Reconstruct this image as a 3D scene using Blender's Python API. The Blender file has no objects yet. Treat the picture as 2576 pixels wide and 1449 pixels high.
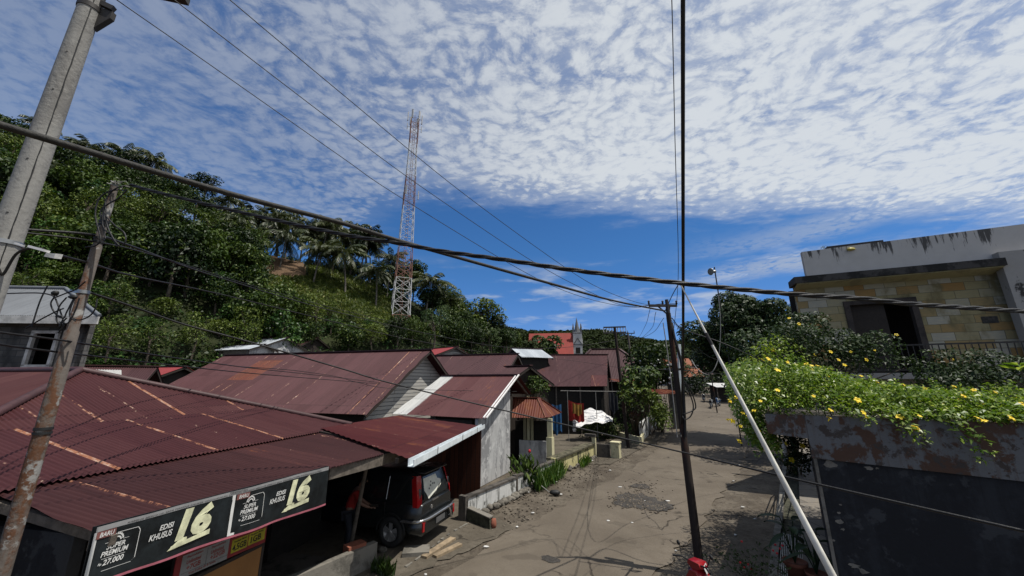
import bpy, math, random
import numpy as np
from mathutils import Vector, Matrix

S = bpy.context.scene
COL = S.collection
R = math.radians

# ------------------------------------------------------------------ camera, sky, sun, exposure
CAM_H = 4.0
PITCH = R(14.2)
FOC = 925.0            # focal length in units of a 2576 px wide frame
cd = bpy.data.cameras.new('camera')
cd.sensor_width = 36.0
cd.lens = 36.0 * FOC / 2576.0
cd.clip_start = 0.05
cd.clip_end = 6000
cam = bpy.data.objects.new('camera', cd)
cam.location = (0, 0, CAM_H)
cam.rotation_euler = (R(90) + PITCH, 0, 0)
COL.objects.link(cam)
S.camera = cam

SUN_EL, SUN_AZ = R(67), R(107)          # azimuth clockwise from +Y (view direction)
sd = bpy.data.lights.new('sun', 'SUN')
sd.energy = 5.0
sd.angle = R(0.5)
sd.color = (1.0, 0.955, 0.88)
sun = bpy.data.objects.new('sun', sd)
sdir = Vector((math.sin(SUN_AZ) * math.cos(SUN_EL), math.cos(SUN_AZ) * math.cos(SUN_EL), math.sin(SUN_EL)))
sun.rotation_euler = sdir.to_track_quat('Z', 'Y').to_euler()
sun.location = (20, 10, 40)
COL.objects.link(sun)

S.view_settings.view_transform = 'Standard'
S.view_settings.look = 'None'
S.view_settings.exposure = 0.0
S.view_settings.gamma = 1.0
S.render.engine = 'CYCLES'
S.cycles.max_bounces = 5
S.cycles.diffuse_bounces = 2
S.cycles.glossy_bounces = 2
S.cycles.transmission_bounces = 3
S.cycles.transparent_max_bounces = 8
S.cycles.use_denoising = True

SINP, COSP = math.sin(PITCH), math.cos(PITCH)


class NT:
    """small helper to write node trees as expressions"""
    def __init__(s, tree):
        s.t = tree
    def n(s, typ, ins=None, **kw):
        nd = s.t.nodes.new(typ)
        for k, v in kw.items():
            setattr(nd, k, v)
        for k, v in (ins or {}).items():
            s.put(nd.inputs[k], v)
        return nd
    def put(s, sock, v):
        if isinstance(v, bpy.types.NodeSocket):
            s.t.links.new(v, sock)
        else:
            if sock.type == 'RGBA' and not hasattr(v, '__len__'):
                v = (v, v, v, 1)
            if sock.type == 'RGBA' and len(v) == 3:
                v = (*v, 1)
            sock.default_value = v
    def m(s, op, a, b=0.0, c=None, clamp=False):
        nd = s.n('ShaderNodeMath', operation=op, use_clamp=clamp)
        s.put(nd.inputs[0], a); s.put(nd.inputs[1], b)
        if c is not None:
            s.put(nd.inputs[2], c)
        return nd.outputs[0]
    def vm(s, op, a, b=(0, 0, 0), scale=None):
        nd = s.n('ShaderNodeVectorMath', operation=op)
        s.put(nd.inputs[0], a); s.put(nd.inputs[1], b)
        if scale is not None:
            s.put(nd.inputs['Scale'], scale)
        return nd.outputs[0]
    def ss(s, v, a, b, to0=0.0, to1=1.0):
        nd = s.n('ShaderNodeMapRange', interpolation_type='SMOOTHSTEP')
        s.put(nd.inputs[0], v); s.put(nd.inputs[1], a); s.put(nd.inputs[2], b)
        s.put(nd.inputs[3], to0); s.put(nd.inputs[4], to1)
        return nd.outputs[0]
    def noise(s, vec, scale, detail=4.0, rough=0.55, dist=0.0, dim='3D'):
        nd = s.n('ShaderNodeTexNoise', noise_dimensions=dim)
        s.put(nd.inputs['Vector'], vec)
        nd.inputs['Scale'].default_value = scale
        nd.inputs['Detail'].default_value = detail
        nd.inputs['Roughness'].default_value = rough
        nd.inputs['Distortion'].default_value = dist
        return nd.outputs['Fac']
    def mix(s, f, a, b, blend='MIX'):
        nd = s.n('ShaderNodeMix', data_type='RGBA', blend_type=blend)
        s.put(nd.inputs['Factor'], f); s.put(nd.inputs[6], a); s.put(nd.inputs[7], b)
        return nd.outputs[2]
    def scalevec(s, vec, sc):
        nd = s.n('ShaderNodeMapping')
        s.put(nd.inputs['Vector'], vec)
        nd.inputs['Scale'].default_value = sc
        return nd.outputs[0]
    def comb(s, x, y, z=0.0):
        nd = s.n('ShaderNodeCombineXYZ')
        s.put(nd.inputs[0], x); s.put(nd.inputs[1], y); s.put(nd.inputs[2], z)
        return nd.outputs[0]
    def sep(s, v):
        nd = s.n('ShaderNodeSeparateXYZ')
        s.put(nd.inputs[0], v)
        return nd.outputs


CL0, CL1, CA, CB = 0.61, 0.72, -0.24, 0.56


def build_world():
    w = bpy.data.worlds.new('World')
    S.world = w
    w.use_nodes = True
    t = w.node_tree
    t.nodes.clear()
    N = NT(t)
    out = N.n('ShaderNodeOutputWorld')
    bg = N.n('ShaderNodeBackground')
    sky = N.n('ShaderNodeTexSky', sky_type='NISHITA')
    sky.sun_disc = False
    sky.sun_elevation = SUN_EL
    sky.sun_rotation = SUN_AZ
    sky.air_density = 1.0
    sky.dust_density = 0.25
    sky.ozone_density = 3.0
    sky.altitude = 100
    # cloud deck: the view direction cut with a flat layer above
    d = N.n('ShaderNodeTexCoord').outputs['Generated']
    x, y, z = N.sep(d)
    zc = N.m('MAXIMUM', z, 0.02)
    zz = N.m('ADD', zc, 0.03)
    px = N.m('DIVIDE', x, zz)
    py = N.m('DIVIDE', y, zz)
    p = N.comb(px, py)
    big = N.noise(p, 0.55, 3, 0.5)
    bign = N.m('SUBTRACT', big, 0.5)
    # altocumulus cells
    warp = N.n('ShaderNodeTexNoise', {'Vector': p, 'Scale': 3.5, 'Detail': 2.0})
    wv = N.vm('SCALE', N.vm('SUBTRACT', warp.outputs['Color'], (0.5, 0.5, 0.5)), scale=0.15)
    pw = N.vm('ADD', p, wv)
    pw = N.vm('ADD', N.scalevec(pw, (0.85, 1.0, 1.0)), (4.2, 1.3, 0))
    rag = N.n('ShaderNodeTexNoise', {'Vector': pw, 'Scale': 13.0, 'Detail': 7.0, 'Roughness': 0.68})
    pv = N.vm('ADD', pw, N.vm('SCALE', N.vm('SUBTRACT', rag.outputs['Color'], (0.5, 0.5, 0.5)), scale=0.115))
    vor = N.n('ShaderNodeTexVoronoi', {'Vector': pv, 'Scale': 20.0}, feature='SMOOTH_F1')
    vor.inputs['Smoothness'].default_value = 0.45
    cell = N.ss(vor.outputs['Distance'], 0.08, 0.92, 1.0, 0.0)
    fine = N.noise(pw, 34.0, 7, 0.66)
    mid = N.noise(N.scalevec(pw, (0.8, 1.4, 1)), 4.6, 6, 0.62)
    lum2 = N.noise(N.vm('ADD', p, (2.2, 5.1, 0)), 1.9, 4, 0.55)
    puff = N.m('ADD', N.m('MULTIPLY', cell, 0.34), N.m('ADD', N.m('MULTIPLY', fine, 0.62), N.m('ADD', N.m('MULTIPLY', mid, 0.50), N.m('MULTIPLY', N.m('SUBTRACT', lum2, 0.5), 0.5))))
    # deck edge, thicker to the right
    edge = N.m('ADD', N.m('SUBTRACT', py, N.m('MULTIPLY', bign, 0.9)), N.m('MULTIPLY', px, -0.06))
    ewob = N.m('ADD', edge, N.m('MULTIPLY', N.m('SUBTRACT', mid, 0.5), 0.8))
    left_ext = N.ss(px, -1.3, -0.4, 0.75, 0.0)
    deck = N.ss(N.m('SUBTRACT', ewob, left_ext), 1.45, 2.1, 1.0, 0.0)
    cover = N.m('ADD', N.ss(px, -1.1, 0.6, CL0, CL1), N.m('MULTIPLY', bign, 0.38))
    th = N.m('SUBTRACT', 1.12, N.m('MULTIPLY', N.m('MULTIPLY', cover, deck), 1.12))
    dens = N.ss(N.m('SUBTRACT', puff, th), CA, CB)
    dens = N.m('MULTIPLY', dens, N.ss(deck, 0.0, 0.35))
    dens = N.m('MULTIPLY', dens, N.ss(px, -1.2, 0.3, 0.34, 0.98))
    soft = N.m('ADD', N.m('MULTIPLY', lum2, 0.6), N.m('MULTIPLY', mid, 0.5))
    veil = N.m('MULTIPLY', N.m('MULTIPLY', N.ss(deck, 0.0, 0.7), N.ss(soft, 0.36, 0.72, 0.55, 1.0)), N.ss(px, -1.1, 0.4, 0.12, 0.80))
    dens = N.m('MAXIMUM', dens, veil)
    # low streak of cloud on the right
    q = N.m('ADD', N.m('MULTIPLY', px, 0.57), N.m('MULTIPLY', py, 0.82))
    wob2 = N.m('MULTIPLY', N.m('SUBTRACT', N.noise(p, 1.6, 5, 0.6), 0.5), 0.7)
    qd = N.m('ABSOLUTE', N.m('SUBTRACT', N.m('ADD', q, wob2), 3.52))
    st = N.m('MULTIPLY', N.ss(qd, 0.05, 0.42, 1.0, 0.0), N.ss(px, 1.3, 2.2))
    qd2 = N.m('ABSOLUTE', N.m('SUBTRACT', N.m('ADD', q, wob2), 2.75))
    st2 = N.m('MULTIPLY', N.ss(qd2, 0.05, 0.4, 1.0, 0.0), N.ss(px, 1.0, 2.0))
    st = N.m('MAXIMUM', st, N.m('MULTIPLY', st2, 0.7))
    st = N.m('MULTIPLY', st, N.ss(puff, 0.36, 0.78))
    # thin flat wisps near the horizon
    el = N.n('ShaderNodeMath', {0: z}, operation='ARCSINE').outputs[0]
    az = N.m('ARCTAN2', x, y)
    wn = N.noise(N.comb(N.m('MULTIPLY', az, 2.2), N.m('MULTIPLY', el, 11.0), 3.7), 2.0, 5, 0.58)
    wf = N.noise(N.comb(N.m('MULTIPLY', az, 7.0), N.m('MULTIPLY', el, 26.0), 1.1), 2.0, 4, 0.6)
    wis = N.m('MULTIPLY', N.ss(wn, 0.47, 0.66), N.ss(wf, 0.3, 0.65, 0.35, 1.0))
    wis = N.m('MULTIPLY', wis, N.m('MULTIPLY', N.ss(el, 0.0, 0.08), N.ss(el, 0.24, 0.34, 1.0, 0.0)))
    wis = N.m('MULTIPLY', wis, 0.75)
    den = N.m('MAXIMUM', N.m('MAXIMUM', dens, N.m('MULTIPLY', st, 0.9)), wis)
    den = N.m('MULTIPLY', den, N.ss(z, 0.0, 0.06))
    # clear-sky colour scaled to daylight, a little deeper blue as photographed
    base = N.mix(1.0, sky.outputs[0], N.mix(N.ss(z, 0.02, 0.35), (0.50, 0.74, 1.30), (0.42, 0.84, 1.25)), 'MULTIPLY')
    shade = N.ss(N.m('SUBTRACT', puff, th), -0.26, 0.50, 0.70, 1.0)
    side = N.ss(px, -1.6, 0.8, 0.82, 1.0)
    shade = N.m('MAXIMUM', shade, N.ss(wis, 0.0, 0.1, 0.0, 0.85))
    lum = N.m('MULTIPLY', N.m('MULTIPLY', shade, side), 8.8)
    
    tone = N.mix(N.ss(shade, 0.68, 0.98), (0.72, 0.86, 1.12), (0.95, 1.0, 1.04))
    ccol = N.vm('SCALE', tone, scale=lum)
    colr = N.mix(N.m('MULTIPLY', den, 0.93), base, ccol)
    t.links.new(colr, bg.inputs['Color'])
    bg.inputs['Strength'].default_value = 0.085
    t.links.new(bg.outputs[0], out.inputs[0])
    w.cycles.sampling_method = 'MANUAL'
    w.cycles.sample_map_resolution = 512


build_world()


# ------------------------------------------------------------------ pixel rays of the photograph -> points of the place
def ray(px, py):
    xn = (px - 1288.0) / FOC
    yn = (724.5 - py) / FOC
    return Vector((xn, COSP - SINP * yn, SINP + COSP * yn))


def P(px, py, d):                       # the point seen at a pixel, d metres ahead
    r = ray(px, py)
    return Vector((0, 0, CAM_H)) + r * (d / r.y)


def G(px, py, z=0.0):                   # the point seen at a pixel, at height z
    r = ray(px, py)
    return Vector((0, 0, CAM_H)) + r * ((z - CAM_H) / r.z)


def proj(p):
    x, y, z = p[0], p[1], p[2] - CAM_H
    f = COSP * y + SINP * z
    u = -SINP * y + COSP * z
    return 1288 + FOC * x / f, 724.5 - FOC * u / f


def head(deg):                          # horizontal unit vector, deg clockwise from +Y
    return Vector((math.sin(R(deg)), math.cos(R(deg)), 0))


def V(*a):
    return Vector(a)


UP = V(0, 0, 1)


def gz(x, y):                           # height of the ground: level, then a gentle rise along the street
    t = max(0.0, y - 40.0)
    return 3.4 * (1 - math.exp(-t / 26.0)) if t > 0 else 0.0


# ------------------------------------------------------------------ mesh building
LOC = {}


class MB:
    def __init__(s):
        s.v = []; s.f = []; s.uv = []; s.sm = []
    def add(s, verts, faces, uvs=None, smooth=False):
        o = len(s.v)
        s.v += [tuple(p) for p in verts]
        for i, f in enumerate(faces):
            s.f.append(tuple(a + o for a in f))
            s.uv.append(uvs[i] if uvs else None)
            s.sm.append(smooth)
    def quad(s, *pts, uv=None):
        s.add(pts, [tuple(range(len(pts)))], [uv] if uv else None)
    def obox(s, o, a, b, c):            # corner + three edge vectors
        o, a, b, c = Vector(o), Vector(a), Vector(b), Vector(c)
        if a.cross(b).dot(c) < 0:
            a, b = b, a
        p = [o, o + a, o + a + b, o + b, o + c, o + a + c, o + a + b + c, o + b + c]
        s.add(p, [(3, 2, 1, 0), (4, 5, 6, 7), (0, 1, 5, 4), (1, 2, 6, 5), (2, 3, 7, 6), (3, 0, 4, 7)])
    def box(s, c, size, h=0.0):         # base-centre, (along right, along forward, height), heading
        f, r = head(h), head(h + 90)
        s.obox(Vector(c) - r * size[0] / 2 - f * size[1] / 2, r * size[0], f * size[1], UP * size[2])
    def beam(s, a, b, w, h, up=UP):     # rectangular bar from a to b
        a, b = Vector(a), Vector(b)
        d = (b - a)
        if d.length < 1e-6:
            return
        dn = d.normalized()
        r = dn.cross(up)
        if r.length < 1e-4:
            r = dn.cross(V(1, 0, 0))
        r.normalize()
        u = r.cross(dn)
        s.obox(a - r * w / 2 - u * h / 2, d, r * w, u * h)
    def wall(s, a, b, h, t, z=None):    # vertical wall between two ground points; t to the right side
        a, b = Vector(a), Vector(b)
        d = b - a
        r = V(d.y, -d.x, 0).normalized() * t
        s.obox(a, d, r, UP * h)
    def tube(s, pts, rad, n=6, cap=True, smooth=True):
        pts = [Vector(p) for p in pts]
        m = len(pts)
        if not hasattr(rad, '__len__'):
            rad = [rad] * m
        ref = None
        vs = []
        for i in range(m):
            d = (pts[min(i + 1, m - 1)] - pts[max(i - 1, 0)])
            d = d.normalized() if d.length > 1e-9 else UP
            if ref is None:
                ref = d.cross(UP)
                if ref.length < 1e-3:
                    ref = d.cross(V(1, 0, 0))
            ref = (ref - d * ref.dot(d))
            if ref.length < 1e-6:
                ref = d.cross(V(0.3, 1, 0.2))
            ref.normalize()
            b = d.cross(ref)
            for k in range(n):
                a = 2 * math.pi * k / n
                vs.append(pts[i] + (ref * math.cos(a) + b * math.sin(a)) * rad[i])
        fs = []
        for i in range(m - 1):
            for k in range(n):
                k2 = (k + 1) % n
                fs.append((i * n + k2, i * n + k, (i + 1) * n + k, (i + 1) * n + k2))
        s.add(vs, fs, smooth=smooth)
        if cap:
            s.add(vs[:n], [tuple(range(n))])
            s.add(vs[-n:], [tuple(range(n - 1, -1, -1))])
    def lathe(s, c, prof, n=16, smooth=True):       # prof: (radius, height)
        vs = []
        for r, h in prof:
            for k in range(n):
                a = 2 * math.pi * k / n
                vs.append((c[0] + r * math.cos(a), c[1] + r * math.sin(a), c[2] + h))
        fs = []
        for i in range(len(prof) - 1):
            for k in range(n):
                k2 = (k + 1) % n
                fs.append((i * n + k, i * n + k2, (i + 1) * n + k2, (i + 1) * n + k))
        s.add(vs, fs, smooth=smooth)
    def prism(s, poly, ext):            # planar polygon extruded by a vector
        n = len(poly)
        p = [Vector(q) for q in poly]
        nrm = V(0, 0, 0)
        for i in range(n):
            nrm += (p[i] - p[0]).cross(p[(i + 1) % n] - p[0])
        e = Vector(ext)
        if nrm.dot(e) > 0:
            p = p[::-1]
        q = [a + e for a in p]
        s.add(p + q, [tuple(range(n)), tuple(range(2 * n - 1, n - 1, -1))] +
              [(i, i + n, (i + 1) % n + n, (i + 1) % n) for i in range(n)])
    def blob(s, c, rx, ry, rz, seed=0, n=10, m=7, amp=0.15):
        rg = random.Random(seed)
        vs = [(c[0], c[1], c[2] - rz)]
        for i in range(1, m):
            for k in range(n):
                th, ph = math.pi * i / m, 2 * math.pi * k / n
                f = 1 + rg.uniform(-amp, amp)
                vs.append((c[0] + rx * f * math.sin(th) * math.cos(ph), c[1] + ry * f * math.sin(th) * math.sin(ph), c[2] - rz * f * math.cos(th)))
        vs.append((c[0], c[1], c[2] + rz))
        fs = []
        for k in range(n):
            fs.append((0, 1 + (k + 1) % n, 1 + k))
            for i in range(m - 2):
                a, b = 1 + i * n, 1 + (i + 1) * n
                fs.append((a + k, a + (k + 1) % n, b + (k + 1) % n, b + k))
            fs.append((1 + (m - 2) * n + k, 1 + (m - 2) * n + (k + 1) % n, len(vs) - 1))
        s.add(vs, fs, smooth=True)
    def mesh(s, name, off=(0, 0, 0)):
        me = bpy.data.meshes.new(name)
        o = Vector(off)
        vs = [(p[0] - o.x, p[1] - o.y, p[2] - o.z) for p in s.v]
        me.from_pydata(vs, [], s.f)
        ul = me.uv_layers.new(name='UVMap')
        uvs = np.zeros(len(me.loops) * 2, dtype=np.float32)
        i = 0
        for f, uv in zip(s.f, s.uv):
            if uv is None:
                a = Vector(s.v[f[0]]); n = V(0, 0, 0)
                for k in range(1, len(f) - 1):
                    n += (Vector(s.v[f[k]]) - a).cross(Vector(s.v[f[k + 1]]) - a)
                if n.length > 0:
                    n.normalize()
                if abs(n.z) < 0.9:
                    u = UP.cross(n).normalized(); w = n.cross(u)
                else:
                    u, w = V(1, 0, 0), V(0, 1, 0)
                for k in f:
                    q = s.v[k]
                    uvs[i] = u.x * q[0] + u.y * q[1] + u.z * q[2]
                    uvs[i + 1] = w.x * q[0] + w.y * q[1] + w.z * q[2]
                    i += 2
            else:
                for q in uv:
                    uvs[i], uvs[i + 1] = q[0], q[1]
                    i += 2
        ul.data.foreach_set('uv', uvs)
        me.polygons.foreach_set('use_smooth', np.array(s.sm, dtype=bool))
        me.update()
        return me
    def build(s, name, mat, parent=None, label=None):
        off = LOC.get(parent.name, V(0, 0, 0)) if parent else V(0, 0, 0)
        me = s.mesh(name, off)
        me.materials.append(mat)
        return link(name, me, parent, label)


def link(name, me, parent=None, label=None):
    o = bpy.data.objects.new(name, me)
    COL.objects.link(o)
    if parent:
        o.parent = parent
        LOC[o.name] = LOC.get(parent.name, V(0, 0, 0))
    if label:
        o['label'] = label
    return o


def tag(o, label, cat, group=None):
    o['label'] = label; o['category'] = cat
    if group:
        o['group'] = group
    return o


def thing(name, label, cat, loc=(0, 0, 0), group=None):
    o = bpy.data.objects.new(name, None)
    COL.objects.link(o)
    o.location = loc
    o.empty_display_size = 0.2
    LOC[o.name] = Vector(loc)
    return tag(o, label, cat, group)


def struct(name, mb, mat):
    o = mb.build(name, mat)
    o['kind'] = 'structure'
    return o


def stuff(o, label, cat):
    tag(o, label, cat)
    o['kind'] = 'stuff'
    return o


def dup(root, loc, rotz=0.0, scale=1.0, label=None, group=None):
    r = root.copy(); COL.objects.link(r)
    r.location = loc; r.rotation_euler = (0, 0, rotz)
    r.scale = (scale, scale, scale) if not hasattr(scale, '__len__') else scale
    LOC[r.name] = Vector(loc)
    if label: r['label'] = label
    if group: r['group'] = group
    for ch in list(root.children):
        c = ch.copy(); COL.objects.link(c); c.parent = r
        for g in list(ch.children):
            e = g.copy(); COL.objects.link(e); e.parent = c
    return r


def catmull(pts, n=8):
    pts = [Vector(p) for p in pts]
    if len(pts) < 3:
        return [pts[0].lerp(pts[1], i / n) for i in range(n + 1)]
    q = [pts[0] * 2 - pts[1]] + pts + [pts[-1] * 2 - pts[-2]]
    out = []
    for i in range(1, len(q) - 2):
        for k in range(n):
            t = k / n
            a, b, c, d = q[i - 1], q[i], q[i + 1], q[i + 2]
            out.append(0.5 * ((2 * b) + (c - a) * t + (2 * a - 5 * b + 4 * c - d) * t * t + (3 * b - a - 3 * c + d) * t ** 3))
    out.append(pts[-1])
    return out
# ------------------------------------------------------------------ materials
M = {}
ALB = 0.74                               # overall reflectance of the painted and planted world


def dim(c, k=ALB):
    return tuple(x * k for x in c) if c else c


def newmat(name):
    m = bpy.data.materials.new(name)
    m.use_nodes = True
    t = m.node_tree
    b = t.nodes['Principled BSDF']
    N = NT(t)
    return m, N, b


def uvco(N):
    return N.n('ShaderNodeTexCoord').outputs['UV']


def obco(N):
    return N.n('ShaderNodeTexCoord').outputs['Object']


def plain(name, col, rough=0.6, metal=0.0, var=0.18, scale=6.0, bump=0.0, spec=0.4):
    col = dim(col)
    m, N, b = newmat(name)
    f = N.noise(obco(N), scale, 5, 0.6)
    c = N.mix(N.ss(f, 0.3, 0.7), tuple(x * (1 - var) for x in col), tuple(min(1, x * (1 + var)) for x in col))
    N.put(b.inputs['Base Color'], c)
    b.inputs['Roughness'].default_value = rough
    b.inputs['Metallic'].default_value = metal
    b.inputs['Specular IOR Level'].default_value = spec
    if bump:
        bn = N.n('ShaderNodeBump', {'Height': N.noise(obco(N), scale * 3, 6, 0.65), 'Strength': bump, 'Distance': 0.02})
        N.put(b.inputs['Normal'], bn.outputs[0])
    M[name] = m
    return m


def stained(name, col, stain, lo=0.48, hi=0.62, scale=1.6, stretch=(1, 1, 0.35), third=None, rough=0.85, bump=0.25, fine=9.0, streak=0.0):
    """plaster / paint with blotches and run marks"""
    col, stain, third = dim(col), dim(stain), dim(third)
    m, N, b = newmat(name)
    co = obco(N)
    a = N.noise(N.scalevec(co, stretch), scale, 6, 0.62, 0.4)
    f2 = N.noise(co, fine, 5, 0.65)
    mask = N.ss(N.m('ADD', a, N.m('MULTIPLY', N.m('SUBTRACT', f2, 0.5), 0.25)), lo, hi)
    c = N.mix(mask, col, stain)
    if streak:
        st = N.noise(N.scalevec(co, (7, 7, 0.5)), 2.0, 4, 0.6)
        c = N.mix(N.m('MULTIPLY', N.ss(st, 0.5, 0.68), streak), c, stain)
    if third:
        a3 = N.noise(N.vm('ADD', co, (7.3, 2.1, 5.5)), scale * 1.7, 5, 0.65)
        c = N.mix(N.ss(a3, 0.56, 0.62), c, third)
    c = N.mix(N.m('MULTIPLY', f2, 0.45), c, N.mix(1.0, c, (0.6, 0.6, 0.6), 'MULTIPLY'))
    N.put(b.inputs['Base Color'], c)
    b.inputs['Roughness'].default_value = rough
    b.inputs['Specular IOR Level'].default_value = 0.25
    if bump:
        bn = N.n('ShaderNodeBump', {'Height': N.m('ADD', f2, N.m('MULTIPLY', mask, 0.5)), 'Strength': bump, 'Distance': 0.02})
        N.put(b.inputs['Normal'], bn.outputs[0])
    M[name] = m
    return m


def roofmat(name, base, base2, rust=0.3, white=0.4, sheetw=0.76, sheetl=2.4, seed=0.0, rough=0.55):
    """painted corrugated sheets; UV = (metres along the eave, metres down the slope)"""
    base, base2 = dim(base, ALB * .9), dim(base2, ALB * .9)
    m, N, b = newmat(name)
    uv = uvco(N)
    u, v, _ = N.sep(uv)
    u = N.m('ADD', u, seed)
    us = N.m('DIVIDE', u, sheetw)
    row = N.m('FLOOR', N.m('DIVIDE', v, sheetl))
    colm = N.m('FLOOR', us)
    wn = N.n('ShaderNodeTexWhiteNoise', {'Vector': N.comb(colm, row, seed)}, noise_dimensions='3D').outputs['Value']
    big = N.noise(N.comb(N.m('MULTIPLY', u, 1.0), N.m('MULTIPLY', v, 0.35), seed), 0.9, 5, 0.6)
    c = N.mix(N.ss(N.m('ADD', N.m('MULTIPLY', wn, 0.5), N.m('MULTIPLY', big, 0.6)), 0.3, 0.85), base, base2)
    # streaky weathering down the sheet
    st = N.noise(N.comb(N.m('MULTIPLY', u, 9.0), N.m('MULTIPLY', v, 0.55), seed + 3), 1.5, 5, 0.65)
    c = N.mix(N.m('MULTIPLY', N.ss(st, 0.45, 0.75), 0.55), c, tuple(x * 0.55 for x in base))
    # rust spreading from edges and in patches
    rn = N.noise(N.comb(N.m('MULTIPLY', u, 2.2), N.m('MULTIPLY', v, 0.8), seed + 9), 1.3, 6, 0.7)
    rmask = N.ss(N.m('ADD', rn, N.m('MULTIPLY', wn, 0.12)), 0.86 - 0.36 * rust, 0.98 - 0.3 * rust)
    rustc = N.mix(N.noise(N.comb(N.m('MULTIPLY', u, 14), N.m('MULTIPLY', v, 5), seed), 2.0, 4, 0.6), (0.06, 0.018, 0.010), (0.22, 0.075, 0.03))
    c = N.mix(N.m('MULTIPLY', rmask, 0.85), c, rustc)
    # overlap seams: bare metal / flaked paint along some sheet edges
    fr = N.m('ABSOLUTE', N.m('SUBTRACT', N.m('FRACT', us), 0.5))
    seam = N.ss(fr, 0.472, 0.487)
    sn = N.noise(N.comb(N.m('MULTIPLY', colm, 5.13), N.m('MULTIPLY', v, 1.9), seed + 1.5), 1.6, 7, 0.75)
    sel = N.n('ShaderNodeTexWhiteNoise', {'Vector': N.comb(N.m('FLOOR', N.m('ADD', us, 0.5)), seed + 2, 0)}, noise_dimensions='3D').outputs['Value']
    sm = N.m('MULTIPLY', seam, N.ss(N.m('ADD', sn, N.m('MULTIPLY', N.m('SUBTRACT', sel, 0.5), 0.35)), 0.72 - 0.25 * white, 0.80 - 0.25 * white))
    sc = N.mix(N.ss(sn, 0.5, 0.8), (0.26, 0.11, 0.06), (0.62, 0.55, 0.46))
    c = N.mix(sm, c, sc)
    # lap line across the slope
    fv = N.m('FRACT', N.m('DIVIDE', v, sheetl))
    lap = N.ss(fv, 0.0, 0.022, 1.0, 0.0)
    c = N.mix(N.m('MULTIPLY', lap, 0.65), c, tuple(x * 0.3 for x in base))
    N.put(b.inputs['Base Color'], c)
    b.inputs['Roughness'].default_value = rough
    b.inputs['Specular IOR Level'].default_value = 0.14
    bn = N.n('ShaderNodeBump', {'Height': N.m('ADD', st, N.m('MULTIPLY', rmask, -0.4)), 'Strength': 0.15, 'Distance': 0.01})
    N.put(b.inputs['Normal'], bn.outputs[0])
    M[name] = m
    return m


def leafmat(name, c1, c2, c3=None, trans=0.14, rough=0.5, spec=0.22):
    c1, c2, c3 = dim(c1, .86), dim(c2, .86), dim(c3, .86)
    m, N, b = newmat(name)
    g = N.n('ShaderNodeNewGeometry')
    r = g.outputs['Random Per Island']
    oi = N.n('ShaderNodeObjectInfo').outputs['Random']
    pn = N.noise(N.n('ShaderNodeNewGeometry').outputs['Position'], 0.35, 3, 0.5)
    f = N.m('ADD', N.m('MULTIPLY', r, 0.42), N.m('ADD', N.m('MULTIPLY', oi, 0.45), N.m('MULTIPLY', pn, 0.32)))
    c = N.mix(N.ss(f, 0.25, 0.95), c1, c2)
    if c3:
        c = N.mix(N.ss(r, 0.86, 0.98), c, c3)
    N.put(b.inputs['Base Color'], c)
    b.inputs['Roughness'].default_value = rough
    b.inputs['Specular IOR Level'].default_value = spec
    tr = N.n('ShaderNodeBsdfTranslucent')
    N.put(tr.inputs['Color'], N.mix(1.0, c, (1.25, 1.35, 0.5), 'MULTIPLY'))
    ms = N.n('ShaderNodeMixShader')
    ms.inputs[0].default_value = trans
    t = m.node_tree
    t.links.new(b.outputs[0], ms.inputs[1]); t.links.new(tr.outputs[0], ms.inputs[2])
    t.links.new(ms.outputs[0], t.nodes['Material Output'].inputs[0])
    M[name] = m
    return m


def brickmat(name, c1, c2, mortar, w, h, gap=0.012, rough=0.85, bump=0.5, grime=None, c3=None):
    c1, c2, mortar, grime = dim(c1), dim(c2), dim(mortar), dim(grime)
    m, N, b = newmat(name)
    uv = uvco(N)
    uvn = N.vm('ADD', uv, N.vm('SCALE', N.vm('SUBTRACT', N.n('ShaderNodeTexNoise', {'Vector': uv, 'Scale': 3.0}).outputs['Color'], (0.5, 0.5, 0.5)), scale=0.03))
    br = N.n('ShaderNodeTexBrick', {'Vector': uvn, 'Color1': (0, 0, 0), 'Color2': (1, 1, 1), 'Mortar': (0.5, 0.5, 0.5), 'Scale': 1.0,
                                    'Mortar Size': gap, 'Brick Width': w, 'Row Height': h, 'Bias': 0.0, 'Mortar Smooth': 0.2})
    f = N.noise(uv, 2.2, 5, 0.65)
    f2 = N.noise(N.scalevec(uv, (3, 16, 1)), 1.5, 4, 0.6)
    c = N.mix(N.ss(br.outputs['Color'], .15, .6), c1, c2)
    if c3:
        c = N.mix(N.ss(br.outputs['Color'], .62, .95), c, dim(c3))
    c = N.mix(N.m('MULTIPLY', N.ss(f2, 0.35, 0.7), 0.45), c, N.mix(1.0, c, (1.45, 1.25, 1.0), 'MULTIPLY'))
    c = N.mix(N.m('MULTIPLY', f, 0.5), c, N.mix(1.0, c, (0.5, 0.5, 0.5), 'MULTIPLY'))
    c = N.mix(br.outputs['Fac'], c, mortar)
    if grime:
        c = N.mix(N.ss(N.noise(N.scalevec(uv, (1, 0.5, 1)), 1.1, 5, 0.6), 0.5, 0.66), c, grime)
    N.put(b.inputs['Base Color'], c)
    b.inputs['Roughness'].default_value = rough
    b.inputs['Specular IOR Level'].default_value = 0.2
    hgt = N.m('ADD', N.m('MULTIPLY', N.m('SUBTRACT', 1.0, br.outputs['Fac']), 1.0), N.m('MULTIPLY', N.noise(uv, 14, 5, 0.6), 0.4))
    bn = N.n('ShaderNodeBump', {'Height': hgt, 'Strength': bump, 'Distance': 0.02})
    N.put(b.inputs['Normal'], bn.outputs[0])
    M[name] = m
    return m


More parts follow.
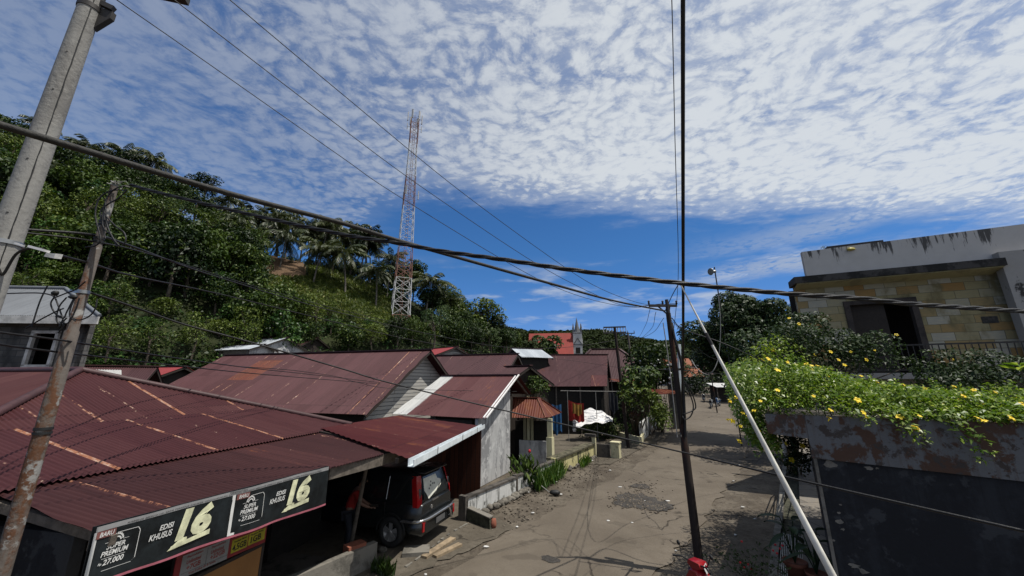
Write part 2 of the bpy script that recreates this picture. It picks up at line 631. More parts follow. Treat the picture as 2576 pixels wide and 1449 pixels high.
def groundmat(name, c1, c2, c3, crack=0.0, patch=0.0, grain=0.3, scale=0.5, bump=0.5):
    c1, c2, c3 = dim(c1), dim(c2), dim(c3)
    m, N, b = newmat(name)
    co = N.n('ShaderNodeNewGeometry').outputs['Position']
    a = N.noise(co, scale, 6, 0.62, 0.3)
    f = N.noise(co, scale * 9, 6, 0.7)
    g = N.noise(co, 70.0, 3, 0.7)
    c = N.mix(N.ss(a, 0.33, 0.68), c1, c2)
    c = N.mix(N.ss(f, 0.45, 0.72), c, c3)
    c = N.mix(N.m('MULTIPLY', N.ss(g, 0.3, 0.7, 1.0, 0.0), grain), c, N.mix(1.0, c, (0.4, 0.4, 0.4), 'MULTIPLY'))
    if crack:
        wv = N.vm('ADD', co, N.vm('SCALE', N.n('ShaderNodeTexNoise', {'Vector': co, 'Scale': 1.7, 'Detail': 5.0}).outputs['Color'], scale=0.7))
        vo = N.n('ShaderNodeTexVoronoi', {'Vector': wv, 'Scale': 0.42}, feature='DISTANCE_TO_EDGE')
        ck = N.ss(vo.outputs['Distance'], 0.004, 0.016, 1.0, 0.0)
        ck = N.m('MULTIPLY', ck, N.ss(N.noise(co, 0.6, 3), 0.48, 0.6))
        c = N.mix(N.m('MULTIPLY', ck, crack), c, tuple(x * 0.25 for x in c1))
    if patch:
        pm = N.ss(N.noise(N.vm('ADD', co, (31, 7, 0)), 0.75, 3, 0.5), 0.64, 0.67)
        c = N.mix(N.m('MULTIPLY', pm, patch), c, tuple(x * 0.45 for x in c1))
    N.put(b.inputs['Base Color'], c)
    b.inputs['Roughness'].default_value = 0.92
    b.inputs['Specular IOR Level'].default_value = 0.2
    bn = N.n('ShaderNodeBump', {'Height': N.m('ADD', N.m('MULTIPLY', f, 0.8), N.m('MULTIPLY', g, 0.25)), 'Strength': bump, 'Distance': 0.03})
    N.put(b.inputs['Normal'], bn.outputs[0])
    M[name] = m
    return m


MAROON, MAROON2 = (0.088, 0.031, 0.035), (0.122, 0.048, 0.053)
roofmat('roof_shop', (0.074, 0.024, 0.026), (0.100, 0.038, 0.038), rust=0.38, white=0.62, seed=0.31)
roofmat('roof_shop_low', (0.056, 0.022, 0.022), (0.082, 0.032, 0.031), rust=0.48, white=0.45, seed=4.1)
roofmat('roof_port', (0.074, 0.014, 0.015), (0.100, 0.024, 0.023), rust=0.60, white=0.75, seed=7.7)
roofmat('roof_big', MAROON, MAROON2, rust=0.36, white=0.55, seed=11.3)
roofmat('roof_small', (0.098, 0.027, 0.030), (0.125, 0.044, 0.046), rust=0.58, white=0.80, seed=2.9)
roofmat('roof_far', (0.080, 0.034, 0.038), (0.105, 0.046, 0.050), rust=0.55, white=0.3, seed=17.0)
roofmat('roof_far2', (0.078, 0.036, 0.039), (0.100, 0.048, 0.050), rust=0.3, white=0.2, seed=23.0)
roofmat('roof_kiosk', (0.13, 0.034, 0.024), (0.17, 0.05, 0.032), rust=0.9, white=0.9, sheetl=5, sheetw=0.5, seed=31.0)
roofmat('sheet_rust', (0.22, 0.055, 0.025), (0.30, 0.085, 0.035), rust=0.9, white=0.9, sheetw=0.5, sheetl=9, seed=41.0)
roofmat('sheet_zinc', (0.52, 0.52, 0.51), (0.66, 0.66, 0.64), rust=0.1, white=0.2, seed=5.0)
roofmat('roof_grey', (0.185, 0.197, 0.215), (0.22, 0.235, 0.255), rust=-0.2, white=-0.4, seed=6.0)
roofmat('roof_white', (0.48, 0.52, 0.56), (0.62, 0.66, 0.70), rust=0.35, white=0.1, seed=8.0)
roofmat('roof_red', (0.28, 0.045, 0.05), (0.33, 0.06, 0.065), rust=-0.2, white=0.0, seed=9.0)
roofmat('roof_orange', (0.30, 0.10, 0.05), (0.35, 0.13, 0.07), rust=0.2, white=0.0, seed=10.0)
plain('ridge_cap', (0.07, 0.030, 0.030), 0.55, bump=0.2)
plain('dark_wood', (0.035, 0.026, 0.020), 0.8, scale=9, bump=0.4)
plain('grey_wood', (0.16, 0.135, 0.11), 0.85, scale=8, bump=0.5, var=0.35)
plain('pale_wood', (0.33, 0.25, 0.16), 0.8, scale=7, bump=0.4, var=0.3)
plain('red_wood', (0.12, 0.032, 0.016), 0.7, scale=5, bump=0.3, var=0.3)
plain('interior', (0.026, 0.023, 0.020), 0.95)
plain('white_paint', (0.93, 0.91, 0.88), 0.6, var=0.1)
plain('white_board', (0.58, 0.57, 0.54), 0.75, var=0.25, scale=4, bump=0.3)
plain('gutter_white', (0.85, 0.92, 0.95), 0.45, var=0.12, scale=3)
plain('black_rubber', (0.012, 0.012, 0.012), 0.6, var=0.3)
plain('cable_black', (0.009, 0.008, 0.008), 0.55, var=0.4, scale=14, bump=0.3)
plain('cable_grey', (0.027, 0.025, 0.021), 0.7, var=0.4, scale=20, bump=0.4)
plain('cable_pale', (0.30, 0.29, 0.27), 0.6, var=0.2)
plain('metal_dark', (0.05, 0.045, 0.042), 0.55, metal=0.3)
plain('steel', (0.45, 0.45, 0.44), 0.4, metal=0.8)
plain('chrome', (0.62, 0.62, 0.62), 0.22, metal=0.9, var=0.05)
plain('tower_white', (0.74, 0.74, 0.74), 0.5, var=0.08)
plain('tower_red', (0.32, 0.15, 0.11), 0.55, var=0.25)
plain('panel_grey', (0.5, 0.5, 0.5), 0.5)
plain('car_paint', (0.012, 0.014, 0.015), 0.25, var=0.15, spec=0.6)
plain('car_glass', (0.015, 0.017, 0.018), 0.06, var=0.05, spec=0.7)
plain('tail_red', (0.42, 0.008, 0.012), 0.18, var=0.15, spec=0.7)
plain('tyre', (0.02, 0.02, 0.02), 0.85)
plain('rim', (0.36, 0.35, 0.34), 0.4, metal=0.4)
plain('paper', (0.78, 0.78, 0.68), 0.8, var=0.1)
plain('red_cloth', (0.30, 0.016, 0.012), 0.9, var=0.2)
plain('yellow_cloth', (0.30, 0.16, 0.03), 0.9, var=0.2)
plain('dark_cloth', (0.02, 0.022, 0.03), 0.9)
plain('blue_sheet', (0.02, 0.09, 0.22), 0.55, var=0.25)
plain('skin', (0.20, 0.11, 0.075), 0.6, var=0.1)
plain('hair', (0.012, 0.010, 0.009), 0.6)
plain('orange_panel', (0.34, 0.16, 0.05), 0.7, var=0.12, scale=2)
plain('terracotta', (0.26, 0.085, 0.045), 0.8, bump=0.2)
plain('red_plastic', (0.30, 0.008, 0.014), 0.3, var=0.1)
plain('silver_plastic', (0.62, 0.62, 0.60), 0.3, var=0.08)
plain('yellow_plastic', (0.62, 0.52, 0.12), 0.4)
plain('pole_rod', (0.93, 0.89, 0.78), 0.55, var=0.28, scale=5, bump=0.15)
plain('brick_red', (0.30, 0.10, 0.06), 0.9, bump=0.4)
plain('banner_black', (0.012, 0.016, 0.018), 0.45, var=0.6, scale=5)
plain('banner_white', (0.78, 0.78, 0.75), 0.5, var=0.1)
plain('banner_grey', (0.34, 0.34, 0.34), 0.5, var=0.12)
plain('banner_pink', (0.46, 0.14, 0.18), 0.5)
plain('banner_gold', (0.75, 0.75, 0.50), 0.45, var=0.3, scale=8)
plain('banner_brown', (0.22, 0.09, 0.08), 0.5)
plain('banner_red', (0.30, 0.03, 0.035), 0.5)
plain('banner_yellow', (0.50, 0.44, 0.03), 0.5)
plain('print_black', (0.02, 0.02, 0.02), 0.6)
plain('print_grey', (0.12, 0.12, 0.12), 0.6)
plain('print_red', (0.32, 0.06, 0.05), 0.6)
plain('flower_yellow', (1.0, 0.72, 0.02), 0.6, var=0.15)
plain('flower_white', (0.8, 0.8, 0.76), 0.7)
plain('flower_red', (0.50, 0.012, 0.02), 0.6)
plain('bark', (0.10, 0.08, 0.06), 0.95, scale=5, bump=0.7, var=0.4)
plain('palm_bark', (0.17, 0.15, 0.125), 0.95, scale=5, bump=0.6, var=0.3)
stained('tarp', (1.0, .98, .95), (0.42, 0.42, 0.44), 0.50, 0.58, 2.2, (0.5, 0.5, 3.5), bump=0.5)  # grey stripes paint the shading of folds into the white sheet
plain('stone', (0.16, 0.145, 0.12), 0.95, scale=5, bump=0.8, var=0.5)
plain('rubble', (0.155, 0.128, 0.098), 0.95, scale=9, bump=0.8, var=0.5)
plain('shaded_stone', (0.055, 0.055, 0.035), 0.95, scale=6, bump=0.9, var=0.6)  # near-black stone; shade is put into this colour
plain('litter', (0.75, 0.74, 0.70), 0.7)
plain('church_stone', (0.60, 0.59, 0.57), 0.8, var=0.2, scale=1.0)
plain('church_roof', (0.34, 0.042, 0.028), 0.7, var=0.12, scale=0.5)
plain('spire', (0.15, 0.155, 0.16), 0.6)
stained('pole_concrete', (0.37, 0.36, 0.335), (0.25, 0.24, 0.225), 0.42, 0.66, 2.5, (1, 1, 0.5), bump=0.35, fine=22, streak=0.3)
stained('pole_rust', (0.18, 0.155, 0.135), (0.155, 0.070, 0.036), 0.47, 0.57, 2.6, (1.4, 1.4, 0.45), third=(0.36, 0.35, 0.33), bump=0.3, fine=18, streak=0.5)
stained('pole_dark', (0.035, 0.026, 0.022), (0.075, 0.030, 0.020), 0.5, 0.62, 2.5, (1, 1, 0.3), bump=0.3)
stained('grey_plaster', (0.62, 0.62, 0.615), (0.34, 0.34, 0.345), 0.46, 0.60, 1.5, (1, 1, 0.32), bump=0.2, streak=0.6, third=(0.72, 0.72, 0.71))
stained('white_wash', (0.78, 0.78, 0.75), (0.18, 0.18, 0.165), 0.50, 0.60, 2.4, (1, 1, 0.4), bump=0.3, streak=0.75)
stained('yellow_wash', (0.74, 0.67, 0.34), (0.13, 0.12, 0.07), 0.52, 0.64, 2.2, (1, 1, 0.4), bump=0.3, streak=0.6)
stained('pale_yellow', (0.78, 0.72, 0.46), (0.22, 0.20, 0.13), 0.58, 0.7, 1.8, (1, 1, 0.5), bump=0.2, streak=0.3)
stained('moss_cap', (0.16, 0.145, 0.095), (0.065, 0.06, 0.038), 0.42, 0.6, 4.0, (1, 1, 1), bump=0.6)
stained('concrete', (0.26, 0.24, 0.205), (0.15, 0.14, 0.12), 0.45, 0.62, 1.6, (1, 1, 1), bump=0.4)
stained('concrete_dark', (0.13, 0.115, 0.10), (0.06, 0.055, 0.048), 0.45, 0.6, 2.2, (1, 1, 0.5), bump=0.5)
stained('annex_wall', (0.034, 0.037, 0.043), (0.020, 0.021, 0.025), 0.42, 0.60, 1.1, (1, 1, 0.35), third=(0.055, 0.058, 0.063), bump=0.3, streak=0.6)
stained('annex_parapet', (0.185, 0.187, 0.19), (0.115, 0.066, 0.046), 0.50, 0.57, 2.7, (1, 1, 0.8), third=(0.085, 0.07, 0.062), bump=0.5, fine=11, streak=.35)
stained('house_white', (0.46, 0.435, 0.40), (0.07, 0.065, 0.06), 0.61, 0.67, 1.3, (1.6, 1.6, 0.35), bump=0.2)
PARA_Z0, PARA_Z1 = 8.1, 9.3


def streaked_parapet():
    m, N, b = newmat('parapet_streaks')
    co = obco(N)
    x, y, z = N.sep(co)
    f = N.noise(N.scalevec(co, (2.6, 2.6, .30)), 1.6, 6, .68)
    g = N.noise(N.scalevec(co, (9, 9, .9)), 1.5, 5, .65)
    thr = N.m('ADD', N.ss(z, PARA_Z0, PARA_Z1, .66, .475), N.ss(N.noise(N.scalevec(co, (1, 1, .1)), 1.1, 3, .5), .42, .58, .085, 0.0))
    mk = N.ss(N.m('SUBTRACT', N.m('ADD', N.m('MULTIPLY', f, .7), N.m('MULTIPLY', g, .3)), thr), -.01, .05)
    blot = N.ss(N.noise(co, 1.7, 6, .65), .66, .70)
    c = N.mix(N.noise(co, 3.0, 4), (0.40, .375, .345), (0.50, .475, .44))
    c = N.mix(N.m('MULTIPLY', N.m('MAXIMUM', mk, blot), .92), c, (0.045, .042, .04))
    N.put(b.inputs['Base Color'], c); b.inputs['Roughness'].default_value = .9
    M['parapet_streaks'] = m


streaked_parapet()
stained('house_ledge', (0.085, 0.078, 0.072), (0.03, 0.028, 0.026), 0.45, 0.6, 1.6, (1, 1, 1), bump=0.3)
stained('house_soffit', (0.46, 0.42, 0.24), (0.34, 0.31, 0.19), 0.45, 0.6, 1.2, (1, 1, 1), bump=0.1)
stained('house_frame', (0.085, 0.07, 0.06), (0.05, 0.042, 0.038), 0.45, 0.6, 2, (1, 1, 1), bump=0.2)
brickmat('stone_tiles', (0.52, 0.50, 0.41), (0.40, 0.35, 0.19), (0.17, 0.15, 0.09), 0.62, 0.30, 0.008, bump=0.5, grime=(0.22, 0.18, 0.09), c3=(0.42, 0.26, 0.10))
brickmat('grey_blocks', (0.10, 0.10, 0.10), (0.15, 0.15, 0.15), (0.075, 0.075, 0.075), 0.42, 0.21, 0.016, grime=(0.05, 0.05, 0.05))
brickmat('pave_slabs', (0.19, 0.175, 0.155), (0.26, 0.24, 0.21), (0.05, 0.045, 0.04), 0.85, 0.75, 0.012)
brickmat('planks_red', (0.045, 0.015, 0.009), (0.075, 0.025, 0.014), (0.02, 0.01, 0.008), 0.16, 4.0, 0.01)
brickmat('boards_white', (0.47, 0.47, 0.46), (0.56, 0.56, 0.54), (0.16, 0.16, 0.16), 6.0, 0.17, 0.018)
groundmat('ground', (0.112, 0.091, 0.068), (0.215, 0.182, 0.140), (0.080, 0.064, 0.047), crack=0.9, grain=0.6, scale=0.8, bump=0.8)
groundmat('asphalt', (0.148, 0.122, 0.093), (0.215, 0.181, 0.140), (0.172, 0.142, 0.108), crack=0.85, patch=0.35, grain=0.5, scale=0.35)
groundmat('yard', (0.125, 0.106, 0.080), (0.185, 0.160, 0.124), (0.100, 0.084, 0.063), crack=0.8, grain=0.5, scale=0.7)
groundmat('pothole', (0.060, 0.054, 0.048), (0.11, 0.10, 0.09), (0.15, 0.14, 0.125), grain=0.9, scale=2.5, bump=1.0)
groundmat('hill_soil', (0.020, 0.028, 0.010), (0.040, 0.050, 0.016), (0.028, 0.034, 0.012), grain=0.4, scale=0.3)
groundmat('bare_soil', (0.17, 0.105, 0.062), (0.24, 0.16, 0.10), (0.10, 0.07, 0.04), grain=0.5, scale=0.6, bump=1.0)
groundmat('far_hill', (0.018, 0.026, 0.013), (0.032, 0.042, 0.02), (0.024, 0.03, 0.015), grain=0.2, scale=0.05)
leafmat('leaf_dark', (0.006, 0.017, 0.005), (0.032, 0.058, 0.011), (0.080, 0.115, 0.03))
leafmat('leaf_mid', (0.010, 0.028, 0.006), (0.062, 0.100, 0.014), (0.14, 0.18, 0.04))
leafmat('leaf_light', (0.022, 0.048, 0.008), (0.112, 0.150, 0.020), (0.21, 0.25, 0.07))
leafmat('leaf_vine', (0.014, 0.044, 0.010), (0.066, 0.135, 0.026), (0.19, 0.27, 0.08), rough=0.4)
leafmat('leaf_palm', (0.022, 0.034, 0.011), (0.078, 0.092, 0.034), (0.26, 0.27, 0.18), rough=0.4, spec=.3)  # last colour paints pale highlights on a few leaflets
leafmat('leaf_bamboo', (0.040, 0.075, 0.025), (0.085, 0.125, 0.045), (0.13, 0.17, 0.08))
leafmat('leaf_flower', (0.090, 0.165, 0.020), (0.300, 0.375, 0.045), (0.50, 0.56, 0.20), rough=0.36, trans=0.32, spec=.3)  # last colour paints whitish gloss on a few leaves
leafmat('leaf_shade', (0.015, 0.032, 0.008), (0.035, 0.060, 0.015), (0.06, 0.10, 0.03))  # darker leaf colour with the shade put into it
leafmat('grass', (0.040, 0.066, 0.008), (0.120, 0.150, 0.018), (0.20, 0.20, 0.05), trans=0.3)
leafmat('leaf_pot', (0.010, 0.025, 0.010), (0.028, 0.060, 0.020), (0.09, 0.12, 0.05))
leafmat('leaf_red', (0.07, 0.015, 0.012), (0.14, 0.03, 0.02), (0.18, 0.07, 0.03))
leafmat('leaf_far', (0.020, 0.030, 0.014), (0.040, 0.052, 0.024), (0.055, 0.07, 0.035), trans=0.1, rough=0.9, spec=0.02)
leafmat('leaf_grass_blade', (0.035, 0.085, 0.012), (0.10, 0.17, 0.025), (0.16, 0.2, 0.05), trans=0.3)
# ------------------------------------------------------------------ foliage helpers
def npmesh(name, verts, quads):
    me = bpy.data.meshes.new(name)
    nv, nf = len(verts), len(quads)
    me.vertices.add(nv)
    me.vertices.foreach_set('co', np.ascontiguousarray(verts, dtype=np.float32).ravel())
    k = quads.shape[1]
    me.loops.add(nf * k)
    me.loops.foreach_set('vertex_index', np.ascontiguousarray(quads, dtype=np.int32).ravel())
    me.polygons.add(nf)
    me.polygons.foreach_set('loop_start', np.arange(0, nf * k, k, dtype=np.int32))
    me.polygons.foreach_set('loop_total', np.full(nf, k, dtype=np.int32))
    me.update(calc_edges=True)
    return me


def unit(a):
    return a / np.maximum(np.linalg.norm(a, axis=1, keepdims=True), 1e-9)


def leaves(rg, c, nrm, size, aspect=0.55, fold=0.18, along=None):
    """one four-cornered, slightly folded leaf per point -> verts, quads"""
    n = len(c)
    nrm = unit(nrm)
    if along is None:
        along = rg.normal(size=(n, 3))
    t = unit(along - nrm * (along * nrm).sum(1, keepdims=True))
    b = np.cross(nrm, t)
    L = (size * rg.uniform(0.7, 1.3, n))[:, None]
    W = L * aspect
    v0 = c - t * L * 0.5
    v2 = c + t * L * 0.5 - nrm * L * 0.12
    v1 = c + b * W * 0.5 + nrm * L * fold - t * L * 0.05
    v3 = c - b * W * 0.5 + nrm * L * fold - t * L * 0.05
    v = np.stack([v0, v1, v2, v3], 1).reshape(-1, 3)
    q = np.arange(n * 4).reshape(n, 4)
    return v, q


def clump_points(rg, clumps, per, up=0.35, shell=0.72):
    cs, ns = [], []
    for (cx, cy, cz, r, fl) in clumps:
        k = max(4, int(per * r * r))
        d = unit(rg.normal(size=(k, 3)) + np.array([0, 0, up]))
        rad = r * (shell + (1.08 - shell) * rg.random(k) ** 0.7)[:, None]
        p = np.array([cx, cy, cz]) + d * rad * np.array([1, 1, fl])
        nn = d * 0.75 + rg.normal(size=(k, 3)) * 0.45 + np.array([0, 0, 0.45])
        cs.append(p); ns.append(nn)
    return np.concatenate(cs), np.concatenate(ns)


def tree_proto(seed, h, cr, crown_h, nclump, per, leaf, mat, aspect=0.55, clump_r=(0.28, 0.48), trunk_r=0.16, bottom=0.35, limbs=6):
    """crown mesh + trunk mesh with the trunk foot at the origin"""
    rg = np.random.default_rng(seed)
    rr = random.Random(seed)
    cz = h - crown_h / 2
    clumps = []
    for i in range(nclump):
        d = unit(rg.normal(size=(1, 3)))[0]
        f = rg.uniform(0.35, 0.88)
        p = d * f * np.array([cr, cr, crown_h / 2])
        if p[2] < -crown_h * bottom:
            p[2] *= 0.4
        r = cr * rg.uniform(*clump_r)
        clumps.append((p[0], p[1], cz + p[2], r, rg.uniform(0.6, 0.9)))
    c, n = clump_points(rg, clumps, per)
    v, q = leaves(rg, c, n, leaf, aspect)
    crown = npmesh('crown', v, q)
    crown.materials.append(M[mat])
    mb = MB()
    top = V(rr.uniform(-.1, .1) * cr, rr.uniform(-.1, .1) * cr, cz)
    mid = V(rr.uniform(-.05, .05) * h, rr.uniform(-.05, .05) * h, cz * 0.5)
    mb.tube(catmull([V(0, 0, -0.8), mid, top], 4), [trunk_r * (1.15 - 0.07 * i) for i in range(9)], 7)
    for k in range(limbs):
        cl = clumps[rr.randrange(len(clumps))]
        a = mid.lerp(top, rr.uniform(0.3, 0.95))
        e = V(cl[0], cl[1], cl[2])
        mb.tube([a, a.lerp(e, 0.5) + V(0, 0, 0.1 * h * rr.random()), e], [trunk_r * .5, trunk_r * .32, trunk_r * .12], 5)
    tr = mb.mesh('trunk')
    tr.materials.append(M['bark'])
    return crown, tr


def place_tree(name, meshes, loc, label, group=None, rz=0.0, sc=1.0, cat='tree', part=('crown', 'trunk')):
    t = thing(name, label, cat, loc, group)
    t.rotation_euler = (0, 0, rz)
    t.scale = (sc, sc, sc) if not hasattr(sc, '__len__') else sc
    for nm, me in zip(part, meshes):
        link(nm, me, t)
    return t


def palm_proto(seed, h, fl, nf, lean):
    """coconut palm: slim leaning trunk, drooping feathered fronds"""
    rr = random.Random(seed)
    rg = np.random.default_rng(seed)
    mb = MB()
    top = V(lean * h, 0, h)
    pts = catmull([V(0, 0, -0.8), V(lean * h * 0.15, 0, h * 0.35), V(lean * h * 0.6, 0, h * 0.72), top], 5)
    mb.tube(pts, [0.17 - 0.09 * i / len(pts) for i in range(len(pts))], 7)
    tr = mb.mesh('trunk'); tr.materials.append(M['palm_bark'])
    vs, qs = [], []
    def addq(a, b, c, d):
        o = len(vs); vs.extend([a, b, c, d]); qs.append((o, o + 1, o + 2, o + 3))
    for i in range(nf):
        az = i * 2.399 + rr.uniform(-.25, .25)
        el0 = R(rr.choice([72, 55, 35, 15, -5, -30])) + rr.uniform(-.15, .15)
        L = fl * rr.uniform(0.8, 1.1)
        n = 12
        p = np.array(top, dtype=float)
        e = el0
        prev = p.copy()
        side = np.array([-math.sin(az), math.cos(az), 0.0])
        tw = rr.uniform(-.5, .5)
        for k in range(n):
            dirv = np.array([math.cos(az) * math.cos(e), math.sin(az) * math.cos(e), math.sin(e)])
            nx = prev + dirv * L / n
            upv = np.cross(side, dirv) * -1
            w = 0.035
            addq(prev - side * w, nx - side * w, nx + side * w, prev + side * w)
            if k >= 1:
                ll = fl * 0.21 * math.sin(math.pi * (0.12 + 0.86 * k / n)) ** 0.6
                for sg in (-1, 1):
                    for j in range(2):
                        a = prev + (nx - prev) * (j * 0.5)
                        b = prev + (nx - prev) * (j * 0.5 + 0.34)
                        droop = np.array([0, 0, -1.0]) * rr.uniform(0.45, 1.0) * ll
                        out = (side * sg * 0.75 + dirv * 0.55 + upv * tw * 0.3) * ll
                        addq(a, b, b + out * 0.98 + droop, a + out * 0.9 + droop * 1.02)
            prev = nx
            e -= (1.15 + 0.9 * (el0 > 0.5)) / n * (0.6 + 0.9 * k / n)
    me = npmesh('crown', np.array(vs), np.array(qs))
    me.materials.append(M['leaf_palm'])
    return me, tr


# ------------------------------------------------------------------ ground and street
def build_ground():
    xs = sorted(set([-2500, -900, -400, -200, -120] + list(range(-80, 81, 5)) + [120, 200, 400, 900, 2500]))
    ys = sorted(set([-200, -60, -20] + list(range(-10, 130, 5)) + [150, 180, 220, 300, 500, 900, 1800, 4000]))
    mb = MB()
    vs = [(x, y, gz(x, y) - 0.02) for y in ys for x in xs]
    n = len(xs)
    fs = [(j * n + i, j * n + i + 1, (j + 1) * n + i + 1, (j + 1) * n + i) for j in range(len(ys) - 1) for i in range(n - 1)]
    mb.add(vs, fs, smooth=True)
    struct('ground', mb, M['ground'])


ROAD_L = [V(-6.3, -8, 0), V(-4.4, 2, 0), V(-1.23, 9.48, 0), V(2.2, 14.2, 0), V(5.56, 18.8, 0), V(8.5, 23.5, 0), V(12.6, 31, 0), V(17.4, 41, 0), V(23.2, 52, 0), V(28.5, 66, 0), V(31, 90, 0)]
ROAD_R = [V(-1.5, -8, 0), V(-0.6, 4, 0), V(3.08, 9.03, 0), V(5.9, 12.6, 0), V(9.8, 17.6, 0), V(13.6, 23, 0), V(17.6, 30, 0), V(22.6, 40, 0), V(28.8, 51, 0), V(34, 65, 0), V(37, 90, 0)]


def build_road():
    a = catmull(ROAD_L, 14); b = catmull(ROAD_R, 14)
    rr = random.Random(5)
    mb = MB()
    vs, fs = [], []
    K = 6
    for i, (p, q) in enumerate(zip(a, b)):
        w = (q - p).normalized()
        p = p + w * rr.uniform(-.12, .12); q = q + w * rr.uniform(-.14, .14)
        for k in range(K + 1):
            t = k / K
            s = p.lerp(q, t)
            crown = 0.03 * (1 - (2 * t - 1) ** 2)
            vs.append((s.x, s.y, gz(s.x, s.y) + 0.004 + crown))
    for i in range(len(a) - 1):
        for k in range(K):
            o = i * (K + 1) + k
            fs.append((o, o + 1, o + K + 2, o + K + 1))
    mb.add(vs, fs, smooth=True)
    struct('road', mb, M['asphalt'])
    # worn-out holes in the asphalt
    def patch(name, cx, cy, rx, ry, seed, z, mat, n=26, rot=0.0):
        rg = random.Random(seed)
        c = G(cx, cy, 0)
        vs = []
        f, r = head(37 + rot), head(127 + rot)
        for k in range(n):
            a = 2 * math.pi * k / n
            m = rg.uniform(0.72, 1.12)
            p = c + r * rx * m * math.cos(a) + f * ry * m * math.sin(a)
            vs.append((p.x, p.y, z))
        m2 = MB(); m2.add([(c.x, c.y, z)] + vs, [(0, 1 + k, 1 + (k + 1) % n) for k in range(n)])
        return struct(name, m2, M[mat])
    rg2 = random.Random(44)
    sb = MB()
    for _ in range(520):
        cx, cy = rg2.choice([(1600, 1262, ), (1650, 1272), (1618, 1228), (1570, 1255)])
        c = G(cx + rg2.gauss(0, 22), cy + rg2.gauss(0, 10), 0.045)
        r = rg2.uniform(.008, .035)
        sb.blob(c, r * 1.2, r, r * .6, _, 5, 4, .3)
    stuff(sb.build('pothole_stones', M['rubble']), 'loose stones and broken asphalt in the potholes of the road', 'stones')
    patch('road_pothole', 1600, 1262, 0.75, 0.95, 3, 0.044, 'pothole')
    patch('road_pothole', 1655, 1275, 0.55, 0.6, 9, 0.048, 'pothole')
    patch('road_pothole', 1612, 1226, 0.42, 0.35, 4, 0.046, 'pothole')
    patch('road_patch', 1385, 1411, 0.24, 0.17, 6, 0.042, 'pothole', 14)
    patch('road_patch', 1805, 1120, 0.25, 0.2, 8, 0.042, 'pothole', 14)
    # driveway slab by the carport and the concrete yard of the next house
    m3 = MB()
    jr = random.Random(1)
    edge = [G(1030 + 270 * i / 14 + jr.uniform(-9, 9), 1449 - 119 * i / 14 + jr.uniform(-5, 5)) for i in range(15)]
    m3.quad(*[V(p.x, p.y, 0.004) for p in (*edge, G(1180, 1262), V(-3.2, 13.6, 0), V(-9, 13, 0), V(-9, 8, 0), V(-4.6, 7.4, 0))])
    struct('driveway', m3, M['yard'])
    m4 = MB()
    m4.quad(*[V(p.x, p.y, 0.005) for p in (G(1370, 1165), G(1535, 1168), G(1700, 1085), G(1640, 1068), G(1560, 1040), G(1310, 1046))])
    struct('yard', m4, M['yard'])


# ------------------------------------------------------------------ the jungle hill
HILL = [  # column pixel, foot distance, foot pixel row, crest distance, crest pixel row
    (-1000, 17, 930, 32, 300), (-500, 22, 930, 40, 330), (-200, 25, 930, 45, 360), (0, 27, 930, 50, 405), (150, 29, 930, 52, 450),
    (300, 31, 925, 54, 490), (450, 34, 920, 55, 540), (600, 38, 915, 58, 618), (700, 41, 910, 60, 652), (800, 45, 905, 63, 672),
    (900, 48, 900, 66, 700), (1000, 52, 897, 70, 738), (1100, 58, 895, 78, 792), (1200, 66, 895, 86, 842), (1280, 76, 903, 95, 893), (1380, 90, 930, 112, 940)]
HC = [(c, P(c, yf, df), P(c, yc, dc)) for c, df, yf, dc, yc in HILL]


def hillpt(col, v):
    for i in range(len(HC) - 1):
        if col <= HC[i + 1][0] or i == len(HC) - 2:
            t = (col - HC[i][0]) / (HC[i + 1][0] - HC[i][0])
            f = HC[i][1].lerp(HC[i + 1][1], t); c = HC[i][2].lerp(HC[i + 1][2], t)
            break
    if v < 0:
        o = (f - c); o.z = 0
        p = f + o.normalized() * 4.0 * (-v)
        p.z = f.z * (1 + v) - 0.6 * (-v)
        return p
    if v <= 1:
        p = f.lerp(c, v)
        p.z = f.z + (c.z - f.z) * (v ** 0.88) + 0.5 * math.sin(col * .021 + 4 * v) * v * (1 - v) * 4
        return p
    o = (c - f); o.z = 0
    p = c + o * (v - 1)
    p.z = c.z + (c.z - f.z) * 0.25 * (v - 1) - 30 * (v - 1) ** 2
    return p


def build_hill():
    mb = MB()
    cols = list(range(-1000, 1381, 20))
    vv = [-1, -.5, 0, .1, .2, .3, .4, .5, .6, .7, .8, .9, 1, 1.1, 1.25, 1.6, 2.0, 2.4]
    vs = [hillpt(c, v) for v in vv for c in cols]
    n = len(cols)
    fs = [(j * n + i, j * n + i + 1, (j + 1) * n + i + 1, (j + 1) * n + i) for j in range(len(vv) - 1) for i in range(n - 1)]
    mb.add(vs, fs, smooth=True)
    struct('hill', mb, M['hill_soil'])
    # bare earth cutting under the palms
    m2 = MB()
    cols = [640 + 10 * i for i in range(14)]
    vv = [.74, .80, .86, .92, .97, 1.02, 1.08]
    rr = random.Random(3)
    vs = []
    for j, v in enumerate(vv):
        for i, c in enumerate(cols):
            edge = min(i, len(cols) - 1 - i, j, len(vv) - 1 - j)
            p = hillpt(c, v + rr.uniform(-.012, .012))
            p.z += -0.15 if edge == 0 else 0.22 + rr.uniform(0, .3)
            vs.append(p)
    n = len(cols)
    m2.add(vs, [(j * n + i, j * n + i + 1, (j + 1) * n + i + 1, (j + 1) * n + i) for j in range(len(vv) - 1) for i in range(n - 1)])
    struct('hill_bare_earth', m2, M['bare_soil'])


def in_grass(x, y):                     # the open grassy slope under the palms
    return 640 < x < 990 and 640 < y < 815 and y > 640 + (x - 660) * 0.12 and y < 745 + (x - 640) * 0.27


def in_earth(x, y):
    return 655 < x < 775 and 628 < y < 696


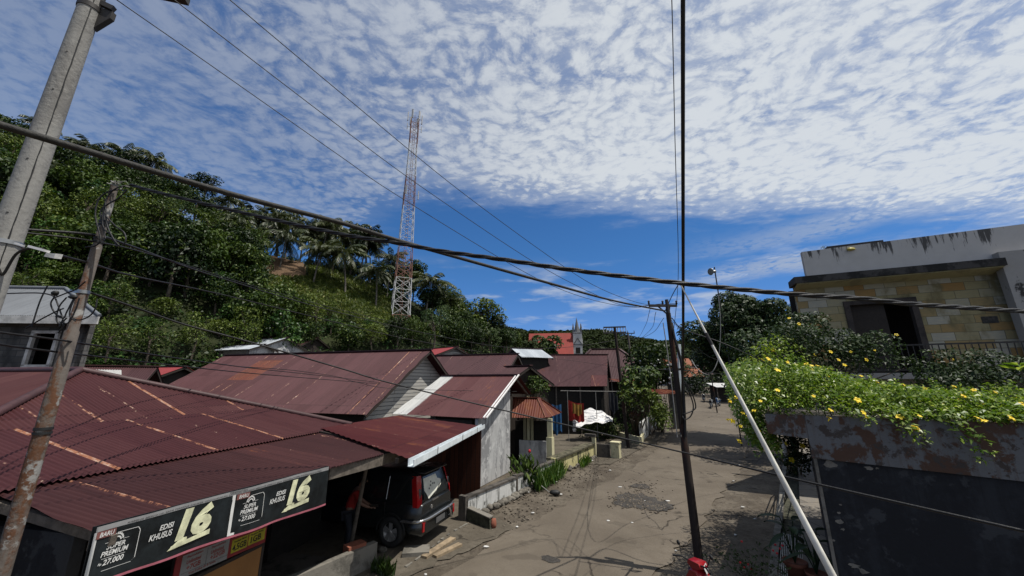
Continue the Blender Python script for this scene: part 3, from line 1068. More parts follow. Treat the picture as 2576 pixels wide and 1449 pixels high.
def build_undergrowth():
    rg = np.random.default_rng(11)
    rr = random.Random(11)
    cl, gl = [], []
    tries = 0
    while len(cl) < 2100 and tries < 30000:
        tries += 1
        c, v = rr.uniform(-420, 1330), rr.uniform(-.5, 1.06)
        p = hillpt(c, v)
        x, y = proj(p)
        if in_earth(x, y):
            continue
        if in_grass(x, y):
            gl.append((p.x, p.y, p.z))
            continue
        cl.append((p.x, p.y, p.z + rr.uniform(0, .5), rr.uniform(0.5, 1.25), 0.75))
    for nm, part, mat, size in (('hillside_undergrowth', cl[::2], 'leaf_dark', .34), ('hillside_creepers', cl[1::2], 'leaf_vine', .30)):
        c, n = clump_points(rg, part, 26, up=0.6, shell=0.6)
        v, q = leaves(rg, c, n, size, 0.7)
        me = npmesh(nm, v, q); me.materials.append(M[mat])
        o = link(nm, me)
        stuff(o, 'dark leafy undergrowth covering the steep jungle hill' if mat == 'leaf_dark' else 'fresh green creepers spreading over the jungle hill', 'undergrowth')
    tufts = [(q[0], q[1], q[2] + .1, rr.uniform(.3, .8), .7) for q in gl[::3]]
    c, n = clump_points(rg, tufts, 34, up=0.6, shell=0.6)
    v, q = leaves(rg, c, n, .26, .6)
    me = npmesh('slope_bushes', v, q); me.materials.append(M['leaf_mid'])
    stuff(link('slope_bushes', me), 'low green scrub dotted over the grassy slope under the palms', 'scrub')
    # grass on the open slope
    pts = []
    for _ in range(26000):
        c, v = rr.uniform(610, 1030), rr.uniform(0.2, 1.0)
        p = hillpt(c, v)
        x, y = proj(p)
        if in_grass(x, y) and not in_earth(x, y):
            pts.append((p.x, p.y, p.z + 0.12))
    pts = np.array(pts)
    n = len(pts)
    nr = rg.normal(size=(n, 3)) * np.array([1, 1, .25]) + np.array([0.25, -.35, .25])
    v, q = leaves(rg, pts, nr, rg.uniform(.3, .95, n), 0.22, along=rg.normal(size=(n, 3)) * .6 + np.array([0, 0, 1.0]))
    me = npmesh('slope_grass', v, q); me.materials.append(M['grass'])
    stuff(link('slope_grass', me), 'sunlit rough grass on the open slope below the coconut palms', 'grass')


def build_hill_trees():
    protos = {
        'dark': [tree_proto(101, 6.2, 2.6, 4.6, 22, 90, 0.353, 'leaf_dark'), tree_proto(102, 7.4, 2.9, 5.2, 24, 82, 0.386, 'leaf_dark', clump_r=(.24, .42))],
        'mid': [tree_proto(103, 6.0, 2.7, 4.4, 22, 90, 0.370, 'leaf_mid'), tree_proto(104, 5.2, 2.4, 4.2, 20, 97, 0.302, 'leaf_mid')],
        'light': [tree_proto(105, 4.8, 2.2, 3.8, 18, 105, 0.286, 'leaf_light'), tree_proto(106, 6.8, 2.3, 5.2, 20, 82, 0.336, 'leaf_light', aspect=.4)],
        'vine': [tree_proto(107, 5.6, 2.1, 5.0, 18, 112, 0.269, 'leaf_vine', aspect=.75), tree_proto(108, 4.0, 2.3, 3.2, 16, 112, 0.252, 'leaf_vine', aspect=.75)],
        'feather': [tree_proto(109, 7.8, 2.2, 6.2, 26, 72, 0.462, 'leaf_bamboo', aspect=.22, clump_r=(.22, .36))],
    }
    words = {'dark': 'dark green broadleaf tree', 'mid': 'mid green bushy tree', 'light': 'yellowish green leafy tree',
             'vine': 'creeper draped bright green tree', 'feather': 'feathery pale green tree'}
    rr = random.Random(77)
    pts = []
    tries = 0
    while len(pts) < 215 and tries < 12000:
        tries += 1
        c = rr.uniform(-330, 1290)
        v = rr.random() ** 0.9 * 1.08 - 0.04
        p = hillpt(c, v)
        x, y = proj(p)
        if in_grass(x, y) or in_earth(x, y) or (640 < x < 1000 and v > 0.8 and rr.random() < 0.8):
            continue
        if 940 < x < 1080 and 770 < y < 850:
            continue
        if in_grass(x, y - 45) or in_grass(x, y - 90):
            if rr.random() < 0.75:
                continue
        dmin = 2.3 + 0.012 * max(0, p.y - 25)
        if any((p - q[0]).length < dmin for q in pts):
            continue
        pts.append((p, x, y, v))
    for p, x, y, v in pts:
        k = rr.choices(['dark', 'mid', 'light', 'vine', 'feather'], [3.6, 4, 3, 3.4, 1.4])[0]
        if v > 0.86:
            k = rr.choices(['dark', 'mid', 'feather'], [6, 2, 1])[0]
        if v < 0.2 and x < 700:
            k = rr.choices(['light', 'vine', 'mid'], [3, 3, 2])[0]
        sc = rr.uniform(0.7, 1.18)
        if in_grass(x, y - 60):
            sc *= 0.55
        if v < 0.2 and x < 560:
            sc *= 0.62
        zone = ('on the skyline of the jungle hill' if v > 0.86 else 'at the foot of the jungle hill behind the red roofs' if v < 0.2 else
                'on the hillside beside the radio mast' if x > 880 else 'on the hillside below the coconut palms' if x > 620 else
                'on the hillside behind the rusty pole' if x > 130 else 'on the hillside above the block house')
        place_tree('jungle_tree', rr.choice(protos[k]), p - V(0, 0, .3), words[k] + ' ' + zone, words[k] + 's ' + zone, rr.uniform(0, 6.28),
                   (sc, sc, sc * rr.uniform(.85, 1.2)))
    # trees that stand out against the sky: crown pixel, top row, width in pixels, distance
    for (x, ytop, wpx, d, k, lab) in [
            (30, 292, 150, 52, 'dark', 'tall dark tree cut by the frame, highest on the hill'),
            (120, 335, 120, 53, 'dark', 'dark tree on the ridge right behind the concrete pole'),
            (330, 380, 120, 56, 'dark', 'dark ridge tree above the tip of the rusty pole'),
            (430, 450, 110, 57, 'mid', 'bushy ridge tree under the thick cable'),
            (520, 436, 95, 58, 'dark', 'lone tall tree with a rounded head on the ridge'),
            (600, 520, 100, 58, 'feather', 'feathery tree on the ridge left of the palms'),
            (660, 640, 90, 72, 'dark', 'dark tree filling the back of the crest, left end'), (730, 640, 100, 73, 'dark', 'dark tree filling the back of the crest above the bare earth'),
            (800, 650, 100, 74, 'dark', 'dark tree filling the back of the crest behind the biggest palm'), (865, 655, 90, 75, 'mid', 'green tree at the back of the crest between the big palms'),
            (840, 660, 70, 70, 'dark', 'dark tree right behind the biggest palm trunk'), (905, 655, 80, 72, 'dark', 'dark tree behind the palm left of the mast'), (950, 680, 80, 74, 'dark', 'dark tree behind the left leg of the mast'),
            (930, 572, 90, 66, 'dark', 'tall open crowned tree on the ridge left of the mast'),
            (1000, 660, 110, 72, 'dark', 'dark tree right behind the middle of the mast'),
            (1045, 655, 70, 72, 'mid', 'small tree peeping out right of the mast'),
            (1140, 700, 95, 76, 'feather', 'bamboo like feathery tree right of the palms'),
            (1215, 742, 130, 74, 'light', 'broad yellowish tree ending the hill at the right'),
            (1178, 800, 120, 70, 'mid', 'green tree in front of the broad yellowish one'),
            (1100, 800, 110, 66, 'dark', 'dark tree below the palm right of the mast'),
            (1245, 838, 60, 82, 'dark', 'low dark tree at the very end of the hill')]:
        top = P(x, ytop, d)
        pr = protos[k][0]
        hh = {'dark': 6.4, 'mid': 6.2, 'light': 5.0, 'feather': 8.0}[k]
        rad = {'dark': 2.9, 'mid': 3.0, 'light': 2.5, 'feather': 2.4}[k]
        sx = wpx / 2 / FOC * d / rad
        sz = max(sx * 0.9, 0.9)
        place_tree('ridge_tree', pr, V(top.x, top.y, top.z - hh * sz), lab, None, rr.uniform(0, 6.28), (sx, sx, sz))


def build_palms():
    pr = [palm_proto(201, 9.0, 4.3, 28, .10), palm_proto(202, 10.5, 4.4, 30, -.12), palm_proto(203, 8.0, 3.9, 26, .05)]
    hh = [9.0, 10.5, 8.0]; ln = [.10, -.12, .05]
    L = [(801, 626, 780, 762, 57, 'big coconut palm in the middle of the grassy slope'), (896, 633, 866, 763, 58, 'big coconut palm with hanging fronds left of the mast'),
         (734, 601, 692, 735, 57, 'coconut palm with dark fronds over the bare earth'), (704, 580, 692, 690, 61, 'coconut palm behind, over the left of the bare earth'),
         (655, 596, 662, 680, 60, 'coconut palm at the left end of the palm row'), (748, 577, 750, 684, 63, 'coconut palm on the crest above the bare earth'),
         (806, 571, 800, 690, 64, 'coconut palm on the crest behind the biggest palm'), (692, 553, 690, 670, 65, 'palm with upright fronds on the crest, farthest left pair'),
         (718, 556, 715, 665, 66, 'palm with upright fronds beside the bare earth crest'), (836, 586, 834, 700, 65, 'palm on the crest between the two big palms'),
         (906, 598, 904, 705, 66, 'palm on the crest behind the palm left of the mast'), (957, 684, 944, 792, 60, 'coconut palm at the left foot of the mast'),
         (1078, 706, 1070, 812, 66, 'coconut palm standing right of the mast'), (1127, 752, 1122, 850, 70, 'palm half hidden in trees right of the mast'),
         (975, 655, 972, 760, 66, 'palm behind the left leg of the mast'), (350, 402, 345, 520, 58, 'palm on the ridge above the rusty pole tip'),
         (205, 372, 205, 480, 55, 'palm on the ridge right of the concrete pole'), (275, 388, 270, 500, 57, 'palm on the ridge between the two poles'),
         (60, 330, 60, 440, 52, 'palm on the ridge left of the concrete pole'), (130, 420, 130, 520, 44, 'palm among the trees behind the concrete pole'),
         (560, 505, 556, 600, 58, 'palm on the ridge right of the lone round tree'),
         (640, 548, 640, 650, 66, 'palm at the back of the crest left of the bare earth'), (668, 560, 668, 660, 68, 'second palm at the back of the crest left of the bare earth'),
         (770, 583, 770, 690, 68, 'palm at the back of the crest over the bare earth, first'), (785, 600, 785, 700, 70, 'palm at the back of the crest over the bare earth, second'),
         (862, 600, 862, 700, 68, 'palm at the back of the crest between the two big palms'), (880, 585, 880, 700, 70, 'tallest palm at the back of the crest left of the mast'),
         (930, 625, 930, 720, 68, 'palm at the back of the crest next to the mast'), (612, 545, 612, 640, 62, 'palm where the ridge dips left of the bare earth'),
         (580, 560, 585, 660, 50, 'palm among the hillside trees below the ridge dip')]
    rr = random.Random(8)
    for i, (x, y, bx, by, d, lab) in enumerate(L):
        k = i % 3
        b = P(bx, by, d); t = P(x, y, d)
        sz = max((t.z - b.z) / hh[k], .45)
        sc = d / 58 * (1.0 if i < 3 or i in (11, 12) else 0.82)
        place_tree('coconut_palm', pr[k], b, lab, 'coconut palms on the hill', rr.uniform(0, 6.28), (sc, sc, sz), 'palm')


def build_far():
    cols = [(900, 868), (1000, 862), (1100, 850), (1180, 840), (1252, 830), (1326, 842), (1400, 845), (1462, 841), (1519, 840), (1592, 858), (1659, 868), (1700, 867), (1800, 874), (1950, 880), (2300, 890), (2800, 900)]
    pts = []
    for c, y in cols:
        pts.append((c, P(c, 958, 170), P(c, y + 6, 330)))
    def fp(c, v):
        for i in range(len(pts) - 1):
            if c <= pts[i + 1][0] or i == len(pts) - 2:
                t = (c - pts[i][0]) / (pts[i + 1][0] - pts[i][0])
                f = pts[i][1].lerp(pts[i + 1][1], t); k = pts[i][2].lerp(pts[i + 1][2], t)
                break
        p = f.lerp(k, min(v, 1))
        p.z = f.z - 3 + (k.z - f.z + 3) * (math.sin(min(v, 1) * math.pi / 2) ** 1.2)
        if v > 1:
            p = p + (k - f) * (v - 1); p.z = k.z - 25 * (v - 1)
        return p
    mb = MB()
    cc = list(range(900, 2801, 25)); vv = [0, .1, .2, .3, .4, .5, .6, .7, .8, .9, 1, 1.2, 2]
    vs = [fp(c, v) for v in vv for c in cc]; n = len(cc)
    mb.add(vs, [(j * n + i, j * n + i + 1, (j + 1) * n + i + 1, (j + 1) * n + i) for j in range(len(vv) - 1) for i in range(n - 1)], smooth=True)
    struct('far_hill', mb, M['far_hill'])
    rr = random.Random(4); rg = np.random.default_rng(4)
    cl = []
    for _ in range(2300):
        p = fp(rr.uniform(1050, 2100), rr.random() ** .6 * 1.02)
        cl.append((p.x, p.y, p.z + 1.2, rr.uniform(2.2, 4.4), .85))
    c, nn = clump_points(rg, cl, 2.6, up=.5, shell=.7)
    v, q = leaves(rg, c, nn, 2.0, .75)
    me = npmesh('far_forest', v, q); me.materials.append(M['leaf_far'])
    stuff(link('far_forest', me), 'wooded hills far off beyond the red roofs and the church', 'forest')


build_ground()
build_road()
build_hill()
build_undergrowth()
build_hill_trees()
build_palms()
build_far()
# ------------------------------------------------------------------ corrugated roofs
def roof_plane(mb, poly, lam=0.076, amp=0.013, origin=None, n_min=2):
    """corrugated sheet filling a convex 3-D polygon, waves running down the slope"""
    p = [Vector(q) for q in poly]
    nrm = V(0, 0, 0)
    for i in range(1, len(p) - 1):
        nrm += (p[i] - p[0]).cross(p[i + 1] - p[0])
    nrm.normalize()
    if nrm.z < 0:
        nrm = -nrm
    dn = -UP - nrm * (-UP).dot(nrm); dn.normalize()
    e = nrm.cross(dn)
    o = Vector(origin) if origin is not None else p[0]
    q = [((a - o).dot(e), (a - o).dot(dn)) for a in p]
    e0, e1 = min(a[0] for a in q), max(a[0] for a in q)
    m = max(n_min, int((e1 - e0) / lam * 6))
    top_n = min(a[1] for a in q)
    rows = []
    for i in range(m + 1):
        x = e0 + (e1 - e0) * min(max(i / m, 1e-5), 1 - 1e-5)
        ys = []
        for k in range(len(q)):
            a, b = q[k], q[(k + 1) % len(q)]
            if (a[0] - x) * (b[0] - x) <= 0 and abs(a[0] - b[0]) > 1e-9:
                ys.append(a[1] + (b[1] - a[1]) * (x - a[0]) / (b[0] - a[0]))
        if len(ys) < 2:
            continue
        rows.append((x, min(ys), max(ys)))
    vs, fs, uv = [], [], []
    for x, a, b in rows:
        w = nrm * (amp * math.sin(2 * math.pi * x / lam))
        vs += [o + e * x + dn * a + w, o + e * x + dn * b + w]
    for i in range(len(rows) - 1):
        fs.append((2 * i, 2 * i + 1, 2 * i + 3, 2 * i + 2))
        r, s = rows[i], rows[i + 1]
        uv.append([(r[0] + 50, r[1] - top_n), (r[0] + 50, r[2] - top_n), (s[0] + 50, s[2] - top_n), (s[0] + 50, s[1] - top_n)])
    mb.add(vs, fs, uv, smooth=True)


def rp(px, py, p0, n):                   # pixel ray cut with a plane
    r = ray(px, py); c = V(0, 0, CAM_H)
    return c + r * ((Vector(p0) - c).dot(Vector(n)) / r.dot(Vector(n)))


def gable_house(name, label, A, B, C=None, run=3.5, drop=2.0, far_run=None, roof='roof_far', wall='interior', cap='ridge_cap', z0=0.0,
                over=0.35, lam=0.076, gable='dark_wood', group=None, walls=True, wallmat_front=None):
    """A right and B left ridge end; near slope falls to C (below A), mirrored behind"""
    A, B = Vector(A), Vector(B)
    rd = (B - A).normalized()
    dn = V(rd.y, -rd.x, 0)
    if dn.y > 0:
        dn = -dn
    C = Vector(C) if C is not None else A + dn * run - UP * drop
    D = C + (B - A)
    off = C - A
    h = V(off.x, off.y, 0)
    fr = far_run or h.length
    F = A - h.normalized() * fr + UP * (off.z * fr / h.length)
    Fl = F + (B - A)
    t = thing(name, label, 'house', (A.x, A.y, z0), group)
    mb = MB(); roof_plane(mb, [A, B, D, C], lam)
    roof_plane(mb, [A, F, Fl, B], lam)
    rf = mb.build('roof', M[roof], t)
    mb = MB(); mb.beam(A + UP * .03 - rd * .05, B + UP * .03, .26, .05)
    mb.build('ridge_cap', M[cap], rf)
    if walls:
        i = rd * over
        hw = h.normalized()
        k = 0.88
        a, c, f = A + i, A + off * k + i, A - h * (fr / h.length) * k + UP * (off.z * fr / h.length * k) + i
        drop_ = UP * 0.06
        mb = MB()
        poly = [V(c.x, c.y, z0), V(f.x, f.y, z0), f - drop_, a - drop_, c - drop_]
        mb.prism(poly, rd * 0.12)
        mb.build('gable_wall', M[gable], t)
        L = (B - A).length - 2 * over
        mb = MB()
        mb.prism([V(c.x, c.y, z0), V(c.x, c.y, c.z - .08), V(c.x, c.y, c.z - .08) + rd * L, V(c.x, c.y, z0) + rd * L], -hw * 0.12)
        mb.prism([V(f.x, f.y, z0), V(f.x, f.y, f.z - .08), V(f.x, f.y, f.z - .08) + rd * L, V(f.x, f.y, z0) + rd * L], hw * 0.12)
        e = rd * L
        mb.prism([q + e for q in poly], rd * 0.12)
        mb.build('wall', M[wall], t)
        # verge boards
        mb = MB()
        mb.beam(A - UP * .09 + rd * .04, C - UP * .09 + rd * .04, .035, .14)
        mb.beam(A - UP * .09 + rd * .04, F - UP * .09 + rd * .04, .035, .14)
        mb.build('verge_board', M['dark_wood'], t)
    return t, dict(A=A, B=B, C=C, D=D, F=F, rd=rd, off=off)


# ------------------------------------------------------------------ the roadside shop with its hip roof
SA = P(202, 933, 9.0)
SE, SN = head(12), head(102)


def S_(n, e, z):
    q = SA + SN * n + SE * e
    return V(q.x, q.y, z)


def sh_z(n):
    z = SA.z - .385 * min(n, 2.67)
    if n > 2.67: z -= .20 * (min(n, 5.0) - 2.67)
    if n > 5.0: z -= .13 * (n - 5.0)
    return z


def build_shop():
    t = thing('roadside_shop', 'low shop under a sagging maroon hip roof with a shaded open front', 'shop', S_(4, 0, 0))
    p = lambda n, e, dz=0: S_(n, e, sh_z(n) + dz)
    mb = MB()
    roof_plane(mb, [p(0, 0), p(2.67, -2.67), p(2.67, 2.95)])
    roof_plane(mb, [p(2.60, -2.67, .0), p(5.04, -4.9), p(5.04, 3.5), p(2.60, 2.95)])
    # slope on the near side and the far side of the ridge
    q = lambda n, e: S_(n, e, SA.z - .385 * min(abs(e), 2.67) - .2 * max(0, abs(e) - 2.67))
    roof_plane(mb, [p(0, 0), q(2.67, -2.67), q(-7, -2.67), q(-7, 0)])
    roof_plane(mb, [q(2.64, -2.64), q(5.0, -5), q(-7, -5), q(-7, -2.64)])
    roof_plane(mb, [p(0, 0), p(2.67, 2.95), q(-7, 2.95), q(-7, 0)])
    roof = mb.build('roof', M['roof_shop'], t)
    mb = MB()
    mb.tube([p(0, 0, .03), p(2.6, 2.9, .03), p(5.0, 3.52, .03)], .075, 6)
    mb.tube([p(0, 0, .03), p(2.67, -2.67, .03), p(5.0, -5, .03)], .075, 6)
    mb.tube([q(0, 0) + UP * .03, q(-7, 0) + UP * .03], .08, 6)
    mb.build('ridge_cap', M['ridge_cap'], roof)
    mb = MB()
    roof_plane(mb, [p(4.90, -3.2, -.05), p(6.80, -3.34, -.03), p(7.12, -.1, -.03), p(7.30, 1.45, -.03), p(5.3, 2.6, -.04), p(4.9, 2.6, -.05)])
    mb.build('awning', M['roof_shop_low'], t)
    mb = MB()
    mb.beam(p(7.02, .0, -.17), p(7.24, 1.4, -.17), .06, .2)
    mb.beam(p(6.74, -3.3, -.15), p(7.05, -.1, -.15), .05, .16)
    mb.beam(p(7.24, 1.4, -.16), p(7.3, 3.4, -.2), .07, .22)
    for e in (-3.2, -2.2, -1.2, -.2, .8):
        mb.beam(p(5.0, e, -.16), p(6.9, e, -.13), .06, .1)
    mb.build('awning_frame', M['grey_wood'], t)
    mb = MB()                       # walls: shaded inner room, left side wall
    zt = 2.52
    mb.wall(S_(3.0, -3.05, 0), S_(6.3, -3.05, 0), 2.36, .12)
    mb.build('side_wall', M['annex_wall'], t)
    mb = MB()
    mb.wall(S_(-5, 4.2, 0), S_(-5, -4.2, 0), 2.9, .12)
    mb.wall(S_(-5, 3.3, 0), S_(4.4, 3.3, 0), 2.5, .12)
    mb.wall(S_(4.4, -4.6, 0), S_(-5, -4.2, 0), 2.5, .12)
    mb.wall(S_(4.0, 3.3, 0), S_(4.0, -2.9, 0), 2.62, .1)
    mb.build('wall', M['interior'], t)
    mb = MB()                       # floor slab and counter of the stall
    mb.obox(S_(4.0, -3.0, 0), SN * 2.5, SE * 5.0, UP * .06)
    mb.build('floor_slab', M['concrete_dark'], t)
    mb = MB()
    mb.obox(S_(6.17, -1.86, .06), SE * 1.40, SN * .05, UP * 1.17)
    cnt = mb.build('counter', M['orange_panel'], t)
    mb = MB()
    mb.obox(S_(5.55, -1.9, 1.232), SE * 1.48, SN * .68, UP * .05)
    mb.build('counter_top', M['dark_wood'], cnt)
    mb = MB()
    for e in (-1.90, -.42):
        mb = MB(); mb.obox(S_(6.14, e, .06), SE * .05, SN * .05, UP * 2.3)
        mb.build('stall_post', M['metal_dark'], t)
    # lone post carrying the end of the awning
    f = G(882, 1376, .06)
    mb = MB(); top = p(6.65, 1.9, -.2)
    mb.tube([f, top], [.05, .045], 8)
    pt = mb.build('awning_post', M['grey_wood'], t)
    # things stored on the side: a rusty drum at the corner
    mb = MB(); c = S_(5.3, -3.75, 0)
    mb.lathe(c, [(0, 0), (.29, 0), (.29, .28), (.305, .29), (.29, .3), (.29, .58), (.305, .59), (.29, .6), (.29, .86), (.27, .87), (0, .86)], 18)
    tag(mb.build('metal_drum', M['terracotta']), 'rusty brown drum standing by the grey side wall of the shop', 'drum')


def text_mesh(s, size, shear=0.0, bold=0.0):
    cu = bpy.data.curves.new('lettering', 'FONT')
    cu.body = s; cu.size = size; cu.shear = shear; cu.offset = bold
    cu.fill_mode = 'FRONT'; cu.resolution_u = 3
    ob = bpy.data.objects.new('lettering', cu)
    me = ob.to_mesh()
    vs = [v.co.copy() for v in me.vertices]
    fs = [tuple(p.vertices) for p in me.polygons]
    ob.to_mesh_clear()
    bpy.data.objects.remove(ob); bpy.data.curves.remove(cu)
    return vs, fs


def put_text(mb, s, O, U, W, nrm, u, w, width=None, height=None, size=.1, shear=0.0, bold=0.0, lift=.003):
    """lay flat letters on a panel: O corner, U along, W up, lower left corner at (u, w)"""
    vs, fs = text_mesh(s, size, shear, bold)
    x0, x1 = min(v.x for v in vs), max(v.x for v in vs)
    y0, y1 = min(v.y for v in vs), max(v.y for v in vs)
    sx = width / (x1 - x0) if width else 1
    sy = height / (y1 - y0) if height else (sx if width else 1)
    if not width:
        sx = sy
    mb.add([O + U * (u + (v.x - x0) * sx) + W * (w + (v.y - y0) * sy) + nrm * lift for v in vs], fs)


def build_banner():
    TL, TR = S_(6.86, -3.36, 2.535), S_(7.17, -.20, 2.49)
    BLz, BRz = 1.985, 1.85
    t = thing('cigarette_banner', 'long black advertising banner with big cream 16s under the maroon awning', 'banner', TL)
    U = (TR - TL); U.z = 0; L = U.length; U.normalize()
    nrm = V(U.y, -U.x, 0)
    # panel stands upright; its top follows the eave, its bottom sags a little to the right
    def pt(u, w, lift=0.0):             # u 0..L, w 0 bottom .. 1 top
        zt = TL.z + (TR.z - TL.z) * u / L
        zb = BLz + (BRz - BLz) * u / L
        q = TL + U * u
        lift += .014 * math.sin(u * 4.1 + .6) + .006 * math.sin(u * 11 + w * 2.2) - .010 * w
        return V(q.x, q.y, zb + (zt - zb) * w + .006 * math.sin(u * 6.3) * (1 - w)) + nrm * lift
    class B:                            # mapping used by put_text
        pass
    def strip(mb, u0, u1, w0, w1, lift, th=.002):
        n = max(1, int((u1 - u0) / .12))
        for i in range(n):
            a, b = u0 + (u1 - u0) * i / n, u0 + (u1 - u0) * (i + 1) / n
            mb.quad(pt(a, w0, lift), pt(b, w0, lift), pt(b, w1, lift), pt(a, w1, lift))
    mb = MB()
    strip(mb, 0, L, 0, 1, 0.0)
    a, b, c, d = pt(0, 0), pt(L, 0), pt(L, 1), pt(0, 1)
    mb.prism([q - nrm * .035 for q in (a, b, c, d)], -nrm * .015)
    body = mb.build('sheet', M['banner_black'], t)
    mb = MB(); strip(mb, 0.01, L - .01, .905, .995, .003); mb.build('warning_strip', M['banner_grey'], t)
    mb = MB(); strip(mb, 0.0, L, .0, .045, .004); mb.build('hem', M['banner_pink'], t)
    mb = MB(); strip(mb, .0, .03, .05, .90, .003); mb.build('light_edge', M['banner_white'], t)
    mb = MB(); strip(mb, 1.435, 1.475, .05, .91, .003); strip(mb, 1.475, 1.53, .05, .10, .003)
    mb.build('light_edge', M['banner_white'], t)
    def txt(name, s, u0, u1, w0, w1, mat, shear=0.0, bold=0.0, lift=.007, tilt=0.0, mb=None):
        own = mb is None
        mb = mb or MB()
        vs, fs = text_mesh(s, 1.0, shear, bold)
        x0, x1 = min(v.x for v in vs), max(v.x for v in vs)
        y0, y1 = min(v.y for v in vs), max(v.y for v in vs)
        out = []
        for v in vs:
            fx, fy = (v.x - x0) / (x1 - x0), (v.y - y0) / (y1 - y0)
            out.append(pt(u0 + (u1 - u0) * fx, w0 + (w1 - w0) * fy + tilt * fx, lift))
        mb.add(out, fs)
        if own:
            mb.build(name, M[mat], t)
        return mb
    # two identical advertisements side by side
    for o, kk in ((0.0, 1.0), (1.47, 1.11)):
        U_ = lambda a: o + a * kk
        k = MB()
        def tx(s, a, b, c, d, sh=.2, lift=.007):
            txt('', s, U_(a), U_(b), c, d, '', sh, .02, mb=k, lift=lift)
        def sp(a, b, c, d, lift=.007):
            strip(k, U_(a), U_(b), c, d, lift)
        tx('SUPER', .125, .285, .55, .635); tx('PREMIUM', .09, .32, .44, .53); tx('27.000', .118, .295, .29, .385); tx('Rp', .083, .110, .30, .35)
        sp(.10, .30, .405, .411); sp(.105, .155, .665, .671); sp(.255, .31, .665, .671)
        sp(.20, .375, .80, .81); sp(.397, .403, .26, .74); sp(.12, .37, .20, .207, .006)
        k.quad(pt(U_(.375), .80, .007), pt(U_(.397), .74, .007), pt(U_(.403), .745, .007), pt(U_(.378), .81, .007))
        k.quad(pt(U_(.37), .20, .007), pt(U_(.373), .208, .007), pt(U_(.403), .27, .007), pt(U_(.397), .26, .007))
        tx('EDISI', .595, .75, .61, .71); tx('KHUSUS', .505, .745, .46, .575)
        for a in range(9):              # round crest above the words
            an = math.pi * (0.08 + .84 * a / 8)
            cu, cw = .205 + .050 * math.cos(an), .668 + .115 * math.sin(an)
            k.quad(pt(U_(cu - .008), cw - .015, .007), pt(U_(cu + .008), cw - .015, .007), pt(U_(cu + .006), cw + .02, .007), pt(U_(cu - .006), cw + .02, .007))
        for a in range(8):
            an, bn = math.pi * a / 8, math.pi * (a + 1) / 8
            k.quad(*[pt(U_(.205 + r * math.cos(x)), .668 + r * 2.0 * math.sin(x), .007) for r, x in ((.026, an), (.038, an), (.038, bn), (.026, bn))])
        k.build('lettering', M['banner_white'], t)
        k = MB(); sp(.02, .18, .78, .90, .006); k.build('badge', M['banner_brown'], t)
        txt('badge_lettering', 'BARU', U_(.045), U_(.165), .80, .88, 'banner_white', .2, .015, .009)
        txt('big_number', '16', U_(.79), U_(1.195), .30, .905, 'banner_gold', .22, .06, .008)
        k = MB()                        # cream ribbon under the number
        k.quad(pt(U_(.72), .17, .006), pt(U_(.80), .165, .006), pt(U_(.98), .31, .006), pt(U_(.86), .34, .006))
        k.quad(pt(U_(.74), .17, .0065), pt(U_(1.19), .24, .0065), pt(U_(1.19), .34, .0065), pt(U_(.76), .24, .0065))
        k.build('ribbon', M['banner_gold'], t)
        k = MB(); sp(.93, .99, .27, .34, .010); k.build('seal', M['print_black'], t)
    k = MB()
    txt('', 'PERINGATAN:', 1.39, 1.63, .958, .99, '', 0, .02, mb=k)
    txt('', 'KARENA MEROKOK, SAYA TERKENA KANKER TENGGOROKAN. LAYANAN BERHENTI MEROKOK (0800-177-6565)', .27, 2.2, .915, .95, '', 0, .02, mb=k)
    txt('', 'DILARANG MENJUAL ATAU MEMBERI KEPADA ORANG DI BAWAH USIA 18 TAHUN', 2.22, 3.0, .915, .95, '', 0, .02, mb=k)
    k.build('warning_text', M['print_grey'], t)


def build_data_banner():
    n = 6.26
    O = S_(n, -1.95, 1.36)
    t = thing('phone_data_banner', 'red, grey and yellow mobile data price banner hung above the orange counter', 'banner', O)
    U, W, nr = SE, UP, SN
    def strip(mb, u0, u1, w0, w1, lift):
        mb.quad(*[O + U * a + W * (b - a * .045) + nr * lift for a, b in ((u0, w0), (u1, w0), (u1, w1), (u0, w1))])
    mb = MB(); mb.prism([O + U * a + W * (b - a * .045) for a, b in ((0, 0), (1.5, 0), (1.5, .45), (0, .45))], -nr * .012)
    mb.build('sheet', M['banner_red'], t)
    mb = MB(); strip(mb, .08, .79, .0, .285, .003); mb.build('grey_field', M['banner_grey'], t)
    mb = MB(); strip(mb, .84, 1.13, .05, .235, .003); strip(mb, 1.145, 1.47, .06, .235, .003)
    mb.build('yellow_field', M['banner_yellow'], t)
    def txt(mb, s, u, w, wd, h, shear=0.0):
        vs, fs = text_mesh(s, 1.0, shear, .02)
        x0, x1 = min(v.x for v in vs), max(v.x for v in vs); y0, y1 = min(v.y for v in vs), max(v.y for v in vs)
        mb.add([O + U * (u + wd * (v.x - x0) / (x1 - x0)) + W * (w + h * (v.y - y0) / (y1 - y0) - .045 * u) + nr * .006 for v in vs], fs)
    mb = MB()
    txt(mb, '4.5GB', .86, .07, .25, .09); txt(mb, '1GB', 1.19, .08, .20, .095)
    txt(mb, 'Pemakaian Merata', .88, .185, .22, .028); txt(mb, 'Pemakaian Merata', 1.18, .19, .24, .028)
    strip(mb, .437, .441, .06, .27, .006); strip(mb, .1, .78, .055, .058, .006)
    mb.build('lettering', M['print_black'], t)
    for q in (('+7GB', .16, .075, .2, .065), ('+22GB', .5, .085, .23, .065), ('Unlimited', .15, .155, .2, .05), ('Unlimited', .5, .16, .2, .05),
              ('Pemakaian', .15, .23, .22, .03), ('Pemakaian', .5, .235, .22, .03), ('YouTube di 6 kota', .2, .012, .4, .03)):
        mb = MB(); txt(mb, *q); mb.build('pale_lettering', M['print_red'], t)


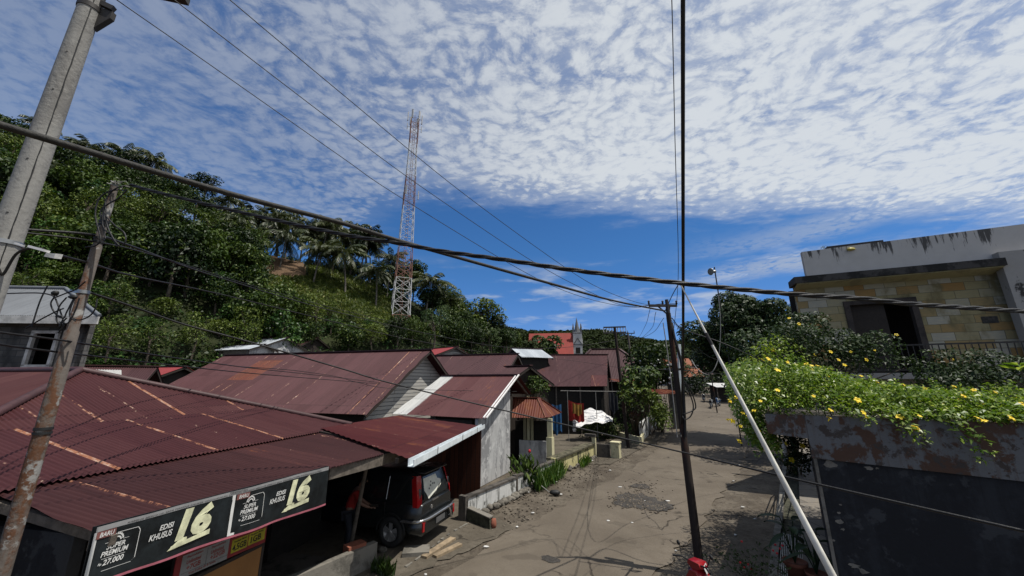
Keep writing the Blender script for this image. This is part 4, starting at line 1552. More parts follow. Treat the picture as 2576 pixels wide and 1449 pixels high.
def build_carport():
    p = lambda n, e, z: S_(n, e, z)
    t = thing('carport', 'lean-to carport with a rusty dark red roof and a white gutter over the car', 'carport', p(7.0, 4, 0))
    mb = MB()
    zt, zb = 2.80, 2.40
    roof_plane(mb, [p(4.9, 2.35, zt), p(8.08, 1.2, zb), p(7.82, 7.15, zb), p(4.95, 6.4, zt)], amp=.009)
    mb.build('roof', M['roof_port'], t)
    mb = MB()                           # gutter: an open U channel along the low edge
    a, b = p(8.16, 1.02, zb - .05), p(7.88, 7.3, zb - .02)
    d = (b - a).normalized(); r = V(d.y, -d.x, 0).normalized()
    mb.beam(a + r * .075, b + r * .075, .012, .125)
    mb.beam(a - r * .045, b - r * .045, .012, .15)
    mb.beam(a - UP * .07 + r * .015, b - UP * .07 + r * .015, .13, .012)
    g = mb.build('gutter', M['gutter_white'], t)
    mb = MB()
    for f in (.22, .55, .82):
        q = a.lerp(b, f)
        mb.beam(q + r * .09 + UP * .09, q + r * .085 - UP * .08, .012, .012, up=d)
    mb.build('gutter_bracket', M['metal_dark'], g)
    mb = MB()
    for e in (2.2, 3.6, 5.0, 6.4):
        mb.beam(p(4.95, e, zt - .1), p(7.85, e, zb - .12), .06, .12)
    mb.beam(p(7.7, 1.3, zb - .08), p(7.6, 7.0, zb - .08), .08, .1)
    mb.build('rafter', M['dark_wood'], t)
    mb = MB()
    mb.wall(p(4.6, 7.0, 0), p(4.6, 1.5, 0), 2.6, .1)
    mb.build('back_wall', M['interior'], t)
    mb = MB()                           # planked wall at the far end, half lit
    mb.prism([p(4.6, 7.0, 0), p(7.9, 7.0, 0), p(7.9, 7.0, 2.3), p(4.6, 7.0, 2.7)], SE * .08)
    mb.build('plank_wall', M['planks_red'], t)


def build_houses():
    # big house with the long corrugated roof and boarded gable
    A = P(1085, 880, 20.); B = G(567, 894, A.z); C = G(922, 1043, 2.67)
    t, d = gable_house('maroon_roof_house', 'big house with a long maroon roof and whitewashed boards in its gable', A, B, C, roof='roof_big', gable='boards_white', over=.55)
    rd, off = d['rd'], d['off']
    # one badly rusted sheet of the near slope
    nrm = off.cross(rd).normalized()
    if nrm.z < 0: nrm = -nrm
    q = lambda px, py: rp(px, py, A + nrm * .028, nrm)
    mb = MB()
    a, b = q(656, 905), q(718, 903)
    c = q(612, 957); dvec = off.normalized()
    L = (c - a).dot(dvec); w = (b - a).dot(rd)
    roof_plane(mb, [a, a + rd * w, a + rd * w + dvec * L, a + dvec * L], origin=A)
    mb.build('roof_sheet', M['sheet_rust'], t, 'orange rusted sheet with flaking white paint')
    mb = MB()                           # lower grey plaster below the boards
    base = A + rd * .45 + off * .9
    mb.prism([V(base.x, base.y, 0), V(base.x, base.y, 2.35), V(base.x, base.y, 2.35) - V(off.x, off.y, 0) * .5, V(base.x, base.y, 0) - V(off.x, off.y, 0) * .5], -rd * .06)
    mb.build('plinth_wall', M['grey_plaster'], t)
    # small house in front of it: rusty roof, grey plastered gable to the street
    E3 = G(1222, 1053, 2.57); El = G(986, 1041, 2.57); R3 = P(1304, 944, 18.3)
    ln = El - E3
    R3l = R3 + ln * 0.93
    t = thing('grey_gable_house', 'small house with a grey plastered gable and rusty red roof beside the street', 'house', (E3.x, E3.y, 0))
    mb = MB()
    k = 0.83
    roof_plane(mb, [R3, R3 + (R3l - R3) * k, E3 + ln * k, E3], origin=R3)
    far = R3 + (R3 - E3) * .55; far.z = R3.z - (R3.z - E3.z) * .55
    roof_plane(mb, [R3, far, far + ln, R3l], origin=R3)
    rf = mb.build('roof', M['roof_small'], t)
    mb = MB(); roof_plane(mb, [R3 + (R3l - R3) * (k - .01) + UP * .02, R3l + UP * .02, El + UP * .02, E3 + ln * (k - .01) + UP * .02], origin=R3)
    mb.build('zinc_sheet', M['sheet_zinc'], rf)
    mb = MB(); mb.beam(R3 + UP * .035, R3l + UP * .035, .24, .05); mb.build('ridge_cap', M['ridge_cap'], rf)
    mb = MB()
    dd = (E3 - R3)
    rdir = ln.normalized()
    for o in (.03, -.10):
        mb.beam(R3 - rdir * o + UP * .025, E3 - rdir * o + UP * .025, .06, .045)
    mb.build('verge_flashing', M['white_paint'], rf)
    # wall set back under the verge
    i = ln.normalized() * .40
    lo, hi = E3 + i, R3 + i
    lo_in = lo.lerp(hi, .03); hi_in = lo.lerp(hi, .97)
    mb = MB()
    mb.prism([V(lo_in.x, lo_in.y, 0), V(hi_in.x, hi_in.y, 0), hi_in - UP * .10, lo_in - UP * .10], ln.normalized() * .14)
    mb.build('gable_wall', M['grey_plaster'], t)
    mb = MB()
    mb.prism([V(lo_in.x, lo_in.y, 0) + i * .8, V(lo_in.x, lo_in.y, 2.45) + i * .8, V(lo_in.x, lo_in.y, 2.45) + ln * .95, V(lo_in.x, lo_in.y, 0) + ln * .95], V(dd.x, dd.y, 0).normalized() * -.1)
    mb.build('wall', M['interior'], t)
    mb = MB()                           # timber door post strip beside the wall
    mb.obox(V(lo_in.x, lo_in.y, 0) + i * .8 - rdir * .0, ln.normalized() * .9, V(dd.x, dd.y, 0).normalized() * .05, UP * 2.2)
    mb.build('plank_door', M['planks_red'], t)
    mb = MB()                           # rafters of the open porch behind the gable
    for o in (.2, 1.2, 2.2):
        a = R3 + ln.normalized() * o - UP * .08
        mb.beam(a, a + (far - R3) * 1.0, .06, .1)
    q1 = far + ln.normalized() * .3
    mb.build('porch_rafter', M['grey_wood'], t)
    mb = MB(); mb.obox(V(q1.x, q1.y, 0), V(.13, 0, 0), V(0, .13, 0), UP * (far.z - .1))
    mb.build('porch_post', M['pale_yellow'], t)
    # houses behind
    A = P(1304, 890, 24.); B = G(1080, 895.5, A.z)
    gable_house('maroon_roof_house', 'maroon roofed house with a dark open gable behind the small rusty roof', A, B, run=4.2, drop=2.5, roof='roof_far', lam=.1)
    A = P(1335, 920, 21.3); B = G(1240, 924, A.z)
    gable_house('porch_roof', 'small maroon gabled porch roof in front of the dark open gable', A, A + (B - A).normalized() * 3.2, run=2.0, drop=1.05, roof='roof_far2', wall='dark_wood', over=.3, lam=.1)
    A = P(1529, 892, 33.5); B = A - V(11.2, -.35, 0); C = P(1527, 972, 30.)
    t, d = gable_house('long_veranda_house', 'wide maroon roofed house with a dark veranda and rust at its right end', A, B, C, roof='roof_far', lam=.1, over=.25)
    off, rd = d['off'], d['rd']
    mb = MB()
    n2 = off.cross(rd).normalized()
    if n2.z < 0: n2 = -n2
    o = A + off * .68 + n2 * .025
    roof_plane(mb, [o, o + rd * 1.3, o + rd * 1.3 + off * .32, o + off * .32], lam=.1)
    mb.build('roof_sheet', M['roof_small'], t, 'rust streaked sheets with flaking white')
    for s in (.3, 2.2, 4.1, 5.6):
        c = C + rd * s - V(off.x, off.y, 0).normalized() * .25
        mb = MB(); mb.obox(V(c.x, c.y, 0), V(.1, 0, 0), V(0, .1, 0), UP * (C.z - .05)); mb.build('veranda_post', M['grey_wood'], t)
    # hip roofed house farther along the street
    a, b = P(1558, 878, 40.), None
    b = G(1487, 879, a.z)
    t = thing('hip_roof_house', 'brownish hip roofed house behind the two telegraph poles', 'house', (a.x, a.y, 0))
    ez = a.z - 3.4
    er = P(1606, 938, 36.5); er.z = ez
    dirn = (b - a).normalized(); dn = V(dirn.y, -dirn.x, 0)
    if dn.y > 0: dn = -dn
    e0 = a - dirn * 3.4 + dn * 4.4; e0.z = ez
    e1 = b + dirn * 3.4 + dn * 4.4; e1.z = ez
    f0 = a - dirn * 3.4 - dn * 4.4; f0.z = ez
    f1 = b + dirn * 3.4 - dn * 4.4; f1.z = ez
    mb = MB()
    for poly in ([a, b, e1, e0], [a, e0, f0], [b, f1, e1], [a, f0, f1, b]):
        roof_plane(mb, poly, lam=.15)
    rf = mb.build('roof', M['roof_far2'], t)
    mb = MB()
    for q in ((a, b), (a, e0), (b, e1), (a, f0)):
        mb.beam(q[0] + UP * .05, q[1] + UP * .05, .28, .07)
    mb.build('ridge_cap', M['ridge_cap'], rf)
    mb = MB()
    c = (a + b) / 2
    w = ((a - b).length + 5.6)
    mb.obox(V(c.x, c.y, 0) - dirn * w / 2 + dn * 3.8, dirn * w, -dn * 7.6, UP * (ez + .1))
    mb.build('wall', M['interior'], t)
    # house right behind the shop's hip the shade of its open gable drawn as a near-black wall
    A = P(398, 923, 17.5); B = G(150, 919.5, A.z)
    gable_house('maroon_roof_house', 'low maroon roof, its open gable filled black for shade, tucked behind the shop roof', A, B, run=2.3, drop=1.15, roof='roof_far2', over=.6, gable='interior')
    mb = MB()
    a = P(205, 929, 14.6); b = P(306, 929, 15.6); c = P(272, 941, 14.4)
    t2 = mb
    roof_plane(mb, [a, b, P(306, 958, 14.2), P(205, 958, 13.2)])
    o = mb.build('zinc_sheet', M['sheet_zinc']); tag(o, 'bare grey zinc sheet lying on the roof behind the shop hip', 'roof sheet')
    A = P(466, 922, 25.0); B = G(408, 923, A.z)
    gable_house('red_roof_house', 'bright red strip of roof left of the long maroon roof', A, B, run=2.6, drop=1.2, roof='roof_red', lam=.1)
    # white zinc shed and its brown neighbour at the foot of the hill
    A = P(723, 849, 40.); B = G(600, 856, A.z)
    t, d = gable_house('zinc_roof_shed', 'white zinc roofed shed with a pale gable at the foot of the hill', A, A + (B - A).normalized() * 6.0, run=4.0, drop=1.75, roof='roof_white', gable='grey_plaster', wall='grey_plaster', z0=d['A'].z - 6 if False else 1.0, lam=.15)
    A = P(668, 866, 37.); B = G(590, 869, A.z)
    gable_house('zinc_lean_to', 'low zinc lean-to roof in front of the white zinc shed', A, A + (B - A).normalized() * 4.6, run=1.6, drop=.6, roof='roof_white', gable='grey_plaster', wall='grey_wood', z0=1.0, lam=.15)
    A = P(800, 849, 45.); B = G(735, 852, A.z)
    gable_house('brown_roof_shed', 'brown roofed shed partly behind the white zinc shed', A, A + (B - A).normalized() * 5.0, run=3.2, drop=1.6, roof='roof_far2', z0=1.0, lam=.15)
    A = P(1149, 872, 34.); B = G(1082, 870, A.z)
    gable_house('red_roof_house', 'bright red roof rising behind the ridge of the big maroon house', A, A + V(-.75, .66, 0) * 4.0, run=2.9, drop=1.05, roof='roof_red', gable='boards_white', lam=.12)
    A = P(1286, 876, 33.); B = A + V(.92, .4, 0) * 3
    t, d = gable_house('white_roof_shed', 'small dark gable with a white roof under the church', B, A, run=2.2, drop=.9, roof='roof_white', lam=.15)
    # lean-to roofs by the street trees
    for (q, dd, lab) in (((1531, 953), 29, 'white and brown striped lean-to roof beside the veranda house'), ((1621, 979), 31, 'striped lean-to roof showing under the street shrubs')):
        a = P(q[0], q[1], dd)
        t = thing('lean_to_shed', lab, 'shed', (a.x, a.y, 0))
        mb = MB(); f, r = head(-20), head(70)
        roof_plane(mb, [a, a + r * 2.4, a + r * 2.6 - f * 1.6 - UP * .35, a + r * .2 - f * 1.6 - UP * .35], lam=.1)
        mb.build('roof', M['roof_kiosk'], t)
        for u_, v_ in ((.3, -1.4), (2.4, -1.4), (.2, -.1), (2.3, -.1)):
            q = a + r * u_ + f * v_
            mb = MB(); mb.tube([V(q.x, q.y, 0), V(q.x, q.y, a.z - .02 + .2 * v_)], .04, 6); mb.build('post', M['grey_wood'], t)


def build_block_house():
    zr, ze = 7.6, 6.2
    r0, r1 = G(0, 711, zr), G(165, 727, zr)
    e0, e1 = G(0, 793, ze), G(250, 796, ze)
    ed = (e0 - e1).normalized()
    t = thing('block_house', 'unplastered grey block house with a pale corrugated hip roof', 'house', (e1.x, e1.y, 0))
    rd = (r0 - r1).normalized()
    R0 = r1 + ed * 9; E0 = e1 + ed * 10.5
    back = V(-ed.y, ed.x, 0)
    if back.y < 0: back = -back
    bk = (V(e1.x, e1.y, 0).normalized() * .98 + ed * .30).normalized()      # the far end runs away along the line of sight
    Eb = e1 + bk * 6.5; Ebl = E0 + bk * 6.5
    mb = MB()
    roof_plane(mb, [r1, R0, E0, e1]); roof_plane(mb, [r1, e1, Eb]); roof_plane(mb, [r1, Eb, Ebl, R0])
    rf = mb.build('roof', M['roof_grey'], t)
    mb = MB(); mb.tube([r1 + UP * .03, R0 + UP * .03], .08, 6); mb.tube([r1 + UP * .03, e1 + UP * .03], .06, 6); mb.build('ridge_cap', M['roof_grey'], rf)
    mb = MB()
    mb.beam(e1 - UP * .14 - back * .01, E0 - UP * .14 - back * .01, .03, .26)
    mb.beam(e1 - UP * .14, Eb - UP * .14, .03, .26)
    mb.build('fascia', M['white_board'], t)
    # front wall with a real window opening
    w0 = e1 + ed * .75 + back * .55
    wn = -back
    q = lambda px, py: rp(px, py, w0, wn)
    k = lambda p: ((p - w0).dot(ed), p.z)
    ua, za = k(q(140, 836)); ub, zb = k(q(76, 921))
    u0, u1, z0, z1 = min(ua, ub) - .05, max(ua, ub) - .15, zb, za
    u0, u1 = 1.35, 2.05
    cxp = q(107, 878); uc = k(cxp)[0]
    u0, u1 = uc - .40, uc + .40
    zt = ze - .1
    pt = lambda u, z: V(w0.x, w0.y, z) + ed * u
    mb = MB()
    for (a, b, c, d) in ((0, u0, 0, zt), (u1, 9.5, 0, zt), (u0, u1, 0, z0), (u0, u1, z1, zt)):
        mb.prism([pt(a, c), pt(b, c), pt(b, d), pt(a, d)], back * .18)
    mb.prism([pt(0, 0), pt(0, zt), pt(0, zt) + bk * 5.4, pt(0, 0) + bk * 5.4], ed * .18)
    mb.build('wall', M['grey_blocks'], t)
    mb = MB()
    mb.prism([pt(0.3, 0) + bk * 1.6, pt(9, 0) + bk * 1.6, pt(9, zt) + bk * 1.6, pt(0.3, zt) + bk * 1.6], back * .1)
    mb.build('inner_wall', M['interior'], t)
    f = -back * .03
    mb = MB()
    for a, b in ((pt(u0, z0), pt(u0, z1)), (pt(u1, z0), pt(u1, z1)), (pt(u0 - .05, z0), pt(u1 + .05, z0)), (pt(u0 - .05, z1), pt(u1 + .05, z1))):
        mb.beam(a + f, b + f, .10, .10, up=back)
    wf = mb.build('window_frame', M['white_board'], t)
    # vent gap high in the wall
    mb = MB(); u, z = k(q(190, 805)); mb.obox(pt(u - .1, z - .25) - back * .012, ed * .2, back * .01, UP * .3); mb.build('vent', M['interior'], t)


def build_church():
    d = 140.
    l, r = P(1331, 841, d), P(1440, 839, d - 2)
    b = P(1452, 955, d)
    t = thing('church', 'church with a steep red roof and a grey stone bell tower', 'church', (b.x, b.y, 0))
    dirn = (r - l); dirn.z = 0; L = dirn.length; dirn.normalize()
    nn = V(dirn.y, -dirn.x, 0)
    if nn.y > 0: nn = -nn
    zt = (l.z + r.z) / 2
    A, B = V(l.x, l.y, zt), V(r.x, r.y, zt)
    ez = 8.5
    mb = MB()
    for s in (1, -1):
        mb.prism([A, B, B + nn * 7 * s - UP * (zt - ez), A + nn * 7 * s - UP * (zt - ez)], nn * s * .3 + UP * .2)
    mb.build('roof', M['church_roof'], t)
    mb = MB()
    for q in (A + dirn * .6, B - dirn * .6):
        mb.prism([q - UP * .2, V(q.x, q.y, 0) + nn * 6.6 + UP * ez, V(q.x, q.y, -1) + nn * 6.6, V(q.x, q.y, -1) - nn * 6.6, V(q.x, q.y, 0) - nn * 6.6 + UP * ez], dirn * .4)
    for s in (1, -1):
        mb.obox(V(A.x, A.y, -1) + nn * 6.3 * s, dirn * L, nn * .4 * s, UP * (ez + 1))
    mb.build('wall', M['church_stone'], t)
    # bell tower
    tl, tr = P(1441, 836, d - 4), P(1463, 836, d - 4)
    w = (tr - tl).length
    tw = thing('bell_tower', 'grey church bell tower with a dark pointed spire and four pinnacles', 'tower', V((tl.x + tr.x) / 2, (tl.y + tr.y) / 2, 0))
    c = V((tl.x + tr.x) / 2, (tl.y + tr.y) / 2, 0) + nn * -1.0
    hd = math.degrees(math.atan2(dirn.x, dirn.y))
    ztw = P(1452, 836, d - 4).z
    mb = MB(); mb.box(c + UP * -1, (w, w, ztw + 1), hd); mb.build('shaft', M['church_stone'], tw)
    mb = MB()
    for z in (ztw - .5, ztw * .62, ztw * .78):
        mb.box(c + UP * z, (w * 1.09, w * 1.09, .35), hd)
    mb.build('cornice', M['spire'], tw)
    mb = MB()
    f, rr_ = head(hd), head(hd + 90)
    top = P(1447.5, 797, d - 4).z
    ring = []
    mb.add([c + UP * top] + [c + f * (w * .36 * math.cos(a)) + rr_ * (w * .36 * math.sin(a)) + UP * ztw for a in [math.pi / 4 * k for k in range(8)]],
           [(0, 1 + k, 1 + (k + 1) % 8) for k in range(8)])
    mb.build('spire', M['spire'], tw)
    mb = MB()
    for a in (-1, 1):
        for b2 in (-1, 1):
            q = c + f * (w * .44 * a) + rr_ * (w * .44 * b2)
            mb.box(q + UP * ztw, (w * .15, w * .15, 1.6), hd)
            mb.add([q + UP * (ztw + 3.6)] + [q + f * (w * .1 * x) + rr_ * (w * .1 * y) + UP * (ztw + 1.6) for x, y in ((-1, -1), (1, -1), (1, 1), (-1, 1))], [(0, 1 + k, 1 + (k + 1) % 4) for k in range(4)])
    mb.build('pinnacle', M['spire'], tw)
    mb = MB()                           # louvre, gablet and lancet on the faces we see
    for fd in (nn, dirn):
        sd_ = V(fd.y, -fd.x, 0)
        o = c + fd * (w / 2 + .02)
        mb.prism([o + sd_ * .8 + UP * (ztw * .64), o - sd_ * .8 + UP * (ztw * .64), o - sd_ * .8 + UP * (ztw * .74), o + sd_ * .8 + UP * (ztw * .74)], fd * .06)
        zz = ztw * .34
        mb.prism([o + sd_ * .55 + UP * zz, o - sd_ * .55 + UP * zz, o - sd_ * .55 + UP * (zz + 3.0), o + UP * (zz + 3.9), o + sd_ * .55 + UP * (zz + 3.0)], fd * .06)
    mb.build('window', M['interior'], tw)
    mb = MB()
    for fd in (nn, dirn):
        sd_ = V(fd.y, -fd.x, 0); o = c + fd * (w / 2 + .1)
        mb.beam(o + sd_ * w * .42 + UP * (ztw * .80), o + UP * (ztw * .90), .25, .3); mb.beam(o - sd_ * w * .42 + UP * (ztw * .80), o + UP * (ztw * .90), .25, .3)
    mb.build('gablet', M['spire'], tw)


build_shop()
build_banner()
build_data_banner()
build_carport()
build_houses()
build_block_house()
build_church()
# ------------------------------------------------------------------ right-hand side of the street
AX = V(5.68, 7.5, 0)                      # street corner of the annex
AF = V(1.6, -1.0, 0).normalized()         # along its front, towards the right of the picture
AS = head(36.6)                           # along its street side, away from us
AN = V(AF.y, -AF.x, 0)                    # out of the front wall, towards us
if AN.y > 0: AN = -AN


def build_annex():
    t = thing('garage_annex', 'dark walled flat roofed annex with a peeling orange and grey parapet', 'annex', AX)
    zb, zt = 2.60, 3.36
    mb = MB()
    mb.prism([AX, AX + AF * 7, AX + AF * 7 + UP * zb, AX + UP * zb], -AN * .15)
    mb.prism([AX - AN * .15, AX - AN * .15 + UP * zb, AX - AN * .15 + AS * 5.5 + UP * zb, AX - AN * .15 + AS * 5.5], AF * .15)
    mb.build('wall', M['annex_wall'], t)
    mb = MB()
    a = AX - AF * .02 + AN * .05
    mb.prism([a + UP * (zb - .0), a + AF * 7 + UP * (zb - .22), a + AF * 7 + UP * zt, a + UP * zt], -AN * .14)
    pa = mb.build('parapet', M['annex_parapet'], t)
    mb = MB()                               # the beam end reaching over the pavement
    b = AX + AN * .05
    mb.prism([b - AF * .66 + UP * (zt - .37), b - AF * .024 + UP * (zt - .42), b - AF * .024 + UP * zt, b - AF * .66 + UP * zt], -AN * .14)
    mb.prism([b - AF * .66 - AN * .145 + UP * (zt - .37), b - AF * .66 - AN * .145 + UP * zt, b - AF * .66 + AS * 5.5 + UP * zt, b - AF * .66 + AS * 5.5 + UP * (zt - .37)], AF * .12)
    mb.build('eave_beam', M['annex_parapet'], t)
    mb = MB(); mb.obox(AX - AF * .52 - AN * .10 + UP * (zt - .30), AF * 7.4, AS * 5.4, UP * .14); mb.build('roof_slab', M['concrete_dark'], t)
    mb = MB(); mb.beam(AX + AN * .012 + UP * .0 + AF * .02, AX + AN * .012 + UP * (zt - .45) + AF * .02, .05, .03, up=AN); mb.build('corner_edge', M['concrete'], t)
    mb = MB()                               # bare patches where the dark paint has come off
    rr = random.Random(6)
    for (px, py, r) in ((2088, 1168, .09), (2185, 1177, .05), (2207, 1178, .03), (2113, 1312, .05), (2110, 1290, .03), (2120, 1332, .03), (2096, 1360, .03), (2115, 1270, .02), (2150, 1424, .07), (2170, 1437, .07)):
        c = rp(px, py, AX, AN) + AN * .002
        n = 11
        pts = [c + AF * (r * rr.uniform(.5, 1.4) * math.cos(2 * math.pi * k / n)) + UP * (r * .8 * rr.uniform(.4, 1.2) * math.sin(2 * math.pi * k / n)) for k in range(n)]
        mb.add([c] + pts, [(0, 1 + k, 1 + (k + 1) % n) for k in range(n)])
    o = mb.build('bare_patch', M['concrete'], t); o['kind'] = 'stuff'


def build_pavement():
    k0 = V(5.45, 9.03, 0)
    r = head(126.6)
    a, b = k0 - AS * 9, k0 + AS * 19
    mb = MB()
    rr = random.Random(2)
    n = 40
    for i in range(n):
        p, q = a.lerp(b, i / n), a.lerp(b, (i + 1) / n - .0004)
        w = .15 + rr.uniform(-.02, .02)
        mb.obox(p - r * .0, q - p, r * w, UP * (.13 + rr.uniform(-.008, .008)))
    o = struct('kerb', mb, M['concrete'])
    mb = MB(); mb.quad(a + r * .16 + UP * .012, b + r * .16 + UP * .012, b + r * .58 + UP * .012, a + r * .58 + UP * .012)
    struct('drain_channel', mb, M['shaded_stone'])  # flat dark strip, coloured like the shade of a recessed channel
    mb = MB(); mb.obox(a + r * .585, b - a, r * 1.0, UP * .11)
    struct('pavement', mb, M['pave_slabs'])
    # steel bar grate over the near part of the drain
    mb = MB()
    s0, s1 = 6.6, 11.6
    g0 = a + AS * s0 + r * .18 + UP * .10
    m = 13
    for i in range(m):
        p = g0 + r * (.40 * i / (m - 1))
        mb.beam(p, p + AS * (s1 - s0), .012, .02)
    for i in range(8):
        p = g0 + AS * ((s1 - s0) * i / 7) - UP * .018
        mb.beam(p, p + r * .40, .012, .014)
    o = mb.build('drain_grate', M['steel'])
    tag(o, 'long steel bar grate over the roadside drain by the dark wall', 'grate')


def flower_mesh():
    rg = random.Random(1)
    mb = MB()
    n = 5
    R0 = .05
    for k in range(n):
        a = 2 * math.pi * k / n
        u = V(math.cos(a), math.sin(a), 0); w = V(-math.sin(a), math.cos(a), 0)
        mb.add([V(0, 0, -.012), u * R0 * .55 - w * R0 * .42 + V(0, 0, .006), u * R0 * 1.05 - w * R0 * .25 + V(0, 0, .0), u * R0 * 1.12 + w * R0 * .22 - V(0, 0, .004), u * R0 * .6 + w * R0 * .42 + V(0, 0, .008)],
               [(0, 1, 2, 3, 4)])
    mb.tube([V(0, 0, -.05), V(0, 0, -.012)], [.008, .016], 6)
    me = mb.mesh('flower'); me.materials.append(M['flower_yellow'])
    return me


def build_flower_shrub():
    rg = np.random.default_rng(31); rr = random.Random(31)
    t = thing('allamanda_shrub', 'sunlit yellow flowered shrub spilling over the parapet of the annex', 'shrub', AX + UP * 3.3)
    off = LOC[t.name]
    pts, nrm, sz = [], [], []
    fl = []
    def top(s, b):                          # height of the hedge over the roof
        h = .32 + .62 * math.exp(-((s + .2) / 1.5) ** 2) + .10 * math.sin(s * 3.1 + b * 2.3) + .07 * math.sin(s * 7 + 1.3 * b * 4)
        h *= min(1.0, .35 + b * 1.3)
        return h + .05
    z0 = 3.30
    for _ in range(26000):
        s = rr.uniform(-.75, 5.2); b = rr.uniform(-.10, 3.8) if rr.random() < .75 else rr.uniform(-.12, .8)
        h = top(s, b)
        z = z0 + h * (rr.random() ** .35) * rr.uniform(.9, 1.12)
        p = AX + AF * s + AS * b - AN * .02
        pts.append((p.x, p.y, z)); nrm.append((rr.gauss(0, .55) + .25, rr.gauss(0, .55) - .2, 1.0)); sz.append(.085)
    # trailing part hanging off the street end
    for _ in range(5200):
        a = rr.random()
        s = -.75 - .62 * rr.random() * (1 - .25 * a); b = rr.uniform(-.05, 2.6)
        z = 4.35 - 1.75 * a + rr.uniform(-.1, .1)
        s += .35 * (a - .35) ** 2 * 2
        if b > 1.2 and a > .55: continue
        p = AX + AF * s + AS * b
        pts.append((p.x, p.y, z)); nrm.append((-.5 + rr.gauss(0, .5), -.35 + rr.gauss(0, .5), .7)); sz.append(.095)
    # a few shoots hanging over the front
    for (s0, ln) in ((1.05, .35), (1.18, .3), (1.72, .5), (1.85, .42), (2.55, .2), (.55, .12), (3.2, .18)):
        for k in range(60):
            a = k / 60
            p = AX + AF * (s0 + .35 * a + rr.gauss(0, .05)) + AN * (.06 + .22 * a) + UP * (3.45 - ln * a * a * 1.4 + rr.gauss(0, .04))
            pts.append((p.x, p.y, p.z)); nrm.append((rr.gauss(0, .5), -.4 + rr.gauss(0, .4), .8)); sz.append(.095)
    # taller sprigs
    for _ in range(70):
        s = rr.uniform(-.6, 4.6); b = rr.uniform(.3, 3.4)
        base = AX + AF * s + AS * b + UP * (z0 + top(s, b) - .05)
        ln = rr.uniform(.12, .34); d = V(rr.gauss(0, .3), rr.gauss(0, .3), 1).normalized()
        for k in range(16):
            p = base + d * ln * k / 16
            pts.append((p.x + rr.gauss(0, .03), p.y + rr.gauss(0, .03), p.z)); nrm.append((rr.gauss(0, .7), rr.gauss(0, .7), .8)); sz.append(.08)
    v, q = leaves(rg, np.array(pts) - np.array(off), np.array(nrm), np.array(sz), .45)
    me = npmesh('foliage', v, q); me.materials.append(M['leaf_flower'])
    link('foliage', me, t)
    mb = MB()
    for _ in range(60):
        s = rr.uniform(-.6, 4.8); b = rr.uniform(0, 3.4)
        p = AX + AF * s + AS * b + UP * 3.22
        e = p + V(rr.gauss(0, .12), rr.gauss(0, .12), top(s, b) * .9)
        mb.tube([p, p.lerp(e, .5) + V(rr.gauss(0, .04), rr.gauss(0, .04), 0), e], [.012, .009, .005], 4)
    o = mb.build('stems', M['bark'], t); o['kind'] = 'stuff'
    fm = flower_mesh()
    spots = []
    for (px, py) in ((1836, 1012), (1852, 1003), (1830, 1058), (1842, 1062), (1880, 1050), (1862, 1075), (1858, 1110), (1862, 1116), (1905, 1085), (1912, 1012), (1896, 1035), (1955, 985),
                     (1868, 1042), (2045, 1000), (2088, 1035), (2085, 1055), (2170, 1042), (2178, 1052), (2260, 1052), (2295, 1078), (2305, 1084), (2310, 1050), (2455, 1055), (2470, 1062), (2540, 1056),
                     (2420, 1000), (2445, 985), (2335, 925), (2395, 960), (2205, 965), (2330, 955), (2290, 952), (2500, 990), (2155, 1010)):
        best = None
        spots.append((px, py))
    for (px, py) in spots:
        # the flower sits where the ray meets the hedge surface
        p = None
        for k in range(400):
            d = 5.0 + k * .02
            qv = P(px, py, d)
            rel = qv - AX; rel.z = 0
            det = AF.x * AS.y - AF.y * AS.x
            s = (rel.x * AS.y - rel.y * AS.x) / det; b = (AF.x * rel.y - AF.y * rel.x) / det
            if -.12 < b < 3.8 and s > -.75 and qv.z < z0 + top(s, b) * 1.05 and qv.z > 3.1: p = qv; break
            if s < -.75 and -.05 < b < 2.6 and s > -1.35: p = qv; break
            if b > -.3 and b < 0 and s > -.6 and qv.z < 3.5 and k > 60 and b > -.12: p = qv; break
        if p is None:
            continue
        fl.append(p)
    for _ in range(44):
        s = rr.uniform(-.7, 4.9); b = rr.uniform(.05, 3.6)
        fl.append(AX + AF * s + AS * b + UP * (z0 + top(s, b) * 1.06))
    for p in fl:
        o = bpy.data.objects.new('flower', fm); COL.objects.link(o); o.parent = t
        o.location = p - off + V(-.02, -.05, .03)
        o.rotation_euler = (rr.uniform(.3, 1.1), rr.uniform(-.4, .4), rr.uniform(-.7, .7))
        k = rr.choice([rr.uniform(.55, .9), rr.uniform(.8, 1.2)]); o.scale = (k, k, k * rr.uniform(.6, 1.6))


def leaf_blob(name, label, cat, clumps, per, size, mat, aspect=.55, seed=1, group=None, part='foliage', base=None, stems=True, up=.35):
    rg = np.random.default_rng(seed); rr = random.Random(seed)
    base = base or V(*clumps[0][:3]) - UP * clumps[0][3]
    t = thing(name, label, cat, base, group)
    c, n = clump_points(rg, clumps, per, up=up)
    v, q = leaves(rg, c - np.array(base), n, size, aspect)
    me = npmesh(part, v, q); me.materials.append(M[mat]); link(part, me, t)
    if stems:
        mb = MB()
        for cl in clumps[:14]:
            e = V(*cl[:3])
            m = V(base.x + rr.gauss(0, .15), base.y + rr.gauss(0, .15), base.z - .1)
            mb.tube([m, m.lerp(e, .5) + V(rr.gauss(0, .12), rr.gauss(0, .12), .1), e], [.035, .022, .01], 5)
        mb.build('stems', M['bark'], t)
    return t


